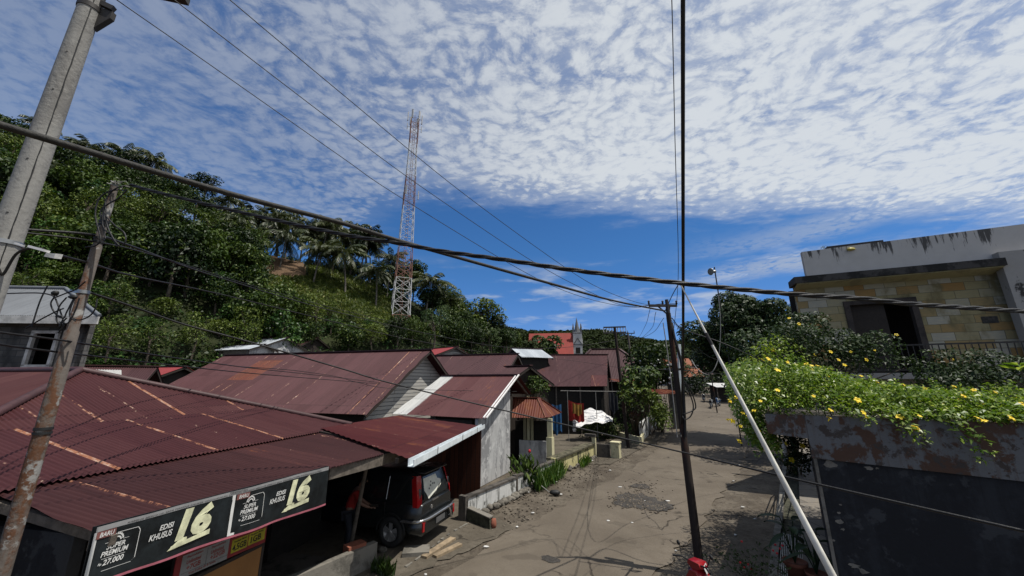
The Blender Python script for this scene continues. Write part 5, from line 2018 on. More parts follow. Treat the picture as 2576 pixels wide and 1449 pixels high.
def build_right_plants():
    rr = random.Random(14)
    cl = []
    for _ in range(46):
        px, py = rr.uniform(1925, 2330), rr.uniform(790, 935)
        if py < 800 + abs(px - 1990) * .30: continue
        p = P(px, py, rr.uniform(10.6, 12.2)); cl.append((p.x, p.y, p.z, rr.uniform(.35, .6), .85))
    lit = []
    for (px, py) in ((1905, 905), (1925, 885), (1945, 870), (1965, 872), (1900, 935), (1930, 930), (1960, 905), (1990, 900), (1885, 930)):
        p = P(px, py, rr.uniform(10.2, 11.0)); lit.append((p.x, p.y, p.z, rr.uniform(.28, .42), .9))
    leaf_blob('lit_shrub', 'sunlit yellowish shrub rising at the street end of the annex roof', 'shrub', lit, 700, .10, 'leaf_flower', .42, 15, base=P(1940, 1010, 10.8))  # lit part of the facade shrub; sunlight painted by the brighter leaf colour
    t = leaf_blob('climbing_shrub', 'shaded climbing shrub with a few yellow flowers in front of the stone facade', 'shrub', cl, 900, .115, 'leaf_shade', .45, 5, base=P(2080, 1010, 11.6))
    fm = bpy.data.meshes.get('flower')
    off = LOC[t.name]
    for (px, py) in ((2050, 892), (2010, 920), (2110, 905), (2125, 918), (1975, 925), (1940, 915), (1925, 935), (1920, 905), (2180, 905), (2255, 842), (2090, 885), (2140, 885), (2010, 815), (1985, 800), (1945, 880), (1908, 945), (2200, 880), (2400, 905)):
        o = bpy.data.objects.new('flower', fm); COL.objects.link(o); o.parent = t
        o.location = P(px, py, 10.5) - off; o.rotation_euler = (rr.uniform(.6, 1.4), rr.uniform(-.4, .4), rr.uniform(-.8, .8)); k = rr.uniform(.7, 1.15); o.scale = (k, k, k)
    # dark mass behind the hedge on the right
    cl = []
    for _ in range(26):
        p = P(rr.uniform(2330, 2640), rr.uniform(905, 990), rr.uniform(9.2, 10.6)); cl.append((p.x, p.y, p.z, rr.uniform(.3, .5), .8))
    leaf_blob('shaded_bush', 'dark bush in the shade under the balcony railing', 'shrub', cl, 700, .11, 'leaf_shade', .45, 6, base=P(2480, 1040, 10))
    # pale rosette plant cut by the right edge
    c = P(2566, 925, 7.4)
    t = thing('rosette_plant', 'pale broad leaved rosette plant at the right edge above the hedge', 'plant', c - UP * .6)
    rg = np.random.default_rng(3)
    pts, al, nr = [], [], []
    for k in range(16):
        a = k * 2.4; e = rr.uniform(-.3, .7)
        d = V(math.cos(a) * math.cos(e), math.sin(a) * math.cos(e), math.sin(e))
        p = d * .14; pts.append((p.x, p.y, p.z + .6)); al.append(tuple(d)); nr.append((-d.x * .5, -d.y * .5, 1))
    v, q = leaves(rg, np.array(pts), np.array(nr), .25, .34, .1, np.array(al))
    me = npmesh('leaves', v, q); me.materials.append(M['leaf_flower']); link('leaves', me, t)
    mb = MB(); mb.tube([c - UP * .65, c], [.02, .015], 6); mb.build('stem', M['bark'], t)
    # ivy and creeper under the beam end
    cl = []
    for (px, py) in ((1975, 1110), (2000, 1120), (2018, 1135), (1990, 1150), (1965, 1130), (2012, 1105), (1985, 1095), (2005, 1170), (2022, 1165)):
        p = P(px, py, 10.4); cl.append((p.x, p.y, p.z, .3, .9))
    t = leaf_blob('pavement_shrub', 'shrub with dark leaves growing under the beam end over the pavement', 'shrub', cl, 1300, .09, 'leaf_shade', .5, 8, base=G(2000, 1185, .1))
    for (px, py) in ((1992, 1157), (1974, 1117), (2020, 1122)):
        o = bpy.data.objects.new('flower', fm); COL.objects.link(o); o.parent = t
        o.location = P(px, py, 9.9) - LOC[t.name]; o.rotation_euler = (1.1, .2, rr.uniform(-.8, .8)); o.scale = (1.3, 1.3, 1.3)
    # the big round tree on the street
    tree = tree_proto(301, 10.6, 3.9, 7.0, 70, 420, .27, 'leaf_shade', aspect=.45, clump_r=(.2, .33), trunk_r=.26, bottom=.40)
    b = P(1868, 900, 27); place_tree('street_tree', tree, V(b.x, b.y, 0), 'big round dark crowned tree on the right of the street', None, .6, (1, 1, 1.0))
    tree2 = tree_proto(302, 6.4, 3.2, 5.6, 34, 240, .25, 'leaf_shade', aspect=.45, clump_r=(.25, .38), trunk_r=.16, bottom=.49)
    b = P(1968, 950, 21); place_tree('street_tree', tree2, V(b.x, b.y, .7), 'lower dark tree filling the gap behind the flowered shrub', None, 1.6, (1, 1, 1.0))


def build_stone_house():
    hd = V(2.2, -1, 0).normalized()
    hn = V(hd.y, -hd.x, 0)
    if hn.y > 0: hn = -hn
    W0 = P(2000, 737, 15.0)
    W0 = V(W0.x, W0.y, 0)
    t = thing('stone_clad_house', 'two storey flat roofed house with a sandstone tile facade and streaked white parapet', 'house', W0)
    sd = (W0.normalized() * .97 + hd * .28).normalized()     # side walls run away along the line of sight
    w = lambda u, z, o=0.0: V(W0.x, W0.y, z) + hd * u + hn * o
    k = lambda px, py, o=0.0: (lambda p: ((p - W0).dot(hd), p.z))(rp(px, py, W0 + hn * o, hn))
    zl = k(1997, 697, .7)[1]; zlb = k(1999, 713, .7)[1]
    ul0 = k(1997, 697, .7)[0]; ul1 = k(2530, 650, .7)[0]
    zp = k(2023, 633, .25)[1]
    up0 = k(2022, 660, .25)[0]
    d0, z0t = k(2121, 759); d1, z1t = k(2301, 750); z1b = k(2344, 869)[1]
    ztop = (z0t + z1t) / 2
    zf = k(2400, 872, 0)[1] - .9
    ue = 9.0
    mb = MB()                               # tiled wall around the balcony door
    th = -hn * .2
    for (a, b, c, d) in ((0, d0, zf, zl - .05), (d1, ue, zf, zl - .05), (d0, d1, ztop, zl - .05)):
        mb.prism([w(a, c), w(b, c), w(b, d), w(a, d)], th)
    mb.build('facade', M['stone_tiles'], t)
    mb = MB()
    mb.prism([w(.1, 0), w(ue, 0), w(ue, zf - .004), w(.1, zf - .004)], th)
    a_ = w(.004, 0, -.2); b_ = w(.004, zl - .06, -.2)
    mb.prism([a_, b_, b_ + sd * 7, a_ + sd * 7], hd * .2)
    mb.build('wall', M['house_white'], t)
    mb = MB(); mb.prism([w(.3, zf, -2.2), w(ue, zf, -2.2), w(ue, zl, -2.2), w(.3, zl, -2.2)], -hn * .1); mb.build('inner_wall', M['interior'], t)
    mb = MB()                               # door frame
    for (a, b, c, d) in ((d0 - .02, d0 + .16, zf, ztop + .02), (d1 - .16, d1 + .02, zf, ztop + .02), (d0 + .16, d1 - .16, ztop - .14, ztop + .02)):
        mb.prism([w(a, c, .06), w(b, c, .06), w(b, d, .06), w(a, d, .06)], -hn * .22)
    mb.build('door_frame', M['house_frame'], t)
    mb = MB(); mb.prism([w(d0 + .16, zf, -.18), w((d0 + d1) / 2 + .2, zf, -.18), w((d0 + d1) / 2 + .2, ztop - .14, -.18), w(d0 + .16, ztop - .14, -.18)], -hn * .05)
    mb.build('door', M['dark_wood'], t)
    mb = MB(); mb.prism([w(ul0, zlb, .7), w(ul1, zlb, .7), w(ul1, zl, .7), w(ul0, zl, .7)], -hn * .95); mb.build('ledge', M['house_ledge'], t)
    mb = MB(); mb.prism([w(ul0 + .08, zlb - .003, .64), w(ul1 - .05, zlb - .003, .64), w(ul1 - .05, zlb - .12, .0), w(ul0 + .08, zlb - .12, .0)], UP * -.03); mb.build('soffit', M['house_soffit'], t)
    mb = MB()
    mb.prism([w(up0, zl, .25), w(ue, zl, .25), w(ue, zp + .12, .25), w(up0, zp, .25)], -hn * .2)
    a_ = w(up0, zl, .04); b_ = w(up0, zp, .04)
    mb.prism([a_, b_, b_ + sd * 7, a_ + sd * 7], hd * .18)
    mb.build('parapet', M['parapet_streaks'], t)
    mb = MB(); mb.obox(w(.25, zl - .2, -.2), hd * (ue - .3), sd * 6.5, UP * .18); mb.build('roof_slab', M['concrete_dark'], t)
    ur = k(2540, 720, .55)[0]
    mb = MB(); mb.prism([w(ur, 0, .55), w(ur + 3, 0, .55), w(ur + 3, zl + .25, .55), w(ur, zl + .25, .55)], -hn * .35); mb.build('wing_wall', M['house_white'], t)
    a, b = k(2467, 797), k(2513, 812)
    mb = MB(); mb.prism([w(a[0], b[1], .02), w(b[0], b[1], .02), w(b[0], a[1], .02), w(a[0], a[1], .02)], -hn * .04); mb.build('wall_plaque', M['concrete_dark'], t)
    mb = MB(); mb.obox(w(-.2, zf - .22, 1.3), hd * (ue + .2), -hn * 1.28, UP * .2); mb.build('balcony_slab', M['house_white'], t)
    # balcony railing
    r = thing('balcony_railing', 'dark steel balcony railing with slanting looking upright bars', 'railing', w(3, zf, 1.2))
    mb = MB()
    zr = zf + .92
    u0, u1 = k(2345, 872, 1.2)[0] - 3.2, k(2560, 872, 1.2)[0] + 1.0
    mb.beam(w(u0, zr, 1.2), w(u1, zr, 1.2), .05, .05); mb.beam(w(u0, zf + .08, 1.2), w(u1, zf + .08, 1.2), .04, .04)
    mb.build('rail', M['metal_dark'], r)
    n = int((u1 - u0) / .16)
    mb = MB()
    for i in range(n + 1):
        mb.beam(w(u0 + .16 * i, zf + .1, 1.2), w(u0 + .16 * i, zr - .03, 1.2), .022, .022, up=hd)
    mb.build('balusters', M['metal_dark'], r)
    # things on the flat roof
    p = lambda px, py, o=-.8: rp(px, py, W0 + hn * o, hn)
    a, b = p(2083, 632), p(2225, 616)
    o = MB(); o.prism([a, b, b + UP * .22, a + UP * .22], -hn * 1.2)
    tag(o.build('roof_hatch', M['metal_dark']), 'dark flat hatch slab on top of the stone clad house', 'hatch')
    c = p(2070, 632)
    leaf_blob('roof_weed', 'little weed sprouting beside the hatch on the house roof', 'plant', [(c.x, c.y, c.z, .16, 1), (c.x + .1, c.y, c.z + .12, .12, 1)], 900, .09, 'leaf_dark', .35, 9)
    c = rp(2142, 634, W0 + hn * .3, hn)
    mb = MB(); mb.blob(c + UP * .12, .16, .1, .055, 3)
    tag(mb.build('yellow_rag', M['yellow_plastic']), 'bright yellow rag lying on the house parapet', 'rag')


build_annex()
build_pavement()
build_flower_shrub()
build_right_plants()
build_stone_house()
# ------------------------------------------------------------------ poles, mast and wires
def band(mb, c, r, h=.05, d=UP, n=14):
    mb.tube([c - d * h / 2, c + d * h / 2], r, n)


def build_concrete_pole():
    d = 3.4
    a, b = P(20, 560, d), P(237, 15, d)
    # an upright pole: same plan position top and bottom
    x = (a.x + b.x) / 2
    base = V(x, d, 0)
    t = thing('concrete_pole', 'thick pale concrete utility pole with a long crack, leaning into the top left corner', 'utility pole', base)
    mb = MB(); mb.tube([base - UP * .5, base + UP * 4, base + UP * 9.6], [.132, .114, .088], 24); mb.build('shaft', M['pole_concrete'], t)
    # dark seam and bolt holes facing us
    face = V(-base.x, -base.y, 0).normalized(); side = V(-face.y, face.x, 0)
    rr = random.Random(3)
    mb = MB()
    prev = None
    pts = []
    for i in range(60):
        z = 4.3 + 4.6 * i / 59
        r = .114 - .026 * (z - 4) / 5.6
        ang = .10 + rr.uniform(-.02, .02)
        pts.append(base + UP * z + (face * math.cos(ang) + side * math.sin(ang)) * (r + .0005))
    mb.tube(pts, [.0035 + rr.uniform(0, .003) for _ in pts], 4); mb.build('seam', M['print_black'], t)
    mb = MB()
    for z in (5.6, 6.2, 7.05, 7.55):
        r = .114 - .026 * (z - 4) / 5.6
        c = base + UP * z + (face * math.cos(-.45) + side * math.sin(-.45)) * r
        mb.tube([c - face * .02, c + face * .002], .010, 8)
    o = mb.build('bolt_hole', M['print_black'], t); o['kind'] = 'stuff'
    z = P(237, 25, d).z
    mb = MB(); band(mb, base + UP * (z + .02), .104, .06); mb.build('steel_band', M['metal_dark'], t)
    mb = MB(); band(mb, base + UP * P(10, 612, d).z, .122, .04); mb.build('clamp', M['steel'], t)
    # crossarm bracket at the right of the top band
    r = head(75)
    mb = MB()
    c = base + UP * (z + .05)
    mb.prism([c + r * .085 - UP * .30, c + r * .21 - UP * .10, c + r * .21 + UP * .0, c + r * .085 + UP * .02], V(0, .05, 0))
    mb.beam(c + r * .05 + UP * .09, c + r * .22 + UP * .03, .05, .06)
    mb.beam(c - r * .9 + UP * .40, c + r * .9 + UP * .40, .08, .09)
    mb.build('crossarm', M['metal_dark'], t)
    return base


def build_rusty_pole():
    d = 4.2
    top = P(292, 468, d)
    base = V(P(150, 940, d).x, d, 0)
    t = thing('rusty_pole', 'stepped rusty steel pole with flaking paint and tangled cables, in front of the shop roof', 'utility pole', base)
    z1, z2, z3 = P(240, 690, d).z, P(185, 830, d).z, top.z
    zb = P(95, 1180, d).z
    mb = MB()
    mb.tube([base - UP * .5, base + UP * zb, base + UP * (P(120, 1090, d).z), base + UP * (z2 - .02), base + UP * z2, base + UP * (z1 + .35), base + UP * (z1 + .37), base + UP * z3],
            [.068, .067, .065, .060, .050, .046, .040, .036], 20)
    mb.build('shaft', M['pole_rust'], t)
    mb = MB()
    for (px, py, r) in ((94, 1078, .074), (232, 600, .049), (258, 558, .048)):
        z = P(px, py, d).z
        band(mb, base + UP * z, r, .03); band(mb, base + UP * (z - .045), r, .025)
    o = mb.build('cable_tie', M['print_black'], t); o['kind'] = 'stuff'
    mb = MB(); z = P(200, 735, d).z; band(mb, base + UP * z, .056, .04)
    f = head(-75); mb.beam(base + UP * z + f * .05, base + UP * (z + .03) + f * .24, .03, .03)
    mb.build('clamp', M['steel'], t)
    return base, t


def wire(name, label, pts, r, mat='cable_black', group=None, n=6, seg=8, cat='wire'):
    ps = catmull([P(*q) if not isinstance(q, Vector) else q for q in pts], seg)
    mb = MB(); mb.tube(ps, r, n)
    o = mb.build(name, M[mat])
    return tag(o, label, cat, group)


def twisted(name, label, pts, r, lay, mat, seg=40, strands=3):
    ps = catmull([P(*q) if not isinstance(q, Vector) else q for q in pts], seg)
    mb = MB()
    acc = 0
    dist = [0]
    for a, b in zip(ps, ps[1:]):
        acc += (b - a).length; dist.append(acc)
    for k in range(strands):
        out = []
        for i, p in enumerate(ps):
            t = (ps[min(i + 1, len(ps) - 1)] - ps[max(0, i - 1)]).normalized()
            u = t.cross(UP).normalized(); w = u.cross(t)
            a = 2 * math.pi * (dist[i] / lay + k / strands)
            out.append(p + (u * math.cos(a) + w * math.sin(a)) * r * .52)
        mb.tube(out, r * .5, 7)
    o = mb.build(name, M[mat])
    return tag(o, label, 'cable')


def build_street_pole():
    base = G(1763, 1446, 0)
    d = base.y
    top = P(1681, 788, d)
    t = thing('street_pole', 'dark leaning steel utility pole with a crossarm at the road edge', 'utility pole', base)
    ax = (top - base)
    mb = MB(); mb.tube([base - UP * .3, base + ax * .45, base + ax * .46, top], [.092, .084, .070, .058], 16); mb.build('shaft', M['pole_dark'], t)
    mb = MB(); mb.tube([top, top + ax.normalized() * .35], [.05, .04], 10)
    mb.build('top_pin', M['metal_dark'], t)
    ca, cb = P(1633, 772, d), P(1702, 766, d)
    ca.z = cb.z = (ca.z + cb.z) / 2
    mb = MB(); mb.beam(ca, cb, .06, .06); mb.build('crossarm', M['metal_dark'], t)
    mb = MB()
    for q in (ca, ca.lerp(cb, .5), cb):
        mb.lathe(q + UP * .03, [(.012, 0), (.03, .02), (.018, .05), (.032, .07), (.015, .10), (0, .11)], 8)
    o = mb.build('insulator', M['metal_dark'], t); o['kind'] = 'stuff'
    mb = MB()
    mb.beam(ca.lerp(cb, .3), top - UP * .05, .03, .03); mb.beam(ca.lerp(cb, .75), top - UP * .05, .03, .03)
    o = mb.build('brace', M['metal_dark'], t); o['kind'] = 'stuff'
    l0, l1 = P(1622, 930 - 2, d), P(1674, 929, d)
    l0.z = l1.z = P(1650, 929, d).z
    mb = MB(); mb.beam(P(1677, 929, d), P(1712, 929, d), .04, .05); mb.build('lower_arm', M['print_black'], t)
    mb = MB()                            # white conduit strapped to the far side
    c0, c1 = P(1712, 1052, d + .1), P(1708, 866, d + .1)
    mb.beam(c0, V(c1.x, c0.y, c1.z), .085, .06); mb.build('white_conduit', M['gutter_white'], t)
    mb = MB(); q = P(1700, 960, d + .1); mb.beam(q - V(.16, 0, 0), q + V(.2, 0, 0), .04, .05); mb.build('strap', M['metal_dark'], t)
    mb = MB(); mb.tube(catmull([P(1668, 812, d - .15), P(1681, 900, d - .15), P(1693, 1000, d - .15), P(1704, 1100, d - .12)], 6), .012, 5); mb.build('earth_wire', M['cable_pale'], t)
    # spare cable loops hanging at the pole
    mb = MB()
    for (w, y1) in ((0, 0), (6, -14)):
        mb.tube(catmull([P(1722, 960, d - .3), P(1733 + w, 985, d - .3), P(1744 + w, 1020, d - .3), P(1738 + w, 1046 + y1, d - .3), P(1722, 1055 + y1, d - .3), P(1714, 1040, d - .2)], 8), .014, 6)
    o = mb.build('cable_loop', M['cable_black'], t); o['kind'] = 'stuff'
    mb = MB(); mb.tube(catmull([P(1690, 812, d), P(1697, 850, d - .1), P(1712, 905, d - .1), P(1718, 960, d - .1), P(1722, 1040, d - .1), P(1724, 1100, d - .1)], 6), [.03] * 31, 7); mb.build('riser_cable', M['cable_black'], t)
    return base, d


def build_far_poles():
    def pole(x, ytop, d, h_, lab, arm, rungs, mat, lean=0.0, rad=.11):
        tp = P(x, ytop, d)
        b = V(tp.x + lean, tp.y, gz(tp.x, tp.y))
        t = thing('telegraph_pole', lab, 'telegraph pole', b)
        mb = MB(); mb.tube([b - UP * .3, tp], [rad, rad * .8], 10); mb.build('shaft', M[mat], t)
        mb = MB()
        r = head(88)
        if rungs:
            mb.beam(tp - r * arm - UP * .05, tp + r * arm - UP * .0, .07, .09); mb.beam(tp - r * arm - UP * .42, tp + r * arm - UP * .36, .07, .09)
            mb.build('crossarm', M['metal_dark'], t)
            mb = MB()
            for i in range(9):
                q = tp + r * (arm * (-1 + 2 * i / 8)) - UP * .22
                mb.beam(q - UP * .16, q + UP * .16, .04, .04)
            o = mb.build('insulator', M['white_board'], t); o['kind'] = 'stuff'
        else:
            mb.beam(tp - r * arm - UP * .12, tp + r * arm - UP * .08, .07, .08); mb.build('crossarm', M['metal_dark'], t)
            mb = MB()
            for i in (-1, 0, 1):
                mb.lathe(tp + r * arm * i * .96 - UP * .08, [(.04, 0), (.05, .05), (.02, .14), (.05, .2), (0, .26)], 6)
            o = mb.build('insulator', M['grey_wood'], t); o['kind'] = 'stuff'
            mb = MB()
            mb.beam(tp - UP * .75, tp - r * arm * .6 - UP * .12, .04, .04); mb.beam(tp - UP * .75, tp + r * arm * .6 - UP * .12, .04, .04)
            o = mb.build('brace', M['metal_dark'], t); o['kind'] = 'stuff'
        return t
    pole(1546, 822, 24.5, 0, 'dark telegraph pole with a wide double crossarm above the veranda house', .75, True, 'pole_dark', .35)
    pole(1579, 836, 33., 0, 'thin pale telegraph pole with a single crossarm behind the double armed one', .62, False, 'grey_wood', .4, .10)
    c = P(1792, 930, 44)
    tp = P(1782, 905, 44)
    mb = MB(); mb.tube([V(tp.x + .25, tp.y, gz(tp.x, tp.y) - .2), tp], [.07, .05], 8)
    tag(mb.build('street_post', M['pole_dark']), 'thin dark post far down the street by the parked motorbikes', 'post')


def build_mast():
    d = 62.
    b = P(1009, 838, d); tp = P(1042, 298, d)
    c = V((b.x + tp.x) / 2 - .1, d, 0)
    z0, z1 = b.z - 2.0, tp.z
    t = thing('radio_mast', 'tall red and white lattice radio mast standing on the hill', 'radio mast', V(c.x, c.y, z0))
    H = z1 - z0
    ang = R(24)
    def half(z):
        f = (z - z0) / H
        return (1.78 * (1 - f) ** 1.0 + .62 * f) if f < .82 else (1.78 * .18 + .62 * .82)
    def corner(k, z):
        a = ang + math.pi / 2 * k + math.pi / 4
        r = half(z) * 1.02
        return V(c.x + r * math.cos(a) * 1.2, c.y + r * math.sin(a) * 1.2, z)
    zs = [z0]
    step = 2.5
    while zs[-1] < z1 - .6:
        zs.append(min(zs[-1] + step, z1)); step = max(1.15, step * .955)
    def zpix(y):
        return P(1020, y, d).z
    cuts = [(zpix(790), 'tower_red'), (zpix(698), 'tower_white'), (zpix(617), 'tower_red'), (zpix(522), 'tower_white'), (zpix(450), 'tower_red'), (zpix(372), 'tower_white'), (z1 + 1, 'tower_red')]
    acc = 0
    lo = z0
    for hi, mat in cuts:
        mb = MB()
        for i in range(len(zs) - 1):
            mid = (zs[i] + zs[i + 1]) / 2
            if not (lo <= mid < hi):
                continue
            a, bb = zs[i], zs[i + 1]
            th = .062 if a < z0 + H * .3 else .047
            for k in range(4):
                p0, p1 = corner(k, a), corner(k, bb)
                q0, q1 = corner(k + 1, a), corner(k + 1, bb)
                mb.tube([p0, p1], th * 1.15, 5)
                mb.tube([p0, q1], th * .55, 4); mb.tube([q0, p1], th * .55, 4)
                mb.tube([p1, q1], th * .6, 4)
        if mb.v:
            mb.build('lattice_section', M[mat], t)
        lo = hi
    mb = MB()                             # cable ladder inside
    for s in (-.18, .18):
        mb.tube([V(c.x + s, c.y, z0), V(c.x + s, c.y, z1 - .5)], .035, 4)
    for i in range(int(H / .8)):
        mb.tube([V(c.x - .18, c.y, z0 + .8 * i), V(c.x + .18, c.y, z0 + .8 * i)], .025, 4)
    mb.build('ladder', M['tower_red'], t)
    rr = random.Random(2)
    for (zz, k, s) in ((z1 - .9, 6, 1.0), (z1 - 2.8, 2, .7), (zpix(498), 3, .9)):
        for i in range(k):
            a = ang + 2 * math.pi * i / k
            r = half(zz) * 1.2 + .35
            q = V(c.x + r * math.cos(a), c.y + r * math.sin(a), zz)
            mb = MB(); mb.box(q, (.32 * s, .16 * s, 1.9 * s), math.degrees(-a) + 90)
            mb.beam(q + UP * .9 * s, V(c.x + half(zz) * math.cos(a), c.y + half(zz) * math.sin(a), zz + .9 * s), .06, .06)
            mb.build('antenna_panel', M['panel_grey'], t)
    mb = MB(); mb.tube([V(c.x, c.y, z1 - .3), V(c.x, c.y, z1 + .9)], [.04, .02], 5); mb.build('lightning_rod', M['tower_red'], t)


def build_wires(sp):
    d = sp[1]
    top = P(1672, 782, d)
    # the big bundle running over our heads to the street pole
    wire('overhead_cable', 'thickest grey overhead cable crossing the picture from the far left to the street pole',
         [(-160, 268, 1.50), (0, 314, 1.66), (567, 484, 2.45), (859, 561, 3.05), (1026, 612, 3.6), (1359, 706, 5.3), (1542, 756, 7.6), top], .0200, 'cable_grey', n=10, seg=14, cat='cable')
    twisted('twisted_cable', 'black twisted service cable running from the rusty pole across to the house on the right',
            [(330, 465, 4.2), (397, 484, 4.1), (610, 535, 3.9), (859, 589, 3.6), (1009, 613, 3.4), (1106, 631, 3.3), (1279, 655, 3.15), (1439, 679, 3.05), (1717, 713, 2.95), (1994, 740, 2.95), (2157, 750, 3.0), (2304, 766, 3.05), (2576, 783, 3.2), (2760, 795, 3.3)],
            .0215, .62, 'cable_black')
    for (lab, pts) in (('lowest of the three thin power wires sloping from the top left corner', [(240, -40, 3.3), (297, 2, 3.5), (520, 157, 4.3), (859, 395, 5.6), (986, 483, 6.3), (1259, 650, 7.8), (1392, 720, 8.8), (1500, 757, 9.5), (1592, 773, 10.1), (1636, 768, d)]),
                       ('middle one of the three thin power wires sloping from the top left', [(380, -45, 3.3), (440, 1, 3.5), (859, 322, 5.3), (1079, 483, 6.6), (1349, 663, 8.4), (1502, 743, 9.5), (1580, 770, 10.1), (1668, 764, d)]),
                       ('uppermost of the three thin power wires sloping from the top left', [(520, -50, 3.3), (580, 1, 3.5), (859, 235, 4.7), (1161, 483, 6.7), (1422, 673, 8.7), (1526, 733, 9.5), (1626, 766, 10.1), (1700, 763, d)])):
        wire('power_wire', lab, pts, .0062, group='thin power wires')
    # cable from above the camera down to the street pole
    wire('drop_cable', 'thick black cable running straight up the picture above the street pole',
         [P(1718, -120, 2.35), P(1718, 0, 2.62), P(1718, 350, 3.5), P(1718.5, 700, 5.0), P(1718, 900, 7.0), P(1714, 1060, d - .1), P(1713, 1100, d - .1)], .0205, n=9, cat='cable')
    wire('thin_drop_wire', 'thin wire hanging just left of the thick vertical black cable', [P(1684, -90, 2.9), P(1690, 0, 3.2), P(1698, 350, 4.6), P(1706, 700, 7.6), P(1690, 870, d - .3), P(1684, 925, d - .2)], .0055)
    wire('stay_wire', 'short dark wire from the twisted cable down to the end of the crossarm', [P(1706, 716, 7.8), P(1690, 745, 9), P(1672, 785, d)], .011)
    # wires from the rusty pole over the roofs
    L = [('lineman wire passing over the big maroon roof toward the far poles', [(60, 577, 3.6), (240, 592, 4.2), (333, 620, 5.5), (557, 700, 9), (859, 788, 15), (1126, 850, 21), (1292, 875, 26), (1442, 872, 30), (1580, 850, 33)], .016),
         ('wire with a street lamp at its left end crossing the hill', [(143, 640, 3.6), (233, 664, 4.3), (343, 696, 5.4), (567, 743, 8), (859, 814, 12), (1026, 853, 15), (1212, 886, 18)], .013),
         ('thick service wire swinging across the road down to the lower right', [(213, 732, 4.2), (333, 771, 4.7), (463, 816, 5.3), (627, 860, 6), (859, 927, 7), (992, 966, 7.4), (1359, 1054, 7.6), (1718, 1138, 6.6), (1947, 1193, 5.2), (2250, 1262, 4.2), (2576, 1336, 3.5), (2720, 1370, 3.3)], .0135),
         ('wire crossing in front of the block house window, upper one', [(-80, 822, 3.2), (0, 836, 3.5), (183, 860, 4.2), (410, 896, 6), (633, 926, 9), (800, 944, 13), (958, 963, 18)], .011),
         ('wire crossing in front of the block house window, lower one', [(-80, 853, 3.2), (0, 866, 3.5), (150, 886, 4.2), (520, 928, 7.5), (700, 945, 10.5), (958, 966, 18)], .011),
         ('thin wire passing above the shop hip and the big maroon roof', [(60, 585, 3.6), (243, 608, 4.2), (400, 646, 6), (640, 720, 9.5), (859, 780, 14), (1010, 815, 18)], .009),
         ('wire lying low over the big maroon roof', [(600, 922, 9), (740, 932, 12), (850, 948, 14), (900, 962, 15), (1000, 978, 17), (1300, 985, 18.2)], .010)]
    for lab, pts, r in L:
        wire('service_wire', lab, pts, r, group='service wires over the roofs')
    wire('phone_wire', 'level thin wire running behind the street pole to the dark tree', [(1290, 895, 26), (1420, 905, 27), (1560, 925, 24), (1620, 928, 11), (1720, 932, 11.5), (1860, 944, 14), (2000, 946, 15)], .008)
    wire('phone_wire', 'dark wire running from the street pole down toward the round tree', [P(1690, 800, d), (1718, 828, 9.6), (1810, 860, 9), (1900, 900, 9), (1960, 930, 10)], .013)
    wire('phone_wire', 'thin sagging wire in front of the dark tree', [P(1690, 806, d), (1730, 850, 10), (1790, 900, 10.5), (1900, 925, 11), (1965, 916, 12)], .006)
    for i, (x0, y0, x1, y1, xm, ym, lab) in enumerate(((1636, 775, 1579, 846, 1622, 822, 'first'), (1650, 785, 1579, 850, 1636, 830, 'second'), (1670, 800, 1582, 846, 1640, 838, 'third'))):
        wire('sagging_wire', lab + ' sagging thin wire between the street pole and the thin pale telegraph pole', [P(x0, y0, d), (xm, ym, 14), (x1 + 22, y1 + 6, 24), (x1, y1, 33)], .007, group='sagging wires behind the street pole')
    # wire hanging from the speaker pole
    wire('hanging_wire', 'pale loose wire hanging in a long loop in front of the dark tree', [(1807, 742, 11), (1812, 800, 11), (1812, 850, 11), (1806, 905, 11), (1790, 938, 11), (1772, 940, 11.5), (1752, 925, 12), (1740, 905, 13)], .010, 'cable_pale', cat='wire')


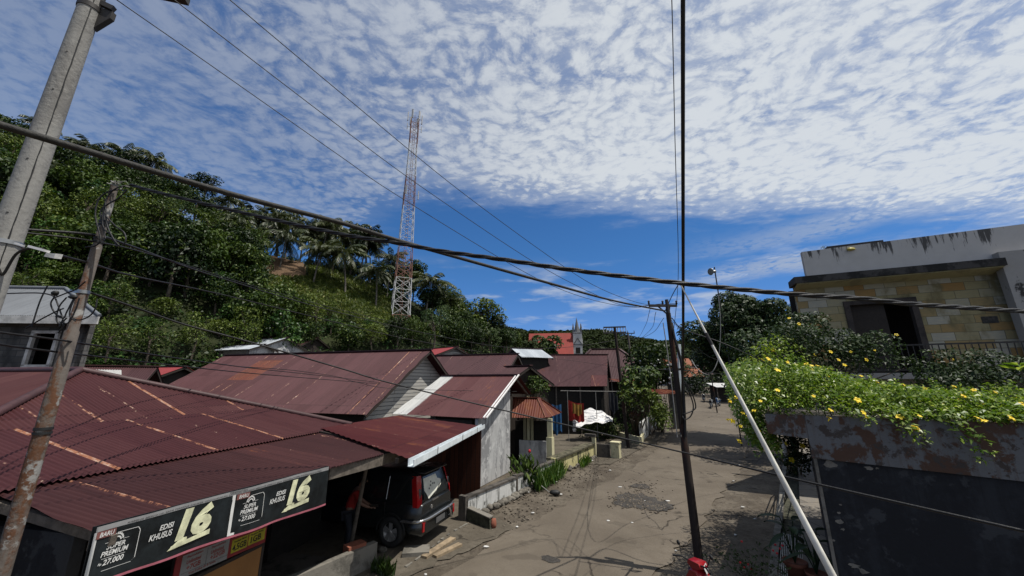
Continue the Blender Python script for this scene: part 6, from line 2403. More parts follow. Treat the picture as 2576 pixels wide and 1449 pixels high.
def build_prop_and_lamp(cp, rb):
    # long pale prop pole, tapering upward, resting against the twisted cable
    a, b = P(1707, 706, 2.99), P(2095, 1449, 2.62)
    dd = (b - a)
    foot = a + dd * ((a.z + .0) / (a.z - b.z))
    ps = [a, a + dd * .12, a + dd * .25, a + dd * .5, a + dd * .75, b, foot]
    mb = MB(); mb.tube(ps, [.0045, .006, .009, .0135, .0175, .0215, .026], 12)
    t = thing('prop_pole', 'long white tapering pole leaning up to the twisted cable', 'pole', foot)
    mb.build('shaft', M['pole_rod'], t)
    mb = MB(); q = a + dd * .252; e = dd.normalized(); mb.tube([q - e * .05, q + e * .05], .0125, 10); mb.build('joint', M['metal_dark'], t)
    # lamp on an arm of the concrete pole
    base = cp + UP * P(20, 655, 3.4).z
    t = thing('street_lamp', 'small white flood lamp on a curved arm beside the concrete pole', 'lamp', base)
    p0, p1, p2, p3 = P(8, 690, 3.38), P(40, 640, 3.36), P(75, 624, 3.34), P(108, 626, 3.32)
    mb = MB(); mb.tube(catmull([base - UP * .1 + V(.1, -.05, 0), p0, p1, p2, p3], 6), .011, 8); mb.build('arm', M['cable_grey'], t)
    mb = MB(); e = (P(120, 632, 3.3) - P(80, 622, 3.3)); mb.beam(P(78, 621, 3.3), P(118, 632, 3.3), .05, .022); mb.build('bracket', M['white_paint'], t)
    mb = MB(); mb.prism([P(116, 636, 3.3), P(140, 638, 3.3), P(135, 650, 3.3), P(110, 645, 3.3)], V(.01, .05, .01)); mb.build('lamp_head', M['white_board'], t)
    mb = MB(); mb.beam(P(38, 612, 3.3), P(60, 619, 3.3), .016, .016); tag(mb.build('white_splice', M['white_paint']), 'short white splice sleeve on the wire beside the concrete pole', 'splice')
    # tangle of cables left of the rusty pole
    d = 4.05
    T = [[(0, 739, 4), (90, 737, 4), (128, 742, 4.0), (140, 752, 4.0)], [(138, 745, d), (128, 765, d), (140, 790, d), (158, 800, d), (150, 822, d)], [(140, 752, d), (152, 785, d), (160, 815, d), (146, 838, d)],
         [(168, 748, d), (150, 770, d), (142, 800, d), (150, 815, d), (168, 800, d)], [(185, 752, d), (168, 785, d), (160, 800, d), (140, 795, d)], [(188, 750, d), (178, 775, d), (176, 795, d), (190, 808, d)],
         [(200, 750, d), (190, 780, d), (172, 812, d), (150, 810, d)], [(66, 826, d), (100, 805, d), (140, 784, d), (160, 776, d)], [(244, 752, 4.1), (240, 775, 4.1), (225, 795, 4.1), (200, 805, 4.1), (180, 800, 4.1)],
         [(140, 748, d), (165, 738, d), (190, 728, d), (215, 708, d)], [(120, 718, d), (100, 760, d), (80, 822, d)]]
    t = thing('cable_tangle', 'tangle of black cable ends hanging left of the rusty pole', 'cables', P(160, 780, d))
    for k in T:
        mb = MB(); mb.tube(catmull([P(*q) for q in k], 6), .0075, 5); mb.build('cable', M['cable_black'], t)
    mb = MB(); mb.blob(P(139, 738, d), .035, .03, .03, 2); mb.blob(P(184, 747, d), .045, .03, .025, 3); o = mb.build('splice_box', M['black_rubber'], t); o['kind'] = 'stuff'
    # loops at the tip of the rusty pole
    d = 4.12
    T = [[(330, 466, 4.2), (300, 470, d), (275, 488, d), (262, 520, d), (258, 560, d), (265, 600, d)], [(322, 478, d), (280, 480, d), (250, 500, d), (240, 540, d), (250, 585, d), (253, 605, d), (240, 618, d), (215, 622, d)],
         [(318, 480, d), (296, 500, d), (270, 515, d), (253, 535, d), (262, 575, d), (278, 590, d), (295, 620, d)], [(268, 545, d), (290, 568, d), (312, 585, d), (316, 605, d), (308, 618, d)], [(265, 500, d), (268, 560, d), (285, 600, d), (300, 618, d)]]
    t = thing('cable_loops', 'looped black service cables hanging from the tip of the rusty pole', 'cables', P(280, 520, d))
    for k in T:
        mb = MB(); mb.tube(catmull([P(*q) for q in k], 7), .0085, 5); mb.build('cable', M['cable_black'], t)
    mb = MB()
    rr = random.Random(4)
    for i in range(14):
        a = P(292 + rr.uniform(-12, 20), 462 + rr.uniform(-6, 8), 4.15); mb.tube([a, a + V(rr.uniform(-.09, .1), rr.uniform(-.03, .03), rr.uniform(-.02, .05))], .006, 4)
    o = mb.build('wire_end', M['cable_pale'], t); o['kind'] = 'stuff'
    # bird on the thick cable
    c = P(934, 577, 3.22)
    t = thing('bird', 'tiny dark bird perched on the thick overhead cable', 'bird', c)
    mb = MB(); mb.blob(c + V(0, 0, .004), .010, .014, .010, 1, amp=.03); mb.blob(c + V(.004, -.006, .016), .006, .006, .006, 2, amp=.03); mb.tube([c, c + V(-.012, .02, -.012)], [.004, .002], 4); mb.build('body', M['black_rubber'], t)


def build_speaker():
    d = 25.
    tp, b = P(1797, 672, d), P(1815, 760, d)
    t = thing('horn_speaker', 'grey horn loudspeaker on a thin pole above the round tree', 'loudspeaker', V(tp.x, tp.y, 0))
    mb = MB(); mb.tube([V(tp.x + .15, tp.y, 0), tp], .04, 6); mb.build('pole', M['metal_dark'], t)
    c = P(1797, 683, d); f = V(-.93, -.3, -.12).normalized()
    mb = MB()
    ps = [c + f * x for x in (-.08, .05, .12, .22, .34, .36)]
    mb.tube(ps, [.10, .11, .07, .13, .26, .25], 14); mb.build('horn', M['steel'], t)


cp = build_concrete_pole()
rb, _ = build_rusty_pole()
sp = build_street_pole()
build_far_poles()
build_mast()
build_wires(sp)
build_prop_and_lamp(cp, rb)
build_speaker()
# ------------------------------------------------------------------ car, people, bikes, walls and yard things
class Fr:                                 # local frame: x forward, y left, z up
    def __init__(s, o, hdg):
        s.o = Vector(o); s.f = head(hdg); s.l = V(-s.f.y, s.f.x, 0)
    def __call__(s, x, y, z):
        return s.o + s.f * x + s.l * y + UP * z


def loft(mb, fr, st, close=True):
    """st: list of (x, [(y, z), ...]) half sections from bottom to top; mirrored"""
    rings = []
    for x, pts in st:
        rings.append([fr(x, y, z) for y, z in pts] + [fr(x, -y, z) for y, z in reversed(pts)])
    n = len(rings[0])
    vs = [p for r in rings for p in r]
    fs = []
    for i in range(len(rings) - 1):
        for k in range(n):
            k2 = (k + 1) % n
            fs.append((i * n + k, (i + 1) * n + k, (i + 1) * n + k2, i * n + k2))
    mb.add(vs, fs, smooth=True)
    if close:
        mb.add(rings[0], [tuple(range(n))]); mb.add(rings[-1], [tuple(range(n - 1, -1, -1))])


def wheel_mb(fr, x, y, r, w, out):
    c = fr(x, y, r)
    ax = fr.l * out
    def ring(mb, prof, n=28):
        vs, fs = [], []
        for rad, o in prof:
            for k in range(n):
                a = 2 * math.pi * k / n
                vs.append(c + fr.f * (rad * math.cos(a)) + UP * (rad * math.sin(a)) + ax * o)
        for i in range(len(prof) - 1):
            for k in range(n):
                fs.append((i * n + k, i * n + (k + 1) % n, (i + 1) * n + (k + 1) % n, (i + 1) * n + k))
        mb.add(vs, fs, smooth=True)
    ty = MB(); ring(ty, [(r * .62, -w / 2), (r * .95, -w / 2), (r, -w * .35), (r, w * .35), (r * .95, w / 2), (r * .64, w / 2), (r * .62, w * .38)])
    rm = MB(); ring(rm, [(r * .62, w * .38), (r * .60, w * .2), (r * .2, w * .1), (0.001, w * .1)])
    for k in range(5):
        a = 2 * math.pi * k / 5 + .3
        d = fr.f * math.cos(a) + UP * math.sin(a); s = fr.f * -math.sin(a) + UP * math.cos(a)
        rm.prism([c + d * r * .1 + s * r * .10 + ax * w * .40, c + d * r * .1 - s * r * .10 + ax * w * .40, c + d * r * .6 - s * r * .17 + ax * w * .36, c + d * r * .6 + s * r * .17 + ax * w * .36], -ax * .03)
    ring(rm, [(r * .15, w * .3), (r * .14, w * .44), (0.001, w * .45)])
    return ty, rm


def build_car():
    f0 = V(-.945, .33, 0)
    fr = Fr(V(-2.0, 10.93, 0), math.degrees(math.atan2(f0.x, f0.y)))
    t = thing('parked_car', 'black van like car with tall red tail lights parked nose in under the carport', 'car', fr(2, 0, 0))
    def sec(w, zb, zt, b=.05):
        return [(w - .10, zb), (w - .02, zb + .07), (w, zb + .2), (w + .005, (zb + zt) / 2), (w - .015, zt - .06), (w - .06, zt)]
    mb = MB()
    loft(mb, fr, [(0.0, sec(.74, .40, .98)), (.06, sec(.80, .36, 1.01)), (.5, sec(.845, .34, 1.03)), (1.8, sec(.85, .32, 1.02)), (3.3, sec(.85, .32, 1.0)), (3.9, sec(.83, .34, .95)), (4.25, sec(.76, .36, .86)), (4.36, sec(.66, .42, .74))])
    body = mb.build('body', M['car_paint'], t)
    def csec(wb, wt, zt):
        return [(wb - .01, .98), (wb, 1.02), (wb - (wb - wt) * .45, 1.34), (wt + .03, zt - .09), (wt - .05, zt - .02), (wt - .2, zt + .01)]
    mb = MB()
    loft(mb, fr, [(.07, csec(.78, .60, 1.10)), (.14, csec(.79, .64, 1.40)), (.24, csec(.80, .67, 1.68)), (.6, csec(.81, .69, 1.72)), (1.8, csec(.81, .69, 1.74)), (2.5, csec(.81, .68, 1.71)), (2.75, csec(.80, .66, 1.62)), (3.45, csec(.78, .60, 1.06))])
    cab = mb.build('cabin', M['car_paint'], t)
    side = lambda x, z: fr(x, .817 - (.817 - .70) * max(0, (z - 1.02)) / .62 + .006, z)
    for (a, b, c, d) in ((.36, .98, .42, .98), (1.06, 1.90, 1.06, 1.88), (1.98, 3.0, 1.98, 2.55)):
        mb = MB(); mb.quad(side(a, 1.06), side(b, 1.06), side(d, 1.56), side(c, 1.56)); mb.build('side_window', M['car_glass'], cab)
    mb = MB()
    mb.tube([side(1.02, 1.06) + fr.l * .004, side(1.02, 1.58) + fr.l * .004], .012, 6); mb.tube([side(.98, 1.585), side(1.9, 1.60)], .010, 6)
    mb.build('window_trim', M['chrome'], cab)
    rear = lambda y, z: fr(.062 + (.24 - .07) * max(0, z - 1.08) / .6 - .022, y, z)
    mb = MB(); mb.prism([rear(.60, 1.06), rear(-.60, 1.06), rear(-.50, 1.57), rear(.50, 1.57)], fr.f * .012); rw = mb.build('rear_window', M['car_glass'], t)
    mb = MB()
    pp = lambda y, z: rear(y, z) - fr.f * .006
    mb.add([pp(.50, 1.53), pp(-.12, 1.53), pp(-.16, 1.42), pp(-.32, 1.36), pp(-.30, 1.24), pp(-.10, 1.16), pp(.10, 1.12), pp(.38, 1.04), pp(.44, 1.14), pp(.53, 1.26)], [tuple(range(9, -1, -1))])
    mb.build('paper_sheet', M['paper'], rw)
    mb = MB()
    for (y, z) in ((.18, 1.40), (.10, 1.34), (.22, 1.32), (.02, 1.33), (.30, 1.26)):
        q = lambda a, b: pp(y + a, z + b) - fr.f * .003
        mb.quad(q(.03, -.02), q(-.03, -.02), q(-.03, .02), q(.03, .02))
    o = mb.build('paper_print', M['print_grey'], rw); o['kind'] = 'stuff'
    for s in (1, -1):
        mb = MB()
        ps = [(.80, .94), (.795, 1.10), (.75, 1.30), (.70, 1.50), (.665, 1.62)]
        a = [fr(.055 + .17 * max(0, z - 1.05) / .6 - .03, s * (y - .10), z) for y, z in ps]
        b = [fr(.055 + .17 * max(0, z - 1.05) / .6 + .02, s * (y + .035), z) for y, z in ps]
        c = [fr(.055 + .17 * max(0, z - 1.05) / .6 + .16, s * (y + .028), z) for y, z in ps]
        n = len(ps)
        mb.add(a + b + c, [(i, n + i, n + i + 1, i + 1) for i in range(n - 1)] + [(n + i, 2 * n + i, 2 * n + i + 1, n + i + 1) for i in range(n - 1)])
        mb.build('tail_light', M['tail_red'], t)
        mb = MB(); mb.obox(fr(-.10, s * .70 - .0, .42), fr.l * s * .11, fr.f * .1, UP * .20); mb.build('bumper_light', M['tail_red'], t)
    mb = MB()
    loft(mb, fr, [(-.11, [(.66, .36), (.70, .42), (.70, .58), (.64, .64)]), (-.06, [(.80, .33), (.84, .40), (.84, .60), (.76, .66)]), (.30, [(.84, .33), (.87, .40), (.87, .58), (.80, .64)])])
    bp = mb.build('bumper', M['car_paint'], t)
    mb = MB(); mb.tube(catmull([fr(.5, .885, .63), fr(.12, .875, .64), (fr(-.04, .80, .66)), fr(-.115, .55, .66), fr(-.12, 0, .66), fr(-.115, -.55, .66), fr(-.04, -.82, .66)], 5), .035, 8); mb.build('bumper_trim', M['chrome'], bp)
    mb = MB(); mb.obox(fr(-.125, -.22, .44), fr.l * .44, fr.f * .012, UP * .13); mb.build('number_plate', M['print_grey'], bp)
    mb = MB(); mb.tube(catmull([fr(-.13, -.58, .40), fr(-.17, -.50, .40), fr(-.17, -.44, .56), fr(-.12, -.40, .70)], 5), .03, 7); mb.build('tow_bar', M['chrome'], bp)
    mb = MB(); loft(mb, fr, [(.06, [(.56, 1.665), (.56, 1.69)]), (.16, [(.63, 1.67), (.62, 1.71)]), (.42, [(.60, 1.70), (.58, 1.735)])]); mb.build('spoiler', M['car_paint'], t)
    mb = MB(); c = fr(.028, .08, .86); mb.lathe(c, [(0, 0), (.001, 0)], 6)
    mb = MB(); mb.tube([fr(.02, .28, .84), fr(-.012, .28, .84)], [.055, .05], 14); mb.build('rear_badge', M['chrome'], t)
    mb = MB(); mb.beam(fr(.01, -.05, .98), fr(.01, .25, .98), .03, .035); mb.build('tailgate_handle', M['chrome'], t)
    mb = MB(); mb.tube([fr(.05, .12, 1.09) - fr.f * .04, fr(.10, -.22, 1.30) - fr.f * .05], .010, 5); mb.build('rear_wiper', M['black_rubber'], t)
    mb = MB(); mb.beam(fr(1.22, .862, .90), fr(1.44, .862, .90), .025, .05); mb.build('door_handle', M['metal_dark'], body)
    mb = MB()
    mb.tube([fr(1.02, .857, .40), fr(1.02, .853, 1.0)], .006, 4); mb.tube([fr(2.0, .857, .36), fr(2.0, .853, 1.0)], .006, 4)
    o = mb.build('door_seam', M['print_black'], body); o['kind'] = 'stuff'
    for x in (.80, 3.45):
        for s in (1, -1):
            ty, rm = wheel_mb(fr, x, s * .775, .345, .22, s)
            w = ty.build('wheel', M['tyre'], t); rm.build('rim', M['rim'], w)
        mb = MB()
        n = 20
        arc = [fr(x + .41 * math.cos(math.pi * k / n), .862, .345 + .41 * math.sin(math.pi * k / n)) for k in range(n + 1)]
        mb.tube(arc, .022, 6); mb.build('wheel_arch', M['black_rubber'], t)


def skin_mesh(name, verts, edges, radii, root=0, sub=2):
    me = bpy.data.meshes.new(name)
    me.from_pydata([tuple(v) for v in verts], edges, [])
    ob = bpy.data.objects.new(name, me); COL.objects.link(ob)
    ob.modifiers.new('skin', 'SKIN')
    for i, r in enumerate(radii):
        r = r if hasattr(r, '__len__') else (r, r)
        me.skin_vertices[0].data[i].radius = r
    me.skin_vertices[0].data[root].use_root = True
    s = ob.modifiers.new('sub', 'SUBSURF'); s.levels = sub; s.render_levels = sub
    dg = bpy.context.evaluated_depsgraph_get()
    out = bpy.data.meshes.new_from_object(ob.evaluated_get(dg))
    bpy.data.objects.remove(ob); bpy.data.meshes.remove(me)
    out.polygons.foreach_set('use_smooth', np.ones(len(out.polygons), dtype=bool))
    out.name = name
    return out


def build_person():
    p0 = P(882, 1250, 10.22)
    o = V(p0.x, p0.y, .02)
    fr = Fr(V(0, 0, 0), 72)                # faces the car
    t = thing('person', 'person in a red shirt bending beside the black car under the carport', 'person', o)
    v = lambda x, y, z: fr(x, y, z)
    V_ = [v(0, 0, .86), v(.03, 0, 1.02), v(.09, 0, 1.18), v(.15, 0, 1.31), v(.20, 0, 1.38), v(.25, 0, 1.47), v(.28, 0, 1.56),
          v(.15, .17, 1.29), v(.22, .25, 1.05), v(.40, .24, .92), v(.46, .23, .89),
          v(.15, -.17, 1.29), v(.26, -.25, 1.06), v(.42, -.20, .96), v(.48, -.18, .94),
          v(-.01, .10, .80), v(.03, .11, .45), v(-.02, .12, .09), v(.09, .13, .04),
          v(-.01, -.10, .80), v(.06, -.11, .45), v(.02, -.12, .09), v(.13, -.13, .04)]
    E = [(0, 1), (1, 2), (2, 3), (3, 4), (4, 5), (5, 6), (3, 7), (7, 8), (8, 9), (9, 10), (3, 11), (11, 12), (12, 13), (13, 14), (0, 15), (15, 16), (16, 17), (17, 18), (0, 19), (19, 20), (20, 21), (21, 22)]
    Rr = [(.13, .11), (.13, .105), (.14, .11), (.12, .10), .052, (.075, .085), (.07, .08), .058, .044, .034, .03, .058, .044, .034, .03, .085, .058, .042, .038, .085, .058, .042, .038]
    link('body', finish(skin_mesh('body', V_, E, Rr), 'skin'), t)
    idx = [1, 2, 3, 7, 8, 11, 12, 0]
    SV = [V_[0] + UP * .0, V_[1], V_[2], V_[3], V_[7], V_[7].lerp(V_[8], .8), V_[11], V_[11].lerp(V_[12], .8)]
    link('shirt', finish(skin_mesh('shirt', SV, [(0, 1), (1, 2), (2, 3), (3, 4), (4, 5), (3, 6), (6, 7)], [(.165, .14), (.158, .13), (.162, .128), (.135, .115), .078, .066, .078, .066]), 'red_cloth'), t)
    TV = [V_[0] - UP * .02, V_[15], V_[16], V_[17] + UP * .03, V_[19], V_[20], V_[21] + UP * .03]
    link('trousers', finish(skin_mesh('trousers', TV, [(0, 1), (1, 2), (2, 3), (0, 4), (4, 5), (5, 6)], [(.15, .13), .10, .075, .06, .10, .075, .06]), 'dark_cloth'), t)
    mb = MB(); h = o + v(.265, 0, 1.535); mb.blob(h, .098, .098, .095, 5, 12, 8, .04); mb.build('hair', M['hair'], t)
    mb = MB()
    h = o + v(.36, 0, 1.50); mb.blob(h, .022, .016, .026, 2, 8, 5, .05); mb.build('nose', M['skin'], t)
    # hands resting on the car: palm, thumb and four fingers
    for s, w in ((1, 10), (-1, 14)):
        c = V_[w]
        hv, he, hr = [c, c + v(.05, 0, -.01)], [(0, 1)], [(.028, .016), (.034, .015)]
        for k, (oy, L) in enumerate(((.028, .055), (.010, .065), (-.008, .06), (-.026, .045))):
            i = len(hv); hv += [c + v(.085, oy, -.012), c + v(.085 + L * .5, oy * 1.1, -.02), c + v(.085 + L * .9, oy * 1.15, -.04)]
            he += [(1, i), (i, i + 1), (i + 1, i + 2)]; hr += [.0095, .009, .0075]
        i = len(hv); hv += [c + v(.03, .04 * s, -.01), c + v(.06, .062 * s, -.02)]; he += [(0, i), (i, i + 1)]; hr += [.011, .009]
        link('hand', finish(skin_mesh('hand', hv, he, hr, 0, 1), 'skin'), t)


def finish(me, mat):
    me.materials.clear(); me.materials.append(M[mat])
    return me


def build_motorbike(name, label, o, hdg, paint, trim, group=None, lean=0.0):
    fr = Fr(V(0, 0, 0), hdg)
    t = thing(name, label, 'motorbike', o, group)
    def add(mb, nm, mat, par=None):
        me = mb.mesh(nm); me.materials.append(M[mat]); return link(nm, me, par or t)
    for x in (-.62, .62):
        ty, rm = wheel_mb(fr, x, 0, .285, .10, 1)
        w = add(ty, 'wheel', 'tyre'); add(rm, 'rim', 'rim', w)
    mb = MB()
    loft(mb, fr, [(-.95, [(.03, .74), (.05, .80)]), (-.75, [(.08, .62), (.11, .72), (.09, .80)]), (-.35, [(.10, .42), (.15, .60), (.13, .72)]), (-.05, [(.10, .38), (.13, .50), (.08, .60)]), (.18, [(.08, .40), (.10, .46), (.06, .52)])])
    add(mb, 'body', paint)
    mb = MB()
    loft(mb, fr, [(.16, [(.10, .36), (.17, .55), (.14, .80), (.06, .92)]), (.30, [(.13, .34), (.21, .58), (.17, .84), (.07, .98)]), (.44, [(.08, .46), (.14, .62), (.12, .82), (.05, .92)])])
    add(mb, 'leg_shield', paint)
    mb = MB(); loft(mb, fr, [(.20, [(.05, .94), (.13, .99), (.10, 1.05)]), (.34, [(.05, .90), (.15, .99), (.09, 1.06)]), (.46, [(.03, .92), (.08, .97), (.04, 1.02)])]); hc = add(mb, 'handlebar_cowl', paint)
    for s in (1, -1):
        mb = MB(); mb.quad(fr(.25, s * .195, .50), fr(.40, s * .165, .50), fr(.42, s * .15, .86), fr(.26, s * .17, .90)); mb.quad(fr(.27, s * .19, .92), fr(.40, s * .13, .92), fr(.38, s * .10, 1.04), fr(.26, s * .14, 1.02)); add(mb, 'side_panel', trim)
        mb = MB(); mb.tube([fr(.24, s * .10, 1.02), fr(.20, s * .24, 1.05), fr(.13, s * .36, 1.03)], [.014, .014, .018], 8); add(mb, 'handlebar', 'black_rubber')
        mb = MB(); mb.tube([fr(.22, s * .25, 1.05), fr(.25, s * .30, 1.20)], .007, 5); mb.blob(fr(.25, s * .32, 1.22), .025, .055, .035, 1, amp=.03); add(mb, 'mirror', 'black_rubber')
        mb = MB(); mb.tube([fr(.36, s * .07, .72), fr(.62, s * .07, .285)], .02, 6); add(mb, 'fork', 'chrome')
    mb = MB(); loft(mb, fr, [(-.80, [(.06, .79), (.11, .82), (.08, .86)]), (-.4, [(.10, .73), (.14, .77), (.10, .82)]), (-.02, [(.06, .70), (.10, .72), (.06, .76)])]); add(mb, 'seat', 'black_rubber')
    mb = MB(); mb.tube(catmull([fr(-.70, .12, .82), fr(-.92, .10, .88), fr(-1.0, 0, .88), fr(-.92, -.10, .88), fr(-.70, -.12, .82)], 4), .016, 6); add(mb, 'grab_rail', 'steel')
    mb = MB(); mb.blob(fr(.47, 0, .93), .03, .07, .05, 1, amp=.03); add(mb, 'headlight', 'chrome')
    mb = MB(); mb.tube([fr(-.62, 0, .285), fr(-.1, .03, .32)], .045, 6); mb.blob(fr(.02, 0, .36), .2, .1, .12, 3); add(mb, 'engine', 'metal_dark')
    mb = MB(); mb.tube([fr(.0, -.12, .26), fr(-.5, -.15, .32), fr(-.95, -.15, .42)], [.03, .045, .05], 8); add(mb, 'exhaust', 'chrome')
    if lean:
        t.rotation_euler = (0, 0, 0)
    return t


def wall_run(mb, a, b, h0, h1, t, r=None):
    a, b = Vector(a), Vector(b)
    d = (b - a); d.z = 0
    n = V(d.y, -d.x, 0).normalized() * t
    mb.prism([a, b, b + UP * h1, a + UP * h0], -n)


def build_walls():
    W0 = V(-1.33, 12.32, 0); wd = head(32)
    wn = head(122)
    pt = lambda s, o=0.0, z=0.0: V(*(W0 + wd * s + wn * o)[:2], z)
    # whitewashed low wall in two bays on a stone footing
    t = thing('white_garden_wall', 'low streaked white garden wall on a mossy stone footing', 'wall', pt(3, 0))
    mb = MB()
    mb.prism([pt(0, 0, .0), pt(2.78, 0, .08), pt(2.78, 0, .56), pt(0, 0, .56)], -wn * .15)
    mb.prism([pt(2.93, 0, .05), pt(6.0, 0, .05), pt(6.0, 0, .58), pt(2.93, 0, .58)], -wn * .15)
    mb.build('wall', M['white_wash'], t)
    mb = MB()
    mb.prism([pt(-.04, .03, .563), pt(2.80, .03, .563), pt(2.80, .03, .62), pt(-.04, .03, .62)], -wn * .21)
    mb.prism([pt(2.92, .03, .583), pt(6.0, .03, .583), pt(6.0, .03, .64), pt(2.92, .03, .64)], -wn * .21)
    mb.build('coping', M['concrete_dark'], t)
    mb = MB(); mb.prism([pt(2.80, .015, 0), pt(2.915, .015, 0), pt(2.915, .015, .66), pt(2.80, .015, .66)], -wn * .19); mb.build('pier', M['concrete_dark'], t)
    mb = MB(); mb.obox(pt(-.18, .05, 0), wd * .14, -wn * .26, UP * .66); mb.build('end_pier', M['concrete_dark'], t)
    # stub that turns toward the road
    st = thing('stub_wall', 'broken wall stub coloured black for its shaded face, turning toward the road', 'wall', pt(0, .5))
    mb = MB(); mb.prism([pt(-.10, .06, 0), pt(-.28, 1.02, 0), pt(-.26, .98, .26), pt(-.10, .06, .32)], wd * .17); mb.build('wall', M['shaded_stone'], st)  # black colour stands for the shaded faces of the stub
    mb = MB(); mb.prism([pt(-.11, .07, .323), pt(-.28, 1.0, .263), pt(-.28, 1.0, .29), pt(-.11, .07, .352)], wd * .20); mb.build('coping', M['concrete'], st)  # paler cap gives the stub its sunlit top
    mb = MB(); mb.blob(pt(-.12, 1.03, .11), .10, .08, .13, 6, 8, 6, .25); mb.build('broken_end', M['brick_red'], st)
    # stone footing: rough stones in a row
    rr = random.Random(12)
    mb = MB()
    for i in range(150):
        s = rr.uniform(.1, 6.3) if rr.random() < .75 else rr.uniform(6, 11.2)
        r = rr.uniform(.05, .12)
        mb.blob(pt(s, rr.uniform(.02, .18), rr.uniform(.0, .10)), r * rr.uniform(.8, 1.4), r, r * .8, i, 7, 5, .25)
    o = mb.build('footing_stones', M['stone']); stuff(o, 'mossy rubble stones along the foot of the garden wall', 'stones')
    mb = MB()
    for i in range(700):
        s = rr.uniform(-.6, 14.5); r = rr.uniform(.008, .034)
        p = pt(s, .22 + rr.random() ** 1.6 * 1.5, .008)
        mb.blob(p, r * 1.2, r, r * .7, i, 5, 4, .3)
    stuff(mb.build('gravel', M['rubble']), 'loose gravel and rubble along the road edge below the walls', 'gravel')
    # yellow wall with ledge
    t = thing('yellow_garden_wall', 'pale yellow garden wall with a mossy ledge on top and dark streaks', 'wall', pt(8.5, 0))
    mb = MB()
    for a, b in ((6.12, 8.62), (8.74, 10.9)):
        mb.prism([pt(a, 0, .03), pt(b, 0, .03), pt(b, 0, .62), pt(a, 0, .62)], -wn * .16)
    mb.build('wall', M['yellow_wash'], t)
    mb = MB(); mb.prism([pt(6.05, .07, .623), pt(10.92, .07, .623), pt(10.92, .07, .70), pt(6.05, .07, .70)], -wn * .50); mb.build('ledge', M['moss_cap'], t)
    mb = MB(); mb.prism([pt(8.63, .02, .05), pt(8.73, .02, .05), pt(8.73, .02, .62), pt(8.63, .02, .62)], -wn * .16); mb.build('pier', M['concrete_dark'], t)
    mb = MB(); mb.prism([pt(6.0, .02, .0), pt(6.11, .02, 0), pt(6.11, .02, .72), pt(6.0, .02, .72)], -wn * .2); mb.build('pier', M['yellow_wash'], t)
    # gate pier with a hollow niche
    g = thing('gate_pier', 'pale yellow gate pier with a dark hollow side at the yard entrance', 'gate pier', pt(11.4, .5))
    mb = MB()
    mb.obox(pt(10.94, .10, 0), wd * .14, -wn * .2, UP * 1.02)
    mb.build('tall_post', M['pale_yellow'], g)
    mb = MB(); mb.obox(pt(10.90, .12, 1.022), wd * .22, -wn * .62, UP * .14); mb.build('post_cap', M['concrete_dark'], g)
    mb = MB(); mb.obox(pt(11.10, -.10, 0), wd * .10, wn * .92, UP * .66); mb.build('side_wall', M['concrete_dark'], g)
    mb = MB(); mb.obox(pt(11.22, .84, 0), wd * .42, wn * .45, UP * .74); mb.build('pier_block', M['pale_yellow'], g)
    mb = MB(); mb.obox(pt(11.19, .81, .743), wd * .48, wn * .51, UP * .06); mb.build('pier_cap', M['pale_yellow'], g)
    # walls by the stall at the bottom left
    a, b = V(-3.05, 9.5, 0), V(-4.9, 6.6, 0)
    t = thing('stall_wall', 'low pale streaked wall beside the carport entrance', 'wall', a)
    mb = MB(); mb.prism([a, b, b + UP * .46, a + UP * .46], V(-.13, .085, 0)); mb.build('wall', M['concrete'], t)
    c = G(892, 1384, .40)
    f = Fr(c - UP * .13, 40); mb = MB(); mb.obox(f(-.2, -.12, 0), f.f * .40, f.l * .26, UP * .26)
    o = thing('carton', 'small red printed carton standing behind the low stall wall', 'carton', c - UP * .4)
    mb.build('box', M['brick_red'], o)
    mb = MB(); mb.obox(c - UP * .4 + V(-.15, -.1, 0), V(.3, 0, 0), V(0, .25, 0), UP * .268); mb.build('base_block', M['concrete_dark'], o)
    # planks lying on the driveway
    for i, (p, q, w, lab) in enumerate((((1066, 1402), (1140, 1354), .17, 'longer of two old timber planks lying at the carport entrance'), ((1093, 1400), (1158, 1369), .15, 'shorter timber plank lying on the road side of the other'))):
        a, b = G(*p, .03), G(*q, .03)
        mb = MB(); mb.beam(a, b, w, .055); tag(mb.build('timber_plank', M['pale_wood']), lab, 'plank', 'timber planks')
    mb = MB(); c = G(960, 1390, 0); mb.blob(c + UP * .06, .12, .08, .07, 4, 8, 5, .25); tag(mb.build('wheel_chock', M['stone']), 'stone chock lying behind the rear wheel of the black car', 'stone')
    mb = MB()
    c = G(1010, 1404, 0); mb.prism([c, c + V(.62, .1, 0), c + V(.55, .52, 0), c + V(-.05, .42, 0)], UP * .09)
    tag(mb.build('concrete_slab', M['concrete']), 'broken concrete slab at the carport edge next to the stall wall', 'slab')
    # whitish mortar edge of the driveway
    mb = MB()
    pts = [G(1020, 1428), G(1060, 1400), G(1100, 1368), G(1125, 1348), G(1155, 1330), G(1180, 1316)]
    for p, q in zip(catmull(pts, 5), catmull(pts, 5)[1:]):
        if rr.random() < .62:
            mb.beam(p + UP * .012, q + UP * .012, rr.uniform(.03, .07), .03)
    struct('driveway_edge', mb, M['concrete'])


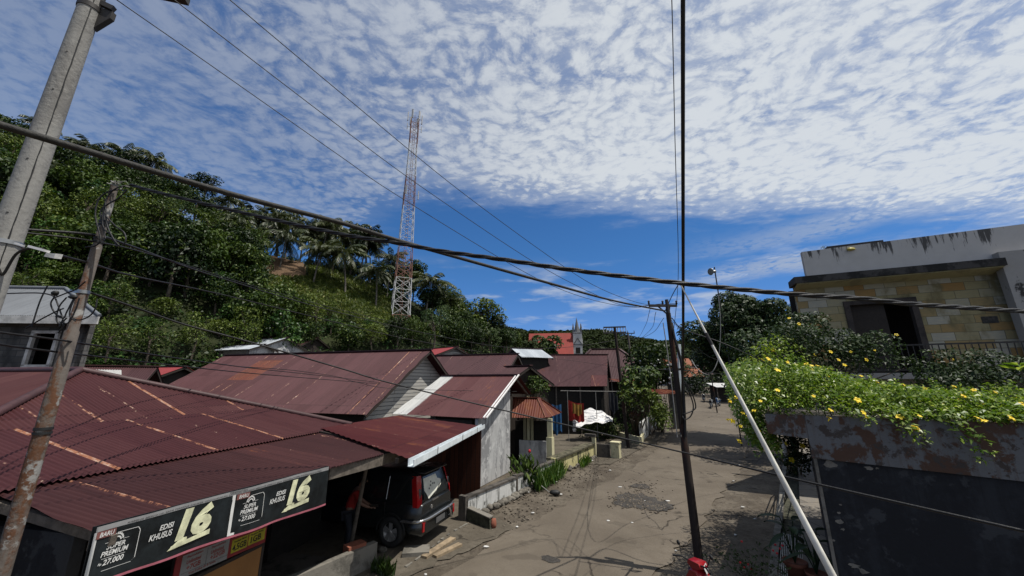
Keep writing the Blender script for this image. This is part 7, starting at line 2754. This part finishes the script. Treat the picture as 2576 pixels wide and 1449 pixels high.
def build_kiosk():
    d0 = 18.3
    c = P(1385, 1052, d0)                  # near right eave corner
    ez = c.z
    rd = -head(122 - 12); dn = head(20 + 180)
    # ridge parallel to the picture, hip toward the street
    r1 = P(1355, 1002, 19.6); r0 = P(1290, 1002, 19.9); r0.z = r1.z
    e1 = P(1376, 1049, 18.3); e1.z = ez
    e0 = P(1288, 1043, 18.6); e0.z = ez
    e2 = P(1411, 1034, 21.0); e2.z = ez + .02
    e3 = e2 + (e0 - e1)
    t = thing('porch_kiosk', 'little hip roofed porch with rusty red sheets on a pale yellow post', 'porch', V(c.x, c.y, 0))
    mb = MB()
    roof_plane(mb, [r1, r0, e0, e1], lam=.12, amp=.014); roof_plane(mb, [r1, e1, e2], lam=.12, amp=.014); roof_plane(mb, [r1, e2, e3, r0], lam=.12)
    rf = mb.build('roof', M['roof_kiosk'], t)
    mb = MB()
    mb.beam(r0 + UP * .03, r1 + UP * .03, .2, .04); mb.beam(r1 + UP * .03, e1 + UP * .03, .16, .04); mb.beam(r1 + UP * .03, e2 + UP * .03, .12, .04)
    mb.build('ridge_cap', M['roof_kiosk'], rf)
    pc = P(1384, 1100, 18.45)
    mb = MB(); mb.box(V(pc.x, pc.y, 0), (.28, .28, 1.45), 30); mb.box(V(pc.x, pc.y, 1.45), (.24, .10, ez - 1.47), 30); mb.build('post', M['pale_yellow'], t)
    mb = MB()
    a = P(1306, 1130, 19.6); b = P(1374, 1130, 19.2)
    mb.prism([V(a.x, a.y, 0), V(b.x, b.y, 0), V(b.x, b.y, 1.15), V(a.x, a.y, 1.15)], V(.03, .12, 0)); mb.build('low_wall', M['grey_plaster'], t)
    mb = MB()
    for px in (1320, 1338):
        q = P(px, 1060, 20.6); mb.box(V(q.x, q.y, 0), (.12, .12, ez + .1), 20)
    o = mb.build('back_post', M['pale_yellow'], t); o['kind'] = 'stuff'
    a, b = P(1296, 1100, 20.9), P(1376, 1100, 20.6)
    mb = MB(); mb.prism([V(a.x, a.y, 0), V(b.x, b.y, 0), V(b.x, b.y, 1.95), V(a.x, a.y, 1.95)], V(.02, .1, 0)); mb.build('back_wall', M['interior'], t)  # added near-black sheet in place of the shade under the porch roof


def cloth(name, lab, px0, py0, px1, py1, d, drop, mat, cat='laundry', group=None, seed=0):
    rr = random.Random(seed)
    a, b = P(px0, py0, d), P(px1, py1, d)
    mb = MB(); n = 14; m = 5
    vs = []
    for j in range(m + 1):
        for i in range(n + 1):
            u = i / n; p = a.lerp(b, u)
            sag = .10 * math.sin(math.pi * u)
            vs.append(p + V(0, .05 * math.sin(u * 16 + seed) * (.3 + j / m), -sag - drop * j / m * (1 + .08 * math.sin(u * 9 + seed))))
    fs = [(j * (n + 1) + i, j * (n + 1) + i + 1, (j + 1) * (n + 1) + i + 1, (j + 1) * (n + 1) + i) for j in range(m) for i in range(n)]
    mb.add(vs, fs, smooth=True)
    return tag(mb.build(name, M[mat]), lab, cat, group)


def build_yard():
    cloth('hanging_cloth', 'dark red cloth hanging on the yard line', 1429, 1006, 1468, 1014, 27, 1.25, 'red_cloth', group='washing in the yard', seed=1)
    cloth('hanging_cloth', 'yellow patterned cloth hanging over the dark red one', 1440, 1012, 1463, 1016, 26.9, .7, 'yellow_cloth', group='washing in the yard', seed=2)
    cloth('hanging_cloth', 'dark clothes hanging under the long drying rail', 1530, 985, 1553, 985, 27.2, 1.3, 'dark_cloth', group='washing in the yard', seed=3)
    cloth('blue_sheet', 'bright blue plastic sheet standing beside the little porch', 1388, 1016, 1412, 1016, 25, 1.7, 'blue_sheet', cat='sheet', seed=4)
    a, b = P(1410, 983, 27), P(1562, 985, 27)
    t = thing('drying_rail', 'long pale drying rail on thin posts across the yard', 'drying rail', V(a.x, a.y, 0))
    mb = MB(); mb.tube([a, b], .022, 6); mb.build('rail', M['cable_pale'], t)
    for px in (1427, 1498):
        q = P(px, 984, 27); mb = MB(); mb.tube([V(q.x, q.y, 0), q], .022, 6); mb.build('post', M['cable_pale'], t)
    q, q2 = P(1562, 985, 27), P(1577, 1092, 25.4)
    mb = MB(); mb.tube([V(q2.x, q2.y, 0), q], .022, 6); mb.build('post', M['cable_pale'], t)
    # bush half covered by a white tarpaulin
    c = P(1505, 1068, 28)
    cl = []
    rr = random.Random(3)
    for i in range(20):
        p = P(rr.uniform(1458, 1550), rr.uniform(1062, 1094), rr.uniform(27.6, 28.6)); cl.append((p.x, p.y, max(p.z, .3), rr.uniform(.4, .62), .85))
    leaf_blob('round_hedge', 'rounded dark hedge bush under the white tarpaulin', 'bush', cl, 420, .14, 'leaf_mid', .5, 21, base=V(c.x, c.y, 0))
    mb = MB()
    n, m = 22, 9
    vs = []
    for j in range(m + 1):
        for i in range(n + 1):
            u, w = i / n, j / m
            x = 1449 + 92 * u
            y = 1027 + 26 * abs(u - .42) ** 1.6 * 2.4 + (32 + 18 * math.sin(u * 3.1) - 26 * u) * w
            p = P(x, y, 27.9 - 1.3 * w + .15 * math.sin(u * 7))
            vs.append(p + V(0, -.05 * math.sin(u * 26 + w * 5), .05 * math.sin(u * 20 + 9 * w) + .035 * math.sin(w * 16 + u * 9) + .015 * rr.random()))
    fs = [(j * (n + 1) + i, j * (n + 1) + i + 1, (j + 1) * (n + 1) + i + 1, (j + 1) * (n + 1) + i) for j in range(m) for i in range(n)]
    mb.add(vs, fs, smooth=True)
    mb.tube(catmull([P(1450, 1042, 27.6), P(1445, 1062, 27.2), P(1445, 1086, 27.1)], 4), [.10, .14, .1] * 3, 7)
    tag(mb.build('tarpaulin', M['tarp']), 'crumpled white tarpaulin thrown over the round hedge bush', 'tarpaulin')
    # chair
    fr = Fr(V(0, 0, 0), 200); c = P(1555, 1080, 28.4); c.z = .02
    t = thing('garden_chair', 'dark chair standing by the hedge in the yard', 'chair', c)
    mb = MB(); mb.obox(fr(-.2, -.2, .42), fr.f * .4, fr.l * .4, UP * .04); me = mb.mesh('seat'); me.materials.append(M['dark_wood']); link('seat', me, t)
    for x in (-.18, .18):
        for y in (-.18, .18):
            mb = MB(); mb.tube([fr(x, y, 0), fr(x, y, .42 if x > 0 else .9)], .018, 6); me = mb.mesh('leg'); me.materials.append(M['dark_wood']); link('leg', me, t)
    mb = MB()
    for z in (.6, .74, .88):
        mb.beam(fr(-.18, -.18, z), fr(-.18, .18, z), .03, .05)
    me = mb.mesh('backrest'); me.materials.append(M['dark_wood']); link('backrest', me, t)
    # planter and stained wall farther along
    t = thing('corner_planter', 'pale low planter box at the far side of the yard entrance', 'planter', G(1590, 1112))
    a, b, c2, d2 = G(1541, 1098), G(1612, 1118), G(1625, 1092), G(1560, 1080)
    mb = MB()
    for p, q in ((a, b), (b, c2), (c2, d2), (d2, a)):
        mb.beam(p + UP * .22, q + UP * .22, .16, .44)
    mb.build('wall', M['pale_yellow'], t)
    mb = MB(); mb.box(a - UP * .0, (.35, .35, .75), 30); mb.build('pier', M['concrete'], t)
    rr = random.Random(9)
    cl = [(p.x, p.y, .5, .42, .9) for p in (G(1585, 1098), G(1597, 1100), G(1575, 1094))]
    leaf_blob('planter_plant', 'light leafy plant growing in the corner planter', 'plant', cl, 320, .18, 'leaf_vine', .6, 33, base=G(1586, 1100))
    t = thing('stained_wall', 'black streaked white wall running along the street past the planter', 'wall', G(1610, 1105))
    a, b = G(1618, 1108), G(1652, 1076)
    mb = MB(); mb.prism([a, b, b + UP * 1.5, a + UP * 1.15], V(-.2, .05, 0)); mb.build('wall', M['white_wash'], t)
    a2, b2 = G(1572, 1072), G(1616, 1106)
    mb = MB(); mb.prism([a2, b2, b2 + UP * 1.05, a2 + UP * .95], V(-.1, .2, 0)); mb.build('return_wall', M['concrete_dark'], t)
    q = P(1688, 950, 34)
    t = thing('grey_gate_pillar', 'tall square grey concrete pillar just left of the leaning pole', 'pillar', V(q.x, q.y, 0))
    mb = MB(); mb.box(V(q.x, q.y, 0), (.72, .72, q.z), 20); mb.build('shaft', M['concrete'], t)
    mb = MB(); mb.box(V(q.x, q.y, q.z), (.84, .84, .12), 20); mb.build('cap', M['concrete_dark'], t)
    # street greenery left of the pole
    def clumps(spec, d, r, n, seed):
        rg = random.Random(seed); out = []
        x0, x1, y0, y1 = spec
        for _ in range(n):
            p = P(rg.uniform(x0, x1), rg.uniform(y0, y1), d + rg.uniform(-1, 1)); out.append((p.x, p.y, p.z, r * rg.uniform(.7, 1.2), .8))
        return out
    leaf_blob('street_shrub', 'leafy tree with hanging light leaves behind the yard wall', 'tree', clumps((1578, 1650, 930, 980), 25.5, .55, 16, 41), 170, .34, 'leaf_mid', .45, 41, base=V(*G(1612, 1085)[:2], 0))
    leaf_blob('street_shrub', 'sunlit yellowish shrub above the stained wall', 'shrub', clumps((1562, 1650, 985, 1015), 24.5, .38, 18, 42), 260, .25, 'leaf_light', .45, 42, base=V(*G(1600, 1100)[:2], 0))
    t = leaf_blob('flowering_tree', 'dark tree with scattered white flowers left of the leaning pole', 'tree', clumps((1600, 1690, 885, 955), 33, 1.05, 24, 43), 110, .34, 'leaf_dark', .5, 43, base=V(*P(1650, 980, 33)[:2], 0))
    rr = random.Random(5); off = LOC[t.name]
    fw = MB(); fw.blob((0, 0, 0), .12, .08, .1, 2, 6, 4, .2); fm = fw.mesh('flower'); fm.materials.append(M['flower_white'])
    for _ in range(26):
        o = bpy.data.objects.new('flower', fm); COL.objects.link(o); o.parent = t
        o.location = P(rr.uniform(1610, 1690), rr.uniform(905, 968), 31.7) - off; k = rr.uniform(.6, 1.3); o.scale = (k, k, k)
    leaf_blob('street_bush', 'bright low bush at the end of the stained wall by the road', 'bush', clumps((1648, 1690, 1030, 1068), 26.5, .55, 12, 44), 260, .22, 'leaf_light', .45, 44, base=V(*G(1668, 1085)[:2], 0))
    leaf_blob('street_bush', 'dark undergrowth bush below the flowering tree', 'bush', clumps((1560, 1680, 1000, 1050), 30, .7, 16, 45), 140, .24, 'leaf_dark', .5, 45, base=V(*P(1630, 1070, 30)[:2], 0))
    leaf_blob('street_bush', 'small bush beside the dark porch gable', 'bush', clumps((1338, 1362, 960, 985), 21.5, .42, 10, 46), 320, .16, 'leaf_mid', .5, 46, base=V(*P(1350, 1050, 21.5)[:2], 0))
    leaf_blob('church_tree', 'dark round topped tree in front of the red church roof', 'tree', clumps((1352, 1394, 862, 905), 95, 2.2, 16, 47), 26, 1.0, 'leaf_dark', .6, 47, base=V(*P(1370, 950, 95)[:2], 0))
    leaf_blob('church_tree', 'low dark trees at the left of the church roof', 'tree', clumps((1330, 1360, 872, 910), 90, 2.0, 12, 48), 26, 1.0, 'leaf_far', .6, 48, base=V(*P(1345, 950, 90)[:2], 0))
    leaf_blob('red_cordyline', 'small red leaved plant beside the drying rail post', 'plant', clumps((1592, 1604, 1040, 1055), 26, .2, 5, 49), 300, .28, 'leaf_red', .16, 49, base=V(*G(1598, 1085)[:2], 0), up=.8)
    # plants along the garden wall
    rg = np.random.default_rng(5)
    def blades(name, lab, cat, x0, x1, y0, y1, h, n, mat, seed, w=.07):
        rg = np.random.default_rng(seed); rr = random.Random(seed)
        base = G((x0 + x1) / 2, (y0 + y1) / 2)
        t = thing(name, lab, cat, base)
        pts, nr, al, sz = [], [], [], []
        for _ in range(n):
            u = rr.random()
            b = G(x0 + (x1 - x0) * u + rr.gauss(0, 5), y0 + (y1 - y0) * u + rr.gauss(0, 3)) - base
            d = V(rr.gauss(0, .28), rr.gauss(0, .28), 1).normalized()
            L = h * rr.uniform(.6, 1.15)
            c = b + d * L * .5
            pts.append(tuple(c)); al.append(tuple(d)); nr.append((rr.gauss(0, 1), rr.gauss(0, 1), .2)); sz.append(L)
        v, q = leaves(rg, np.array(pts), np.array(nr), np.array(sz), w, .02, np.array(al))
        me = npmesh('blades', v, q); me.materials.append(M[mat]); link('blades', me, t)
        return t
    blades('tall_grass', 'clump of tall green grass growing against the white garden wall', 'grass clump', 1352, 1415, 1236, 1196, .72, 700, 'leaf_grass_blade', 61)
    blades('weed_tuft', 'tuft of weeds in front of the yellow garden wall', 'weeds', 1462, 1482, 1176, 1164, .42, 130, 'leaf_grass_blade', 62, .16)
    blades('weed_tuft', 'thin weeds on the coping of the white wall', 'weeds', 1228, 1262, 1262, 1250, .3, 60, 'leaf_mid', 63, .3)
    blades('weed_tuft', 'dark weeds in the ditch beside the stall wall', 'weeds', 940, 985, 1440, 1450, .3, 140, 'leaf_dark', 64, .2)
    c = V(*P(1318, 1180, 15.4)[:2], 0)
    t = thing('canna_plant', 'leafy garden plant with one red flower head behind the white wall', 'plant', c)
    pts, nr, al, sz = [], [], [], []
    rr = random.Random(7)
    for _ in range(150):
        b = V(rr.gauss(0, .24), rr.gauss(0, .2), 0); d = V(rr.gauss(0, .4), rr.gauss(0, .4), 1).normalized(); L = rr.uniform(.25, .5); z = rr.uniform(.1, .95)
        q = b + d * L * .5 + UP * z; pts.append(tuple(q)); al.append(tuple(d)); nr.append((rr.gauss(0, 1), rr.gauss(0, 1) - .4, .4)); sz.append(L)
    v, q = leaves(rg, np.array(pts), np.array(nr), np.array(sz), .26, .05, np.array(al))
    me = npmesh('leaves', v, q); me.materials.append(M['leaf_mid']); link('leaves', me, t)
    mb = MB(); f = P(1332, 1136, 15.2); mb.tube([c + UP * .1, f], .012, 5); mb.build('stem', M['leaf_dark'], t)
    mb = MB(); mb.blob(f + UP * .02, .055, .05, .06, 2, 9, 6, .2); mb.build('flower_head', M['flower_red'], t)
    # broom lying on the verge
    a, b = G(1362, 1222, .28), G(1388, 1243, .04)
    t = thing('broom', 'old broom with a dark head lying against the grass on the verge', 'broom', b)
    mb = MB(); mb.tube([a, b], .014, 6); mb.build('handle', M['cable_pale'], t)
    mb = MB(); mb.blob(b + V(.12, -.02, .05), .20, .11, .09, 3, 9, 5, .2); mb.build('head', M['black_rubber'], t)
    # litter on the road
    rr = random.Random(22)
    spots = ((1250, 1252), (1302, 1245), (1330, 1238), (1400, 1212), (1470, 1160), (1490, 1158), (1560, 1225), (1340, 1290), (1300, 1325), (1222, 1375), (1070, 1445), (1535, 1183), (1410, 1243), (1860, 1170), (1868, 1275), (1900, 1305), (1845, 1210), (1680, 1260), (1590, 1315), (1850, 1345), (1700, 1385), (1622, 1260), (1530, 1310))
    for i, (x, y) in enumerate(spots):
        p = G(x, y, .035); mb = MB(); r = rr.uniform(.018, .05)
        mb.blob(p, r * rr.uniform(1, 2.2), r, .018, i, 6, 4, .3)
        tag(mb.build('litter', M['litter']), 'small white scrap of litter on the road or its verge', 'litter', 'white scraps of litter')


def build_right_street_things():
    # pots on the pavement
    def pot(c, r, h, lab, nl, seed, lh):
        t = thing('potted_plant', lab, 'potted plant', c)
        mb = MB(); mb.lathe(c, [(0, 0), (r * .68, 0), (r * .92, h * .8), (r * 1.05, h * .81), (r * 1.08, h), (r * .95, h), (r * .9, h * .9), (0, h * .9)], 20); mb.build('pot', M['terracotta'], t)
        rr = random.Random(seed); rg = np.random.default_rng(seed)
        mb = MB(); vs, qs = [], []
        for k in range(nl):
            a = k * 2.4 + rr.uniform(-.3, .3); z = h + lh * (.25 + .6 * k / nl)
            s = c + UP * h * .9; e = c + UP * z + V(math.cos(a), math.sin(a), 0) * .14
            mb.tube(catmull([s, s.lerp(e, .6) + UP * .05, e], 4), .010, 5)
            d = V(math.cos(a) * .8, math.sin(a) * .8, .25 if k > nl * .4 else -.2).normalized(); sd = V(-math.sin(a), math.cos(a), 0)
            L = rr.uniform(.34, .46); W = L * .42; o = len(vs); m = 7
            for i in range(m + 1):
                u = i / m; q = e + d * L * u - UP * .16 * u * u; wd = W * .5 * math.sin(math.pi * min(1, u * .93 + .07)) ** .8
                nn = d.cross(sd)
                vs += [q - sd * wd + UP * .02, q, q + sd * wd + UP * .02]
            for i in range(m):
                b = o + i * 3; qs += [(b, b + 1, b + 4, b + 3), (b + 1, b + 2, b + 5, b + 4)]
        mb.build('stems', M['leaf_pot'], t)
        me = npmesh('leaves', np.array([tuple(q - c) for q in vs]), np.array(qs)); me.materials.append(M['leaf_pot']); link('leaves', me, t)
    c = G(2008, 1462, .12); pot(c, .20, .36, 'big leaved plant in a terracotta pot on the pavement', 10, 3, .95)
    c = G(2062, 1486, .12); pot(c, .18, .30, 'second big leaved potted plant, right against the dark wall', 9, 5, .9)
    # thorny flowering plant by the kerb
    c = G(1905, 1490, 0)
    t = thing('thorny_plant', 'leafless thorny branching plant with tiny red flowers beside the kerb', 'plant', c)
    rr = random.Random(6); mb = MB(); tips = []
    for k in range(26):
        a = rr.uniform(0, 6.28); p = c + V(math.cos(a), math.sin(a), 0) * rr.uniform(0, .15)
        d = V(math.cos(a) * .7, math.sin(a) * .5, rr.uniform(.9, 1.6)).normalized(); ps = [p]
        for i in range(5):
            d = (d + V(rr.gauss(0, .35), rr.gauss(0, .3), rr.gauss(0, .2))).normalized(); ps.append(ps[-1] + d * rr.uniform(.11, .20))
        mb.tube(ps, [.012, .011, .009, .008, .007, .005], 5); tips += ps[2:]
        if rr.random() < .6:
            q = ps[2]; e = q + V(rr.gauss(0, .15), rr.gauss(0, .15), .18); mb.tube([q, e], [.008, .004], 4); tips.append(e)
    mb.build('branches', M['grey_wood'], t)
    rg = np.random.default_rng(4)
    pts = np.array([tuple(q - c + V(rr.gauss(0, .03), rr.gauss(0, .03), .02)) for q in tips for _ in range(4)])
    v, q = leaves(rg, pts, rg.normal(size=pts.shape) + np.array([0, 0, .5]), .07, .4)
    me = npmesh('leaves', v, q); me.materials.append(M['leaf_shade']); link('leaves', me, t)
    for (px, py) in ((1950, 1370), (1962, 1380), (1955, 1392), (1945, 1385), (1968, 1372), (1872, 1428), (1882, 1420), (1862, 1415), (1890, 1432), (1866, 1362)):
        f = P(px, py, c.y - .1); mb = MB(); mb.blob(f, .024, .024, .02, int(px), 6, 4, .2); mb.build('flower', M['flower_red'], t)
    # white bottle standing on the beam end, seen hanging by the shrub
    b = P(1972, 1122, 9.7)
    mb = MB(); mb.lathe(b - UP * .16, [(0, 0), (.045, 0), (.05, .02), (.05, .17), (.02, .22), (.02, .26), (0, .26)], 12)
    tag(mb.build('plastic_bottle', M['white_paint']), 'white plastic bottle hung in the shrub under the beam end', 'bottle')
    # red motorbike at the bottom edge, at the foot of the leaning pole
    o = G(1752, 1412, 1.04); o.z = 0
    build_motorbike('motorbike', 'red and silver motorbike parked at the foot of the leaning pole', o - head(64) * .28, 64, 'red_plastic', 'silver_plastic')
    # parked bikes far down the street
    for i, (x, y, d, h, pa, lab) in enumerate(((1786, 990, 47, 215, 'car_paint', 'black motorbike nearest the road in the shade far down the street'), (1802, 985, 48, 225, 'blue_sheet', 'dark blue motorbike in the middle of the shaded row'), (1768, 982, 52, 205, 'car_paint', 'dark motorbike farthest up the street'))):
        p = P(x, y, d); build_motorbike('motorbike', lab, V(p.x, p.y, gz(p.x, p.y)), h, pa, 'silver_plastic', 'motorbikes parked down the street')
    # shaded stall awning and houses at the far end
    p = P(1815, 955, 50)
    t = thing('street_stall', 'shaded roadside stall with a pale edged awning beyond the round tree', 'stall', V(p.x, p.y, gz(p.x, p.y)))
    g = gz(p.x, p.y)
    mb = MB(); mb.obox(V(p.x - .8, p.y, g + 2.1), V(3.6, 0, 0), V(0, 2.5, .5), V(0, 0, .05)); mb.build('awning', M['white_board'], t)
    mb = MB(); mb.obox(V(p.x - .6, p.y + 2.0, g), V(3.2, 0, 0), V(0, .15, 0), UP * 2.3); mb.build('back_wall', M['interior'], t)
    for dx in (-.7, 2.6):
        mb = MB(); mb.tube([V(p.x + dx, p.y + .1, g), V(p.x + dx, p.y + .1, g + 2.1)], .04, 6); mb.build('post', M['grey_wood'], t)
    for (x, y, d, roof, w, lab) in ((1750, 930, 66, 'roof_orange', 3.0, 'far house with an orange roof showing past the leaning pole'), (1722, 905, 92, 'roof_orange', 5.0, 'distant orange roofed house left of the thick vertical cable'),
                                    (1745, 915, 105, 'roof_grey', 5.0, 'distant grey roofed house at the end of the street'), (1768, 925, 84, 'roof_far2', 4.0, 'distant maroon roofed house touching the dark tree')):
        A = P(x + 10, y - 4, d); g = gz(A.x, A.y)
        gable_house('far_house', lab, A, A - V(w * 1.4, -.4, 0), run=w * .8, drop=w * .5, roof=roof, wall='house_white', gable='grey_wood', z0=g, lam=.2)
    def far(lab, pts, d, r, seed, mat='leaf_dark'):
        rg = random.Random(seed)
        cl = []
        for (x, y) in pts:
            p = P(x, y, d + rg.uniform(-1.5, 1.5)); cl.append((p.x, p.y, p.z, r * rg.uniform(.75, 1.15), .85))
        b = P(sum(q[0] for q in pts) / len(pts), 990, d)
        leaf_blob('far_tree', lab, 'tree', cl, 70, .42, mat, .5, seed, base=V(b.x, b.y, gz(b.x, b.y)))
    far('dark tree at the far end of the street beyond the motorbikes', [(1722, 968), (1732, 950), (1745, 972), (1735, 985), (1752, 960), (1765, 972), (1715, 955), (1722, 985), (1758, 985)], 60, 1.15, 51)
    far('mid green tree rising over the far end of the street', [(1728, 935), (1715, 925), (1742, 945), (1722, 945)], 66, 1.3, 53, 'leaf_mid')
    far('dense dark trees closing the street behind the stall', [(1775, 950), (1790, 940), (1800, 960), (1815, 930), (1830, 950), (1850, 940), (1870, 955), (1890, 935), (1780, 975), (1805, 980), (1835, 975), (1860, 980), (1905, 960), (1765, 958), (1925, 975), (1890, 985)], 58, 1.35, 52)


build_car()
build_person()
build_walls()
build_kiosk()
build_yard()
build_right_street_things()
